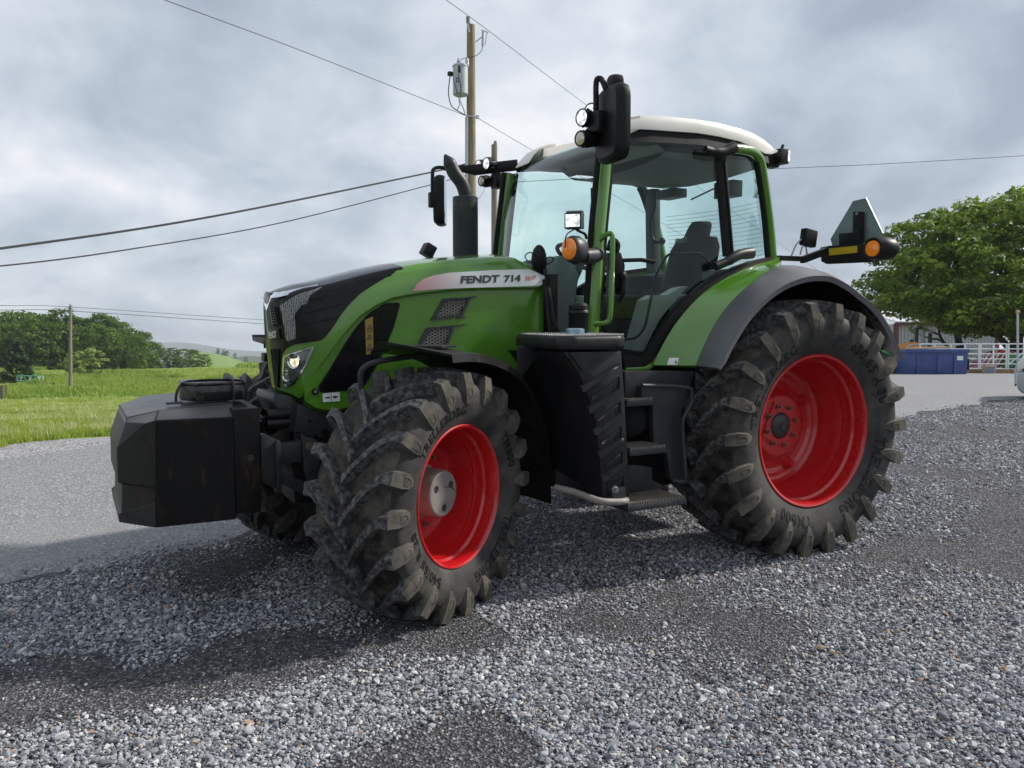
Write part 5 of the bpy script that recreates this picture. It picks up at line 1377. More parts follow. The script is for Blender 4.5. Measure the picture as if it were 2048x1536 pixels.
# ------------------------------------------------------------------ wheels
def wheel_meshes(kind):
    """meshes in wheel space: axle along Y, outside at -Y, forward at -X"""
    rear = kind == 'rear'
    R0, NL = (0.885, 22) if rear else (0.690, 20)
    half = 0.325 if rear else 0.275
    if rear: prof = [(0.250, 0.505), (0.266, 0.525), (0.288, 0.56), (0.312, 0.61), (0.325, 0.67), (0.322, 0.73), (0.306, 0.766), (0.275, 0.791), (0.20, 0.806), (0.10, 0.813), (0, 0.816)]
    else: prof = [(0.215, 0.378), (0.233, 0.395), (0.252, 0.425), (0.268, 0.465), (0.275, 0.515), (0.270, 0.565), (0.255, 0.592), (0.225, 0.612), (0.16, 0.622), (0.08, 0.628), (0, 0.630)]
    full = [(-a, r) for a, r in prof]+[(a, r) for a, r in prof[-2::-1]]
    full = [(p.x, p.y) for p in smooth_path([Vector((a, r, 0)) for a, r in full], 3)]
    hw_ = prof[6][0]
    ty = MB(); n = 110; rows = []
    for y, r in full: rows.append([Vector((r*math.cos(2*PI*j/n), y, r*math.sin(2*PI*j/n))) for j in range(n)])
    ty.grid(rows, close=True)
    for i, q in enumerate(ty.f):
        yy = abs(sum(ty.v[k].y for k in q)/4); ty.m[i] = 0 if yy < hw_-0.005 and abs(sum(math.hypot(ty.v[k].x, ty.v[k].z) for k in q)/4) > R0*0.88 else 1
    def r_at(y): return interp(abs(y), [p[0] for p in prof[:5:-1]], [p[1] for p in prof[:5:-1]])
    ys_s = [p[0] for p in prof[3:7]]; rs_s = [p[1] for p in prof[3:7]]
    adv = 0.30 if rear else 0.25
    st = []                         # stations: base (y, r), top (y, r), arc position, half widths
    for i in range(7):
        t = i/6; y = -0.015+(hw_-0.035+0.015)*t
        s = -adv*(1-t)**1.25
        st.append(((y, r_at(y)-0.012), (y, R0-0.018*(max(y, 0)/hw_)**2.5), s, 0.034+0.010*t, 0.018+0.007*t+(0.006 if i == 0 else 0)))
    rS = R0-0.02; q_ = 1.0 if rear else 0.70
    o1 = prof[6][0]; R1 = prof[6][1]
    st.append(((o1-0.01, R1+0.005), (o1+0.018, rS-0.004), 0.004, 0.056, 0.034))
    st.append(((o1-0.005, R1-0.035*q_), (o1+0.036, R1+0.005), 0.006, 0.060, 0.044))
    st.append(((o1+0.004, R1-0.090*q_), (o1+0.038, R1-0.068*q_), 0.006, 0.056, 0.042))
    st.append(((interp(R1-0.15*q_, rs_s, ys_s)-0.012, R1-0.150*q_), (interp(R1-0.14*q_, rs_s, ys_s)+0.008, R1-0.128*q_), 0.006, 0.030, 0.018))
    rg = np.random.default_rng(3)
    for sg in (-1, 1):
        for k in range(NL):
            a0 = 2*PI*(k+(0.5 if sg > 0 else 0))/NL
            rows = []
            for (yb, rb), (yt_, rt_), s, wb, wt in st:
                row = []
                for w, y, r in ((-wb, yb, rb), (-wt, yt_, rt_), (wt, yt_, rt_), (wb, yb, rb)):
                    ph = a0+(s+w)/R0
                    row.append(Vector((-r*math.cos(ph), sg*y, r*math.sin(ph))))
                rows.append(row)
            b = len(ty.f)
            ty.grid(rows, 2); ty.add(rows[0], [(0, 1, 2, 3)], 2); ty.add(rows[-1], [(0, 1, 2, 3)], 1)
            nf = 3
            for q in range(7*nf, len(st)*nf-nf): ty.m[b+q] = 3
            ty.m[b+len(st)*nf-nf+1] = 3
            # recessed pad on the shoulder end of the lug
            c = []
            for sc in (0.62, 0.48):
                for yy, rr, ww in ((o1+0.034, R1+0.000, 0.030), (o1+0.036, R1-0.040, 0.032), (o1+0.030, R1-0.070, 0.020)): pass
    tyre = ty.mesh('tyre', [M['tyre'], M['side'], M['lug'], M['lugend']], ang=30, fix=True)
    # raised hexagon pads
    pd_ = MB()
    for k in range(NL):
        a0 = 2*PI*k/NL
        ring_o, ring_i = [], []
        for sc, rg_, dy in ((0.78, ring_o, 0.0015), (0.55, ring_i, 0.003)):
            for (dr_, w) in ((0.0, -0.036), (0.0, 0.036), (-0.06, 0.040), (-0.110, 0.020), (-0.110, -0.020), (-0.06, -0.040)):
                r = R1-0.035*q_+(dr_+0.045)*sc*q_; y = interp(r, [R1-0.13*q_, R1-0.068*q_, R1+0.005], [o1+0.020, o1+0.038, o1+0.036])+dy
                ph = a0+(0.006+w*sc)/R0; rg_.append(Vector((-r*math.cos(ph), -y, r*math.sin(ph))))
        pd_.add(ring_o+ring_i, [(i, (i+1) % 6, 6+(i+1) % 6, 6+i) for i in range(6)])
    pads = pd_.mesh('lug_pad', M['lugend'], ang=20)
    # rim
    if rear:
        rp_ = [(0.266, 0.500), (0.272, 0.515), (0.266, 0.520), (0.258, 0.512), (0.250, 0.498), (0.225, 0.490), (0.185, 0.487), (0.170, 0.472), (0.125, 0.468), (0.110, 0.462), (0.095, 0.468), (0.080, 0.462), (0.045, 0.445), (0.010, 0.440), (-0.02, 0.425), (-0.05, 0.418), (-0.075, 0.412), (-0.095, 0.395), (-0.10, 0.375), (-0.118, 0.355), (-0.125, 0.32), (-0.105, 0.26), (-0.062, 0.225), (-0.052, 0.21), (-0.052, 0.001)]
    else:
        rp_ = [(0.231, 0.372), (0.237, 0.384), (0.231, 0.390), (0.224, 0.383), (0.216, 0.372), (0.195, 0.366), (0.155, 0.363), (0.142, 0.351), (0.105, 0.347), (0.09, 0.341), (0.075, 0.346), (0.055, 0.338), (0.02, 0.330), (-0.01, 0.318), (-0.045, 0.310), (-0.065, 0.295), (-0.072, 0.26), (-0.06, 0.22), (-0.055, 0.17), (-0.055, 0.001)]
    rm = MB().lathe([(a, r) for a, r in rp_[3:]], (0, 0, 0), (0, -1, 0), 72, cap=False)
    rm.lathe(rp_[:4][::-1]+[(rp_[0][0]-0.012, rp_[0][1]-0.005)], (0, 0, 0), (0, -1, 0), 72, cap=False)
    if rear:
        for k in range(4):
            t = k*PI/2+0.5; c = Vector((0.335*math.cos(t), 0.122, 0.335*math.sin(t)))
            rm.lathe([(0, 0.05), (0.03, 0.035), (0.055, 0.022)], c, (0, -1, 0), 14)
        q = [Vector((0.185*math.cos(a), 0.090, 0.185*math.sin(a))) for a in [PI/2*k+0.35 for k in range(4)]]; rm.prism([V(p.x, 0.054, p.z) for p in q], (0, -0.012, 0))
    rim = rm.mesh('rim', M['red'], ang=24)
    hb = MB()
    if rear:
        hb.lathe([(-0.06, 0.097), (-0.042, 0.095), (-0.030, 0.084), (-0.022, 0.066), (-0.018, 0.030), (-0.012, 0.028), (-0.010, 0.012), (-0.014, 0.0)], (0, 0, 0), (0, -1, 0), 36); hub = hb.mesh('hub_cap', M['hubcap'], ang=40)
    else:
        hb.lathe([(-0.06, 0.150), (-0.02, 0.148), (-0.015, 0.135), (0.10, 0.130), (0.112, 0.126), (0.117, 0.118), (0.117, 0.0)], (0, 0, 0), (0, -1, 0), 44); hub = hb.mesh('hub', M['hub'], ang=30)
    nb, rb_, yb = (8, 0.140, -0.050) if rear else (8, 0.205, -0.062)
    bpos = [Vector((rb_*math.cos(2*PI*(k+0.3)/nb), -yb, rb_*math.sin(2*PI*(k+0.3)/nb))) for k in range(nb)]
    bolt = MB().lathe([(-0.01, 0.023), (0.004, 0.023), (0.005, 0.016), (0.022, 0.016), (0.023, 0.009), (0.042, 0.009)], (0, 0, 0), (0, -1, 0), 6).mesh('wheel_bolt', M['bolt'], ang=30)
    hd_ = None
    if not rear:
        h2 = MB()
        for k in range(3):
            t = 2*PI*k/3+0.55; c = Vector((0.078*math.cos(t), -0.1172, 0.078*math.sin(t))); h2.lathe([(0, 0.020), (0.0015, 0.020), (0.0018, 0.013), (0.0004, 0.008), (0.0004, 0.0)], c, (0, -1, 0), 16)
        h2.tube(smooth_path([Vector((0.118*math.cos(t), -0.117, 0.118*math.sin(t)*0.55-0.03+0.0)) for t in np.linspace(-0.3, 1.8, 9)], 2), 0.0025, 5)
        hd_ = h2.mesh('hub_plug', M['hubcap'], ang=30)
    # moulded lettering on the outer sidewall
    lt = MB()
    def arc_text(body, size, r, a_mid, flip=False, bold=0.02):
        cu = bpy.data.curves.new('t', 'FONT'); cu.body = body; cu.offset = bold; cu.resolution_u = 2; cu.extrude = 0.08; cu.space_character = 1.08
        ob = bpy.data.objects.new('t', cu); scene.collection.objects.link(ob)
        dg = bpy.context.evaluated_depsgraph_get(); me = bpy.data.meshes.new_from_object(ob.evaluated_get(dg)); bpy.data.objects.remove(ob)
        xs_ = [q.co.x for q in me.vertices]; wtx = max(xs_)-min(xs_); x0 = min(xs_); out = []
        for q in me.vertices:
            x = (q.co.x-x0-wtx/2)*size; yv = (q.co.y-0.35)*size
            rr = r+(-yv if flip else yv); th = a_mid+(x if flip else -x)/r     # th: 0 right, 90 up, seen from outside
            ysd = interp(rr, [p[1] for p in prof[:8]], [p[0] for p in prof[:8]])
            out.append(Vector((rr*math.cos(th), -ysd-0.0005-max(0, q.co.z)/0.08*0.0035, rr*math.sin(th))))
        lt.add(out, [tuple(p.vertices) for p in me.polygons]); bpy.data.meshes.remove(me)
    if rear:
        arc_text('TRELLEBORG', 0.105, 0.615, math.radians(144)); arc_text('TRELLEBORG', 0.105, 0.615, math.radians(-38))
        arc_text('TM800', 0.105, 0.615, math.radians(-110), False); arc_text('650/65 R 38', 0.105, 0.64, math.radians(40))
    else:
        arc_text('TRELLEBORG', 0.075, 0.475, math.radians(118)); arc_text('TRELLEBORG', 0.075, 0.475, math.radians(-52))
        arc_text('540/65 R 28', 0.075, 0.475, math.radians(-145), False); arc_text('TM800', 0.075, 0.475, math.radians(25))
    let = lt.mesh('lettering', M['letter'], ang=30)
    return dict(tyre=tyre, lug_pads=pads, rim=rim, hub=hub, bolt=(bolt, bpos), lettering=let, hub_plugs=hd_)
WM = {k: wheel_meshes(k) for k in ('rear', 'front')}
PHI = 0.53136
def add_wheel(kind, loc, rz, flip):
    w = empty('wheel', loc, T, rz)
    if flip: w.scale = (1, -1, 1)
    for nm, me in WM[kind].items():
        if me is None or (flip and nm == 'lettering'): continue
        if nm == 'bolt':
            for p in me[1]: link('wheel_bolt', me[0], w).location = p
            continue
        link(nm, me, w)
    return w
w = add_wheel('rear', (0, -0.95, 0.86), 0, False); w['label'] = 'large rear wheel with deep red dish'
add_wheel('rear', (0, 0.95, 0.86), 0, True)
k0 = Vector((-2.783, -0.72, 0.665)); n0 = Vector((math.sin(PHI), -math.cos(PHI), 0))
w = add_wheel('front', k0+n0*0.193, PHI, False); w['label'] = 'muddy steered front wheel with red rim'
PH2 = 0.42
k1 = Vector((-2.783, 0.72, 0.665)); n1 = Vector((-math.sin(PH2), math.cos(PH2), 0))
add_wheel('front', k1+n1*0.193, PH2, True)
# front mudguards turn with the wheels: wheel space with the axle pivot at the origin
def guard(par_loc, rz, flip):
    e_out = smooth_path([Vector(p) for p in ((0.17, 0.770, 0), (0.0, 0.768, 0), (-0.15, 0.752, 0), (-0.342, 0.706, 0), (-0.52, 0.628, 0), (-0.663, 0.508, 0), (-0.80, 0.326, 0), (-0.88, 0.13, 0), (-0.91, -0.19, 0))], 3)
    rows = []
    tip = [(0.42, 0.805), (0.36, 0.80), (0.27, 0.79)]
    offs_ = (-0.10, 0.05, 0.30, 0.44, 0.49)
    n_o = len(e_out)
    for i in range(n_o):
        f, u = e_out[i].x, e_out[i].y
        row = []
        for j, o in enumerate(offs_):
            ff, uu = f, u
            if i == 0: ff = [0.05, 0.22, 0.40, 0.30, 0.17][j]; uu = [0.815, 0.815, 0.81, 0.79, 0.770][j]
            up = 0.028*(1-(abs(o-0.2)/0.3)**2.5)
            nx, ny = (f, u) if i else (0, 1)
            l = math.hypot(nx, ny)
            row.append(Vector((-(ff+nx/l*up), -o, uu+ny/l*up)))
        th = 0.014
        def inn(p):
            q = Vector((p.x, 0, p.z)); l = q.length; return Vector((p.x*(1-th/l), p.y, p.z*(1-th/l)))
        lip = inn(row[-1])+Vector((0, -0.004, -0.028))
        rows.append(row+[lip]+[inn(p) for p in row[::-1]])
    mb = MB().grid(rows, close=True); mb.add(rows[0], [tuple(range(len(rows[0])))]); mb.add(rows[-1], [tuple(range(len(rows[-1])))])
    g = mb.build('front_fender', M['fender'], T, ang=40)
    g.location = par_loc; g.rotation_euler = (0, 0, rz)
    if flip: g.scale = (1, -1, 1)
    br = MB(); br.tube(smooth_path([(-0.30, -0.02, 0.45), (-0.345, -0.03, 0.64), (-0.33, -0.05, 0.705), (-0.24, -0.10, 0.735), (0.05, -0.15, 0.755)], 4), 0.016, 8)
    br.tube([(0.55, -0.1, 0.1), (0.86, -0.15, 0.14)], 0.02, 8)
    b = br.build('fender_stay', M['cast'], g)
    pl_ = MB(); pl_.prism([(-0.12, -0.16, 0.80), (0.10, -0.16, 0.80), (0.06, -0.36, 0.80), (-0.08, -0.36, 0.80)], (0, 0, 0.012)); pl_.build('clamp_plate', M['fender'], g, bevel=0.004)
    return g
guard(k0, PHI, False); guard(k1, PH2, True)

# ------------------------------------------------------------------ front ballast weight
Wt = empty('front_weight'); Wt.matrix_world = LOT
tag(Wt, 'faceted black steel ballast block with rusty edges carried on the front of the tractor', 'front weight')
def wp(u, v, y): return P(u, v, y=y)
C_, J_ = wp(310, 841, -0.6), wp(310, 1056, -0.6); D_, I_ = wp(470, 834, -0.6), wp(473, 1039, -0.6)
yq = -0.36
A_, B_ = wp(248, 832, yq), wp(251, 847, yq); N_ = wp(233.5, 896, yq); Mm = wp(235, 965, yq); L0 = wp(244, 968, yq+0.02); L1 = wp(243, 1024, yq+0.02); K0_ = wp(238, 1030, yq); K_ = wp(238, 1045, yq)
zt_ = 1.165
Cm = wp(311, 976, -0.6); Cn = wp(311, 1006, -0.6)
def m_(p): return Vector((p.x, -p.y, p.z))
bw = MB()
Tn = Vector((D_.x+0.02, -0.44, zt_)); Tf = Vector((-3.86, -0.42, zt_)); Tq = Vector((-4.02, -0.30, 1.15))
Ch = wp(288, 848, -0.54)
loopv = {}
def quad(*p): bw.add(p, [tuple(range(len(p)))]); bw.add([m_(q) for q in p], [tuple(range(len(p)))[::-1]])
def span(*p):
    for a, b in zip(p[:-1], p[1:]): bw.add([a, b, m_(b), m_(a)], [(0, 1, 2, 3)])
quad(D_, C_, J_, I_)                         # long side
quad(C_, Ch, N_, Mm, Cm)                     # corner face
quad(Ch, B_, N_)                             # chamfer facet
quad(Cm, Mm, L0, Vector((Cm.x+0.015, Cm.y+0.015, Cm.z)))
quad(Vector((Cm.x+0.015, Cm.y+0.015, Cm.z)), L0, L1, Vector((Cn.x+0.015, Cn.y+0.015, Cn.z)))
quad(Vector((Cn.x+0.015, Cn.y+0.015, Cn.z)), L1, K0_, K_, J_)
Tf = Vector((C_.x+0.03, -0.44, zt_-0.02)); A_ = Vector((B_.x+0.005, B_.y+0.02, B_.z+0.03))
quad(D_, Tn, Tf, C_); quad(C_, Tf, Ch); quad(Ch, Tf, A_, B_)
span(B_, N_, Mm, L0, L1, K0_, K_)
span(A_, B_); span(Tn, Tf, A_)
span(K_, J_, I_)
span(Tn, D_, I_)
for i in range(len(bw.f)):
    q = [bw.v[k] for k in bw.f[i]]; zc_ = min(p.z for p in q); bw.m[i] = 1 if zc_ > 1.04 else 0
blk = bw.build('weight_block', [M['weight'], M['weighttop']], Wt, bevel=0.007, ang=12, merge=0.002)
pb = MB(); pb.prism([wp(466, 819, -0.61), wp(519, 815.5, -0.61), wp(523, 1024, -0.61), wp(474, 1028, -0.61)], (0, 1.22, 0)); pb.build('back_plate', M['weight'], Wt, bevel=0.006)
MB().lathe([(0, 0.018), (0.003, 0.018), (0.004, 0.012)], wp(501.5, 916, -0.612), (0, -1, 0), 16).build('plate_bolt', M['cast'], Wt)
# strapped box on the top of the block
bx = empty('strapped_box'); bx.matrix_world = LOT
tag(bx, 'scuffed black box strapped on top of the front ballast block', 'box')
b = MB(); zb0 = zt_+0.006
pl = [(-3.87, -0.25), (-3.80, -0.36), (-3.53, -0.36), (-3.53, -0.08), (-3.86, -0.08)]
b.prism([V(x, y, zb0) for x, y in pl], (0, 0, 0.085))
M['scuff'] = mat('scuffed_gloss_black', (0.006, 0.006, 0.007), rough=0.18, dirt=(0.06, 0.06, 0.06), dscale=11, damt=0.9, dth=0.52)
bb_ = b.build('box_body', M['scuff'], bx, bevel=0.012, seg=2)
MB().prism([V(-3.69+(x+3.69)*0.97, -0.22+(y+0.22)*0.96, zb0+0.085) for x, y in pl], (0, 0, 0.018)).build('box_lid', M['scuff'], bx, bevel=0.008)
MB().box((-3.66, -0.362, zb0+0.028), (0.20, 0.012, 0.045)).build('box_recess', M['seal'], bx, bevel=0.004)
sb = MB()
for x in (-3.61,): sb.tube(smooth_path([V(x, -0.375, zb0), V(x, -0.375, zb0+0.08), V(x, -0.34, zb0+0.112), V(x, -0.22, zb0+0.122), V(x, -0.10, zb0+0.112), V(x, -0.065, zb0+0.08), V(x, -0.065, zb0)], 4), 0.022, 6, flat=(1.0, 0.25))
sb.build('strap', M['cast'], bx)
hc = MB(); hc.tube(smooth_path([V(-3.90, -0.32, zb0), V(-3.89, -0.29, zb0+0.05), V(-3.85, -0.26, zb0+0.098), V(-3.76, -0.28, zb0+0.110), V(-3.64, -0.31, zb0+0.110), V(-3.56, -0.345, zb0+0.104), V(-3.54, -0.372, zb0+0.07), V(-3.545, -0.374, zb0)], 4), 0.007, 7); hc.build('cable', M['seal'], bx)
MB().box((-3.91, -0.33, zb0-0.002), (0.08, 0.05, 0.012)).build('cable_foot', M['cast'], bx)
# ------------------------------------------------------------------ background
def uw(u, d):
    """ground point below photo column u at distance d"""
    p = Wd(u, 705, d); return Vector((p.x, p.y, gz(p.x, p.y)))
XR = Vector((RH[0], RH[1], 0)); XF = Vector((FH[0], FH[1], 0))
HEAD = math.atan2(RH[1], RH[0])

# ---- utility poles and lines
M['pole'] = mat('weathered_pole_wood', (0.26, 0.21, 0.13), rough=0.85, vary=0.3, vscale=3, bump=0.3, bscale=18, stretch=(6, 6, 0.6), dirt=(0.13, 0.10, 0.07), dscale=2.5, damt=0.5, dth=0.58)
M['polegrey'] = mat('grey_pole_wood', (0.22, 0.20, 0.16), rough=0.9, vary=0.3, vscale=3, bump=0.3, bscale=18, stretch=(6, 6, 0.6))
M['galv'] = mat('galvanised_grey', (0.42, 0.45, 0.48), rough=0.45, metal=0.2, vary=0.08)
M['wire'] = mat('line_wire', (0.03, 0.03, 0.032), rough=0.6)
DP = 26.0
def rel(p, u, v, d):
    q = Wd(u, v, d); return q-p
pb_ = uw(943, DP); pole = empty('utility_pole', pb_)
tag(pole, 'tall wooden utility pole carrying a grey transformer behind the tractor exhaust', 'utility pole')
top = rel(pb_, 944, 50, DP)
MB().lathe([(-0.3, 0.175), (top.z*0.5, 0.155), (top.z-0.01, 0.128), (top.z, 0.118)], (0, 0, 0), (0, 0, 1), 20).build('pole_shaft', M['pole'], pole)
ins = MB(); q = rel(pb_, 936, 48, DP-0.15); ins.tube([q+V(0.05, 0, -0.25), q+V(0, 0, -0.1), q+V(0, 0, 0.02)], 0.03, 8)
for i in range(5): ins.lathe([(0.02+i*0.045, 0.035), (0.035+i*0.045, 0.068), (0.05+i*0.045, 0.04)], q, (0, 0, 1), 14)
ins.build('insulator', M['galv'], pole)
c = rel(pb_, 921, 191, DP-0.35)
tr = MB().lathe([(0, 0.205), (0.03, 0.235), (0.85, 0.235), (0.86, 0.25), (0.90, 0.25), (0.94, 0.20), (0.96, 0.0)], c, (0, 0, 1), 28).build('transformer', M['galv'], pole)
bu = MB(); bu.lathe([(0.92, 0.05), (1.0, 0.05), (1.02, 0.07), (1.06, 0.05), (1.12, 0.045)], c-XR*0.05, (0, 0, 1), 12); bu.lathe([(0.92, 0.05), (0.98, 0.07), (1.04, 0.05), (1.10, 0.06), (1.18, 0.03)], c+XR*0.2+XF*0.1, (0, 0, 1), 12); bu.build('bushing', M['galv'], tr)
jb = MB(); jb.box(c-XR*0.31+V(0, 0, 0.66), (0.16, 0.12, 0.12)); jb.box(c-XR*0.02-XF*0.24+V(0, 0, 0.72), (0.07, 0.06, 0.20)); jb.build('terminal', M['black'], tr, bevel=0.01)
nm = MB(); surf_n = None
for i, z in enumerate((0.45, 0.36)):
    for k in range(2): nm.box(c-XR*(0.10-k*0.06)-XF*0.232+V(0, 0, z), (0.035, 0.01, 0.06))
nm.build('stencil_mark', M['ink'], tr)
ld = MB()
def pth(pts, d): return smooth_path([rel(pb_, u, v, dd) for (u, v), dd in zip(pts, d if isinstance(d, (list, tuple)) else [d]*len(pts))], 5)
ld.tube(pth([(900, 152), (897, 185), (902, 210), (914, 221), (930, 230)], DP-0.5), 0.017, 6)
ld.tube(pth([(916, 148), (922, 175), (920, 200), (926, 215), (930, 228)], DP-0.62), 0.014, 6)
ld.tube(pth([(906, 155), (914, 185), (919, 208), (914, 221)], DP-0.6), 0.012, 6)
ld.tube(pth([(917, 124), (927, 117), (950, 112), (962, 103), (966, 90)], DP-0.3), 0.010, 6)
ld.build('drop_lead', M['wire'], pole)
cb = MB(); cb.tube([rel(pb_, 951, 84, DP-0.1), rel(pb_, 965, 73, DP-0.2)], 0.02, 6); cb.tube([rel(pb_, 966, 60, DP-0.2), rel(pb_, 965, 92, DP-0.2)], 0.032, 8); cb.tube([rel(pb_, 974, 65, DP-0.2), rel(pb_, 970, 90, DP-0.2)], 0.016, 6); cb.tube([rel(pb_, 963, 60, DP-0.2), rel(pb_, 977, 65, DP-0.2)], 0.016, 6)
cb.build('fuse_cutout', M['galv'], pole)
MB().tube([rel(pb_, 933.5, 234, DP-0.15), rel(pb_, 933.5, 705, DP-0.15)], 0.052, 8).build('conduit', M['galv'], pole)
bk = MB(); bk.tube([rel(pb_, 930, 230, DP-0.2), rel(pb_, 955, 236, DP-0.2)], 0.022, 6); bk.box(rel(pb_, 955, 234, DP-0.2), (0.08, 0.08, 0.10)); bk.build('line_clamp', M['galv'], pole)
DP2 = 31.0
p2 = uw(989, DP2); pole2 = empty('utility_pole', p2); tag(pole2, 'short grey wooden pole with a split top seen just left of the cab', 'utility pole')
t2 = rel(p2, 990, 284, DP2)
pm_ = MB().lathe([(-0.3, 0.13), (t2.z*0.6, 0.118), (t2.z-0.10, 0.110)], (0, 0, 0), (0, 0, 1), 16); pm_.lathe([(t2.z-0.12, 0.07), (t2.z+0.02, 0.055), (t2.z+0.05, 0.02)], XR*0.035, (0, 0, 1), 10); pm_.build('pole_shaft', M['polegrey'], pole2)
def wire(label, pts, r=0.008, sag=0.0, m='wire', name='overhead_wire'):
    q = [Wd(u, v, d) for u, v, d in pts]; out = []
    out = smooth_path(q, 14); o = out[0].copy()
    w = MB().tube([p-o for p in out], r, 6).build(name, M[m], None); w.location = o
    tag(w, label, 'wire', 'overhead wires on the utility poles'); return w
wire('thin overhead wire from the insulator on the tall pole sloping down behind the cab', [(760, -85, 21), (936, 31, DP-0.15), (1170, 208, 38), (1385, 366, 52), (1800, 655, 80)], 0.010)
wire('thin overhead wire meeting the pole below the transformer and crossing the upper left sky', [(150, -68, 14), (330, 0, 17), (620, 108, 21), (930, 231, DP-0.2)], 0.009)
wire('overhead wire leaving the pole below the transformer and passing behind the roof horn', [(955, 236, DP-0.2), (1073, 305, 33), (1224, 388, 42), (1363, 469, 52), (1700, 668, 75)], 0.010)
wire('thick black service cable low across the left sky, upper of two', [(-260, 525, 13), (0, 497, 15), (430, 432, 19), (860, 345, 25), (936, 327, DP)], 0.024)
wire('slimmer sagging cable just below the thick black one in the left sky', [(-260, 549, 13), (0, 532, 15), (250, 500, 17), (560, 446, 21), (860, 370, 25), (936, 350, DP)], 0.014)
wire('single wire crossing the right sky behind the roof lamps', [(989, 366, DP2), (1540, 338, 36), (1800, 326, 37), (2300, 296, 40)], 0.011)
wire('slack guy wire beside the short grey pole', [(955, 400, DP), (968, 380, DP), (985, 330, DP2)], 0.006)
# far pole and pair of lines over the field
DP3 = 80.0
p3 = uw(139, DP3); pole3 = empty('utility_pole', p3); tag(pole3, 'distant wooden power pole standing alone in the green field at left', 'utility pole')
t3 = rel(p3, 141, 611, DP3)
MB().lathe([(-0.4, 0.18), (0.5, 0.17), (1, 0.12)], (0, 0, 0), (0, 0, 1), 4)
MB().tube([V(0, 0, -0.3), t3*0.5, t3], [0.19, 0.165, 0.13], 12).build('pole_shaft', M['polegrey'], pole3)
MB().lathe([(0, 0.05), (0.1, 0.09), (0.2, 0.05)], t3, (0, 0, 1), 10).build('insulator', M['galv'], pole3)
wire('upper of two distant field lines running from the lone pole', [(-300, 606, 60), (0, 611, 70), (141, 614, DP3), (530, 640, 95), (1000, 668, 115)], 0.022)
wire('lower of two distant field lines running from the lone pole', [(-300, 616, 60), (0, 620, 70), (141, 622, DP3), (530, 648, 95), (1000, 680, 115)], 0.026)

# ---- foliage
LM = {k: leaf_mat('foliage_'+k, a, b, 0.42) for k, (a, b) in dict(oak=((0.065, 0.125, 0.015), (0.25, 0.35, 0.04)), wood=((0.055, 0.115, 0.014), (0.16, 0.26, 0.035)), dark=((0.025, 0.055, 0.018), (0.06, 0.11, 0.03)), shrub=((0.17, 0.25, 0.05), (0.32, 0.40, 0.11))).items()}
M['bark'] = mat('dark_bark', (0.045, 0.035, 0.026), rough=0.95, vary=0.4, vscale=6, bump=0.5, bscale=14)
def leaves(cent, rad, n, size, rg, droop=0.3, asp=0.5):
    """n leaf-sized quads around each cluster centre"""
    k = len(cent); c = np.repeat(cent, n, 0); r = np.repeat(rad, n)
    g = rg.normal(size=(k*n, 3)); g /= np.linalg.norm(g, axis=1)[:, None]
    pos = c+g*(r*rg.random(k*n)**0.45)[:, None]*np.array([1, 1, 0.5])
    up = np.stack([g[:, 0]*0.7+rg.normal(0, .45, k*n), g[:, 1]*0.7+rg.normal(0, .45, k*n), np.abs(g[:, 2])+0.45+rg.normal(0, .3, k*n)], 1); up /= np.linalg.norm(up, axis=1)[:, None]
    t = rg.normal(size=(k*n, 3)); t[:, 2] -= droop; t -= up*(t*up).sum(1)[:, None]; t /= np.linalg.norm(t, axis=1)[:, None]
    b = np.cross(up, t); s = (size*rg.uniform(0.6, 1.35, k*n))[:, None]
    v = np.stack([pos-t*s, pos+b*s*asp, pos+t*s-up*s*0.25, pos-b*s*asp], 1).reshape(-1, 3)
    f = np.arange(4*k*n).reshape(-1, 4)
    tint = np.repeat(np.clip(np.repeat(rg.uniform(0.1, 0.9, k), n)+rg.normal(0, .22, k*n), 0, 1), 4)
    return v, f, tint
def limb_tree(rg, H, trunk_r, spread, n_main, levels=3, first=0.25, upb=0.25):
    mb = MB(); tips = []
    def grow(p, d, L_, r, lv):
        n = 4; pts = [p]; q = p.copy(); dd = d.copy()
        for i in range(n):
            dd = (dd+Vector(rg.normal(0, 0.16, 3))+Vector((0, 0, 0.05))).normalized(); q = q+dd*L_/n; pts.append(q.copy())
        mb.tube(pts, [r*(1-0.5*i/n) for i in range(n+1)], 7 if lv < 2 else 5)
        if lv >= levels: tips.append((q, L_)); tips.append((pts[2], L_*0.8)); return
        for _ in range(3 if lv else n_main):
            k = rg.integers(2, n+1) if lv else rg.integers(1, n+1); a = rg.uniform(0, 2*PI)
            nd = (dd*0.55+Vector((math.cos(a)*spread, math.sin(a)*spread, rg.uniform(-0.05, 0.7)*upb*2))).normalized()
            grow(pts[k], nd, L_*rg.uniform(0.6, 0.85), r*0.5, lv+1)
    grow(Vector((0, 0, -0.2)), Vector((0, 0, 1)), H, trunk_r, 0)
    return mb, tips
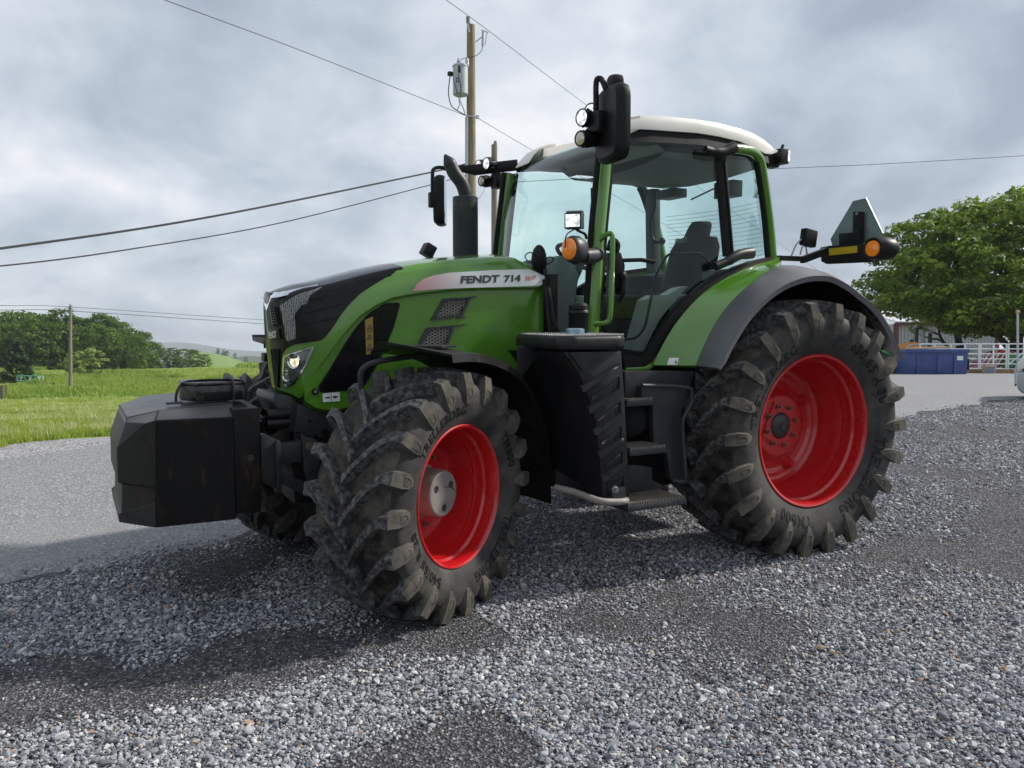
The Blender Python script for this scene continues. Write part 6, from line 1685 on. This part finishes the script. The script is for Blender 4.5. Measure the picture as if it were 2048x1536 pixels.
# the two broad trees at right, behind the gates
def crown_shape(rg, cx, cy, cz, rx, ry, rz_, n):
    g = rg.normal(size=(n, 3)); g /= np.linalg.norm(g, axis=1)[:, None]
    r = rg.uniform(0.62, 1.0, n)**0.6
    lump = 1+0.16*np.sin(g[:, 0]*5+1)*np.cos(g[:, 1]*4)+0.12*np.sin(g[:, 2]*7+g[:, 0]*3)
    return np.stack([cx+g[:, 0]*rx*r*lump, cy+g[:, 1]*ry*r*lump, cz+g[:, 2]*rz_*r*lump], 1)
def big_tree(u, d, H, cr, label, seed, n_cl, leaf, mt, lean=0.0, nleaf=60, trunk=0.45):
    rg = np.random.default_rng(seed); o = uw(u, d); t = empty('shade_tree', o)
    tag(t, label, 'tree', 'broad trees behind the gates')
    tb, tips = limb_tree(rg, H*0.45, trunk, 0.95, 5, 2, upb=0.4)
    tb.build('trunk', M['bark'], t, ang=60)
    cents, rads = [], []
    for (cx, cy, cz, rx, ry, rz_, n) in cr:
        cpt = crown_shape(rg, cx*XR.x+cy*XF.x, cx*XR.y+cy*XF.y, cz, rx, ry, rz_, n); cents.append(cpt); rads.append(rg.uniform(0.55, 1.15, n))
    cents, rads = np.concatenate(cents), np.concatenate(rads)
    v, f, ti = leaves(cents, rads, nleaf, leaf, rg, 0.5)
    link('crown', raw_mesh('crown', v, f, mt, attr={'tint': ti}), t)
    return t
big_tree(2028, 46, 9.0, [(0.5, 0, 6.2, 6.5, 6.5, 3.5, 170), (-4.3, -1, 5.0, 4.0, 4, 2.3, 85), (3, 0, 7.5, 5, 5, 2.5, 90), (-1.0, 1, 7.9, 4.0, 4, 1.8, 60), (-3.5, -2, 3.3, 3.2, 3, 1.1, 40), (-1.0, -2.5, 2.9, 5.0, 3, 1.0, 75)], 'large spreading shade tree with a thick forked trunk at the right edge', 5, 0, 0.17, LM['oak'], nleaf=85)
big_tree(1930, 50, 7.0, [(-1.0, 0, 5.2, 4.0, 4, 2.4, 80), (-3.4, 0, 4.6, 2.4, 2.6, 1.5, 45), (0.5, 0, 3.3, 3.0, 3, 1.2, 40)], 'smaller leafy tree left of the large shade tree, above the blue dumpster', 9, 0, 0.16, LM['oak'], nleaf=85, trunk=0.3)

# woodland edge across the field: each tree its own object
def wood_tree_meshes(seed, H, W, mt, n_cl=95, nl=26, leaf=0.42, conic=False):
    rg = np.random.default_rng(seed)
    c = []
    for i in range(n_cl):
        z = rg.uniform(0.04, 1.0); a = rg.uniform(0, 2*PI)
        w = (1.02-z)*0.95 if conic else math.sqrt(max(0.02, 1-(max(z, 0.25)-0.42)**2/0.36))*(0.75 if z < 0.2 else 1)
        r = W*w*rg.uniform(0.55, 1.0)*(1+0.18*math.sin(3*a+z*5+seed)); c.append((r*math.cos(a), r*math.sin(a), z*H))
    c = np.array(c); v, f, ti = leaves(c, np.full(len(c), 0.13*H if not conic else 0.09*H), nl, leaf, rg, 0.2, 0.7)
    cm_ = raw_mesh('crown', v, f, mt, attr={'tint': ti})
    tb, _ = limb_tree(rg, H*0.55, 0.035*H*0.5, 0.8, 3, 1); tm = tb.mesh('trunk', M['bark'])
    return cm_, tm
WT = [wood_tree_meshes(200+i, 15.0, 5.2, LM['wood']) for i in range(5)]
BT = [wood_tree_meshes(300+i, 6.0, 3.4, LM['shrub'], 60, 26, 0.28) for i in range(2)]
CT = wood_tree_meshes(400, 7.5, 3.2, LM['dark'], 110, 30, 0.30, True)
def plant(name, ms, u, d, s, label, cat, group=None, rz=None, wide=1.0):
    o = uw(u, d); t = empty(name, o, None, RNG.uniform(0, 6.28) if rz is None else rz); t.scale = (s*wide, s*wide, s)
    tag(t, label, cat, group)
    link('crown', ms[0], t); link('trunk', ms[1], t)
    return t
prof_u = [-160, 0, 40, 90, 130, 160, 200, 235, 255, 275, 292, 310, 335, 365, 388, 410]
prof_v = [610, 618, 612, 620, 612, 628, 622, 632, 640, 652, 664, 690, 696, 694, 697, 708]
rgw = random.Random(3); nwt = 0
base_v = lambda u: interp(u, [-160, 0, 80, 200, 300, 430], [738, 735, 738, 746, 740, 732])
for row, (dd_, st_) in enumerate(((168, 22), (186, 20))):
    u = -150+row*7
    while u < 296:
        hgt = (base_v(u)-interp(u, prof_u, prof_v))
        if row == 0: hgt *= 0.80
        if row == 1: hgt *= 0.94
        o = uw(u, dd_); zt0 = Wd(u, 705-0, dd_).z
        want = Wd(u, base_v(u)-hgt*rgw.uniform(0.93, 1.03), dd_).z-o.z
        plant('woodland_tree', WT[nwt % 5], u, dd_+rgw.uniform(-4, 4), max(0.3, want/15.6), 'leafy green tree in the dense wood beyond the field', 'tree', 'trees of the wood beyond the field', wide=rgw.uniform(0.85, 1.1))
        nwt += 1; u += st_*rgw.uniform(0.8, 1.2)
for u, d, vt, lab in ((304, 176, 682, 'first tree right of the dense wood, tallest of the thinning row'), (322, 178, 698, 'round tree second right of the dense wood'), (345, 180, 695, 'broad tree in the middle of the thinning row'), (366, 182, 697, 'tree left of the spindly one in the thinning row'), (388, 176, 698, 'airy tree near the right end of the thinning row'), (411, 176, 711, 'small reddish spindly tree at the right end of the row')):
    o = uw(u, d); want = Wd(u, vt, d).z-o.z
    plant('field_tree', WT[int(u) % 5], u, d, max(0.2, want/15.6), lab, 'tree', 'thinning row of trees right of the wood', wide=1.25)
plant('conifer', CT, 33, 118, 0.80, 'dark conifer standing at the left edge of the field', 'tree', wide=1.05)
plant('field_bush', BT[0], 182, 130, 0.72, 'rounded light green bush right of the lone power pole', 'bush', wide=1.05)
plant('field_bush', BT[1], 152, 132, 0.62, 'smaller light green bush directly behind the lone power pole', 'bush')

# fence posts, feeder ring and gate in the field
M['post'] = mat('old_fence_post', (0.10, 0.085, 0.07), rough=0.9, vary=0.3)
for u, v0, v1, d, lab in ((2, 776, 803, 66, 'at the left edge of the field'), (106, 774, 796, 84, 'left of the lone power pole'), (194, 770, 788, 88, 'first right of the lone power pole'), (271, 765, 782, 92, 'left of the box on the ballast block'), (342, 760, 773, 100, 'above the left end of the strapped box'), (404, 755, 768, 108, 'above the middle of the strapped box'), (466, 752, 765, 112, 'above the right end of the strapped box')):
    o = uw(u, d); h = (v1-v0)/FOC*d*1.25
    p = MB().tube([(0, 0, -0.2), (0, 0, h*0.6), (0.02, 0, h)], [0.15, 0.14, 0.13], 8).build('fence_post', M['post']); p.location = o
    tag(p, 'short wooden fence post in the weedy field '+lab, 'fence post', 'posts of the field fence')
M['ringgreen'] = mat('green_feeder_paint', (0.06, 0.22, 0.13), rough=0.5)
o = uw(59, 112); fr_ = empty('hay_feeder', o); tag(fr_, 'round green pipe hay feeder standing in the field beside the conifer', 'hay feeder')
for k, z in enumerate((0.1, 0.55, 1.25)):
    MB().tube([V(1.55*math.cos(a), 1.55*math.sin(a), z) for a in np.linspace(0, 2*PI, 28, endpoint=False)], 0.05, 6, closed=True).build('ring', M['ringgreen'], fr_)
for k in range(16):
    a = 2*PI*k/16; MB().tube([V(1.55*math.cos(a), 1.55*math.sin(a), 0.55), V(1.55*math.cos(a+0.15), 1.55*math.sin(a+0.15), 1.25)], 0.045, 5).build('slant_bar', M['ringgreen'] if k % 2 else M['galv'], fr_)
M['rust'] = mat('rusty_red_rail', (0.26, 0.06, 0.03), rough=0.8)
o = uw(3, 72); rg_ = empty('red_gate', o, None, HEAD); tag(rg_, 'rusty red field gate at the left edge of the photo', 'gate')
for z in (0.25, 0.5, 0.75, 1.0, 1.2): MB().box((-1.2, 0, z), (3.2, 0.05, 0.06)).build('rail', M['rust'], rg_)
for x in (-2.7, 0.35): MB().box((x, 0, 0.7), (0.07, 0.07, 1.25)).build('gate_upright', M['post'], rg_)

# ---- distant hills
def hill(name, pts, d, depth, m, seed, drop=30):
    """ridge whose crest follows (column, row) pairs at distance d"""
    rg = np.random.default_rng(seed); us = np.linspace(pts[0][0], pts[-1][0], 80); vs = np.interp(us, [p[0] for p in pts], [p[1] for p in pts])
    rows = []
    for k in np.linspace(-1, 1, 9):
        row = []
        for u, v in zip(us, vs):
            p = Wd(u, v, d+k*depth); cr_ = Wd(u, v, d).z
            hgt = cr_+drop
            row.append((p.x, p.y, -drop+hgt*(1-abs(k)**1.6)))
        rows.append(row)
    v = np.array(rows).reshape(-1, 3); n = len(us); a, b = np.meshgrid(np.arange(8), np.arange(n-1), indexing='ij')
    f = np.stack([a*n+b, a*n+b+1, (a+1)*n+b+1, (a+1)*n+b], -1).reshape(-1, 4)
    return tag(link(name, raw_mesh(name, v, f, m, smooth=True)), kind='structure')
M['farwood'] = mat('far_wooded_ridge', (0.035, 0.065, 0.03), rough=0.95, vary=0.4, vscale=0.02)
M['farfield'] = mat('far_hill_pasture', (0.14, 0.22, 0.05), rough=0.95, vary=0.15, vscale=0.01)
hill('pasture_hill', [(380, 703), (430, 706), (455, 712), (490, 724), (530, 736), (700, 745)], 600, 120, M['farfield'], 1, 40)
hill('wooded_ridge', [(300, 722), (440, 721), (470, 716), (490, 711.5), (520, 713), (545, 712), (640, 716), (900, 722)], 1300, 250, M['farwood'], 2, 50)
hill('mountain', [(100, 700), (240, 690), (300, 686), (350, 684), (385, 686), (420, 692), (470, 700), (560, 704), (700, 706)], 4200, 800, M['farwood'], 3, 60)
# trees along the pasture hill's crest
for i, (u, pos) in enumerate(((436, 'leftmost'), (447, 'second from left'), (454, 'middle'), (470, 'second from right'), (492, 'rightmost'))):
    o = Wd(u, interp(u, [380, 430, 455, 490, 530], [703, 706, 712, 724, 736])+1, 600)
    t = link('hill_tree', WT[i % 5][0]); t.location = o; t.scale = (0.28,)*3; tag(t, pos+' of the tiny dark trees on the crest of the far pasture hill', 'tree', 'trees on the far hill crest')

# ---- yard at right: dumpster, gates, shed, machinery
M['blue'] = mat('blue_dumpster_paint', (0.035, 0.065, 0.22), rough=0.5, vary=0.15, vscale=3, dirt=(0.10, 0.10, 0.12), dscale=3, damt=0.25, dth=0.6)
M['gatewhite'] = mat('white_gate_paint', (0.75, 0.78, 0.80), rough=0.4)
M['gategrey'] = mat('grey_gate_pipe', (0.36, 0.38, 0.40), rough=0.45, metal=0.3)
DD = 36.0
def at(u, v, d): return Wd(u, v, d)
o = uw(1856, DD); du = empty('dumpster', o, None, HEAD); tag(du, 'blue steel dumpster with lid ajar standing on the grey yard', 'dumpster')
wD = (1917-1797)/FOC*DD; hD = (746-701)/FOC*DD
b = MB(); b.prism([V(-wD/2+0.12, -0.75, 0.02), V(wD/2-0.02, -0.75, 0.02), V(wD/2, -0.80, hD), V(-wD/2, -0.80, hD)], (0, 1.6, 0)); b.build('dumpster_body', M['blue'], du, bevel=0.02)
MB().box((0, 0, hD+0.03), (wD+0.08, 1.72, 0.16)).build('rim_rail', M['blue'], du, bevel=0.02)
for x in (-0.82, 0.05, 0.75): MB().box((x*wD/2.6, -0.80, hD*0.45), (0.10, 0.06, hD*0.85)).build('stiffener', M['blue'], du, bevel=0.01)
M['tan'] = mat('tan_board', (0.42, 0.30, 0.19), rough=0.8)
MB().box((-0.25, -0.45, hD+0.16), (wD*0.62, 0.7, 0.07), Matrix.Rotation(-0.05, 3, 'Y')).build('tan_lid', M['tan'], du)
MB().box((wD/2+0.06, -0.5, hD*0.45), (0.12, 0.4, hD*0.5)).build('lift_pocket', M['black'], du)
MB().box((wD/2-0.35, -0.815, hD*0.72), (0.26, 0.012, 0.18)).build('notice', M['sticker'], du)
# gates: white tubular panels
DG = 38.0
def gate(u0, u1, d0, d1, m, label, nrail=6, vt0=None, h=1.35, bow=False, group='pipe gates along the yard edge'):
    a, b = uw(u0, d0), uw(u1, d1); g = empty('pipe_gate', a); tag(g, label, 'gate', group)
    L_ = b-a; z0, z1 = 0.20, h
    for i in range(nrail):
        z = z0+(z1-z0)*i/(nrail-1); MB().tube([V(0, 0, z), L_*0.5+V(0, 0, z), L_+V(0, 0, z)], 0.030, 8).build('rail', m, g)
    for t in (0.0, 1.0):
        MB().tube([L_*t+V(0, 0, z0-0.15), L_*t+V(0, 0, z1+0.02)], 0.036, 8).build('gate_upright', m, g)
    MB().box(L_*0.5+V(0, 0, (z0+z1)/2), (0.06, 0.04, z1-z0)).build('gate_brace', m, g)
    return g
gate(1840, 1900, DG+.4, DG+.2, M['gatewhite'], 'white pipe gate partly hidden behind the blue dumpster')
gate(1902, 1958, DG, DG-.2, M['gatewhite'], 'white pipe gate immediately right of the blue dumpster')
gate(1961, 2013, DG-.2, DG-.5, M['gatewhite'], 'white pipe gate in front of the red hay machine')
gate(2017, 2078, DG-.5, DG-1, M['gatewhite'], 'white pipe gate at the right edge before the green machine')
for u, lab in ((1843, 'behind the dumpster lid'), (1935, 'behind the gate right of the dumpster'), (1962, 'left of the red hay machine')):
    a = uw(u, DG+1.2); g = empty('hooped_panel', a, None, HEAD); tag(g, 'grey hooped livestock panel leaning '+lab, 'panel', 'hooped livestock panels')
    MB().tube(smooth_path([V(-0.75, 0, 0), V(-0.75, 0, 0.8), V(-0.72, 0, 1.15), V(-0.5, 0, 1.32), V(0, 0, 1.34), V(0.5, 0, 1.32), V(0.72, 0, 1.15), V(0.75, 0, 0.8), V(0.75, 0, 0)], 3), 0.035, 8).build('hoop', M['gategrey'], g)
    for z in (0.3, 0.55, 0.8, 1.05): MB().tube([V(-0.74, 0, z), V(0.74, 0, z)], 0.026, 6).build('rail', M['gategrey'], g)
tm = MB(); a, b = uw(1905, DG-0.4), uw(2060, DG-1.2); tm.bar(a+V(0, 0, 0.10)-a, b+V(0, 0, 0.10)-a, 0.22, 0.2); tmo = tm.build('timber_beam', mat('brown_timber', (0.24, 0.16, 0.09), rough=0.9, vary=0.3), None, bevel=0.01); tmo.location = a; tag(tmo, 'long brown timber lying along the foot of the white gates', 'timber')
a = uw(1978, DG-1.2); bk_ = empty('crate', a, None, HEAD); tag(bk_, 'small pale crate with a blue front standing before the gates', 'crate')
MB().box((0, 0, 0.20), (0.42, 0.36, 0.38)).build('crate_body', M['tan'], bk_, bevel=0.01); MB().box((-0.02, -0.183, 0.17), (0.36, 0.01, 0.28)).build('crate_panel', mat('blue_grey_panel', (0.16, 0.18, 0.30), rough=0.6), bk_)
# shed
M['shed'] = mat('grey_shed_cladding', (0.36, 0.38, 0.37), rough=0.5, metal=0.1); M['trim'] = mat('dark_red_trim', (0.10, 0.02, 0.02), rough=0.5); M['shedroof'] = mat('pale_roof_sheet', (0.62, 0.63, 0.65), rough=0.4)
DS = 62.0; a, b = uw(1791, DS), uw(1992, DS+2); sh = empty('shed', a); tag(sh, 'grey metal clad shed with dark red corner trim behind the trees', 'shed')
L_ = b-a; hS = Wd(1791, 648, DS).z-a.z; nrm = Vector((-L_.y, L_.x, 0)).normalized()
MB().prism([V(0, 0, -0.3), L_+V(0, 0, -0.3), L_+V(0, 0, hS), V(0, 0, hS)], nrm*12).build('wall', M['shed'], sh)
t_ = L_.normalized()
for i in range(int(L_.length/0.30)):
    r_ = MB().box((0, 0, 0), (0.07, 0.05, hS+0.2), Matrix.Rotation(math.atan2(t_.y, t_.x), 3, 'Z')).mesh('cladding_rib', M['shed']) if i == 0 else r_
    link('cladding_rib', r_, sh).location = t_*(0.2+i*0.30)-nrm*0.022+V(0, 0, hS/2-0.1)
for p in (V(0, 0, 0), L_): MB().box(p-nrm*0.03+V(0, 0, hS/2-0.1), (0.28, 0.28, hS+0.25)).build('corner_trim', M['trim'], sh)
MB().bar(V(0, 0, hS+0.02)-t_*0.2-nrm*0.2, L_+V(0, 0, hS+0.02)+t_*0.2-nrm*0.2, 0.2, 0.22).build('eave_trim', M['trim'], sh)
MB().prism([V(0, 0, hS+0.14)-t_*0.3-nrm*0.4, L_+V(0, 0, hS+0.14)+t_*0.3-nrm*0.4, L_+V(0, 0, hS+1.6)+t_*0.3+nrm*6, V(0, 0, hS+1.6)-t_*0.3+nrm*6], (0, 0, 0.06)).build('roof', M['shedroof'], sh)
# machinery glimpsed behind
M['mgreen'] = mat('machine_green', (0.03, 0.20, 0.035), rough=0.4); M['mred'] = mat('machine_red', (0.33, 0.02, 0.03), rough=0.45); M['morange'] = mat('machine_orange', (0.60, 0.24, 0.04), rough=0.5)
a = uw(1787, DD+0.5); g = empty('green_machine', a, None, HEAD); tag(g, 'bright green farm machine nose peeking between the rear tyre and the dumpster', 'farm machine')
MB().prism([V(-0.45, 0, 0.05), V(0.25, 0, 0.05), V(0.25, 0, 0.9), V(-0.1, 0, 1.15), V(-0.4, 0, 1.1)], (0, 0.7, 0)).build('machine_body', M['mgreen'], g, bevel=0.05)
MB().lathe([(0, 0.28), (0.2, 0.28)], V(0.2, -0.1, 0.28), (0, 1, 0), 18).build('tyre', M['lug'], g); MB().box((0.16, -0.02, 0.75), (0.16, 0.04, 0.3)).build('panel', M['seal'], g)
a = uw(1995, DG+2.5); g = empty('hay_machine', a, None, HEAD); tag(g, 'red hay machine with white guard bars parked behind the gates', 'farm machine')
MB().prism([V(-0.9, 0, 0.2), V(0.6, 0, 0.2), V(0.9, 0, 1.0), V(0.3, 0, 1.1), V(-0.5, 0, 0.7)], (0, 1.0, 0)).build('machine_body', M['mred'], g, bevel=0.04)
for k in range(6): MB().bar(V(-0.95+k*0.26, -0.08, 0.15), V(-0.45+k*0.26, -0.08, 0.95), 0.04, 0.05).build('guard_bar', M['gatewhite'], g)
MB().lathe([(0, 0.3), (0.2, 0.3)], V(0.5, -0.3, 0.3), (0, 1, 0), 18).build('tyre', M['lug'], g)
a = uw(2032, DG+2); g = empty('green_machine', a, None, HEAD); tag(g, 'dark green machine body behind the gate at the right edge', 'farm machine')
MB().prism([V(-0.5, 0, 0.2), V(0.8, 0, 0.2), V(0.8, 0, 0.85), V(-0.2, 0, 0.9)], (0, 0.9, 0)).build('machine_body', M['mgreen'], g, bevel=0.05); MB().tube([V(-0.5, -0.1, 0.3), V(0.6, -0.1, 1.2)], 0.035, 6).build('guard_bar', M['gatewhite'], g); MB().lathe([(0, 0.3), (0.2, 0.3)], V(0.3, -0.3, 0.3), (0, 1, 0), 18).build('tyre', M['lug'], g)
a = uw(1808, DG+4); g = empty('orange_implement', a, None, HEAD); tag(g, 'orange implement lying behind the left end of the dumpster', 'farm implement')
MB().prism([V(-0.7, 0, 0.6), V(0.9, 0, 0.6), V(0.9, 0, 1.35), V(0.6, 0, 1.5), V(-0.7, 0, 1.25)], (0, 0.6, 0)).build('implement_frame', M['morange'], g, bevel=0.03); MB().box((0, 0.3, 0.3), (0.9, 0.5, 0.6)).build('implement_base', M['seal'], g)
a = uw(1838, DG+6); g = empty('digger_attachment', a, None, HEAD); tag(g, 'group of upright dark hydraulic rams standing behind the dumpster', 'farm implement')
for k, (x, h) in enumerate(((-0.45, 1.7), (-0.18, 2.35), (0.15, 2.1), (0.55, 2.05), (0.5, 1.4))):
    q = MB().tube([V(x, 0, 0), V(x+0.04, 0, h)], 0.10, 10).build('ram', M['cast'] if k != 2 else M['gategrey'], g); MB().ball(V(x+0.04, 0, h), 0.12, 10).build('ram_eye', M['gategrey'], q)
MB().box((0, 0.1, 0.5), (1.5, 0.4, 0.5)).build('implement_base', M['morange'], g, bevel=0.03)
# pale vehicle cut by the right edge, marker rod
M['silver'] = mat('silver_grey_paint', (0.40, 0.43, 0.46), rough=0.3, metal=0.3, coat=0.5)
DV = 17.0; a = uw(2040, DV); g = empty('parked_vehicle', a, None, HEAD-0.557); tag(g, 'silver grey vehicle corner cut off by the right edge of the photo', 'vehicle')
def vz(v): return Wd(2040, v, DV).z-a.z
def vx(u): return (u-2040)/FOC*DV
b = MB(); b.prism([V(vx(2036), 0, vz(747)), V(vx(2035.5), 0, vz(765)), V(vx(2037), 0, vz(778)), V(vx(2046), 0, vz(787)), V(1.6, 0, vz(789)), V(1.6, 0, vz(744)), V(vx(2042), 0, vz(744))], (0, 1.8, 0)); b.build('bumper', M['silver'], g, bevel=0.04, seg=3)
b = MB(); b.prism([V(vx(2036), 0.06, vz(742)), V(vx(2037), 0.06, vz(727)), V(vx(2045), 0.06, vz(713)), V(1.6, 0.06, vz(705)), V(1.6, 0.06, vz(743))], (0, 1.7, 0)); b.build('body', M['white'], g, bevel=0.04, seg=3)
MB().tube([V(vx(2035), -0.03, vz(730)), V(vx(2032.5), -0.03, vz(742)), V(vx(2033.5), -0.03, vz(769))], 0.016, 6).build('hanging_strap', M['galv'], g); MB().box((vx(2034), -0.03, vz(770)), (0.03, 0.03, 0.05)).build('strap_hook', M['black'], g)
for x in (0.75,): MB().lathe([(0, 0.36), (0.22, 0.36)], V(x, 0.12, 0.34), (0, 1, 0), 24).build('wheel', M['lug'], g)
MB().box((vx(2047), -0.006, vz(739)), (0.06, 0.03, 0.04)).build('marker', M['seal'], g)
a = uw(2037, 24); rod = empty('marker_rod', a); tag(rod, 'slim grey rod with a rounded orange tip standing by the right edge', 'rod')
tpp = Wd(2035.5, 624, 24)-a; MB().tube([V(0, 0, -0.05), tpp], 0.030, 8).build('rod_shaft', M['galv'], rod); MB().ball(tpp, 0.06, 10).build('rod_tip', mat('faded_orange', (0.5, 0.28, 0.16), rough=0.5), rod)

# ------------------------------------------------------------------ morning haze
hm_ = bpy.data.materials.new('pale_haze'); hm_.use_nodes = True; nt = hm_.node_tree; nt.nodes.clear()
ho = nt.nodes.new('ShaderNodeOutputMaterial'); hv = nt.nodes.new('ShaderNodeVolumePrincipled')
hv.inputs['Color'].default_value = (0.86, 0.92, 1.0, 1); hv.inputs['Density'].default_value = 0.00022; hv.inputs['Anisotropy'].default_value = 0.2
nt.links.new(hv.outputs[0], ho.inputs['Volume'])
hz_ = MB().box((0, 0, 10), (15000, 15000, 150)).build('haze', hm_); tag(hz_, kind='stuff')
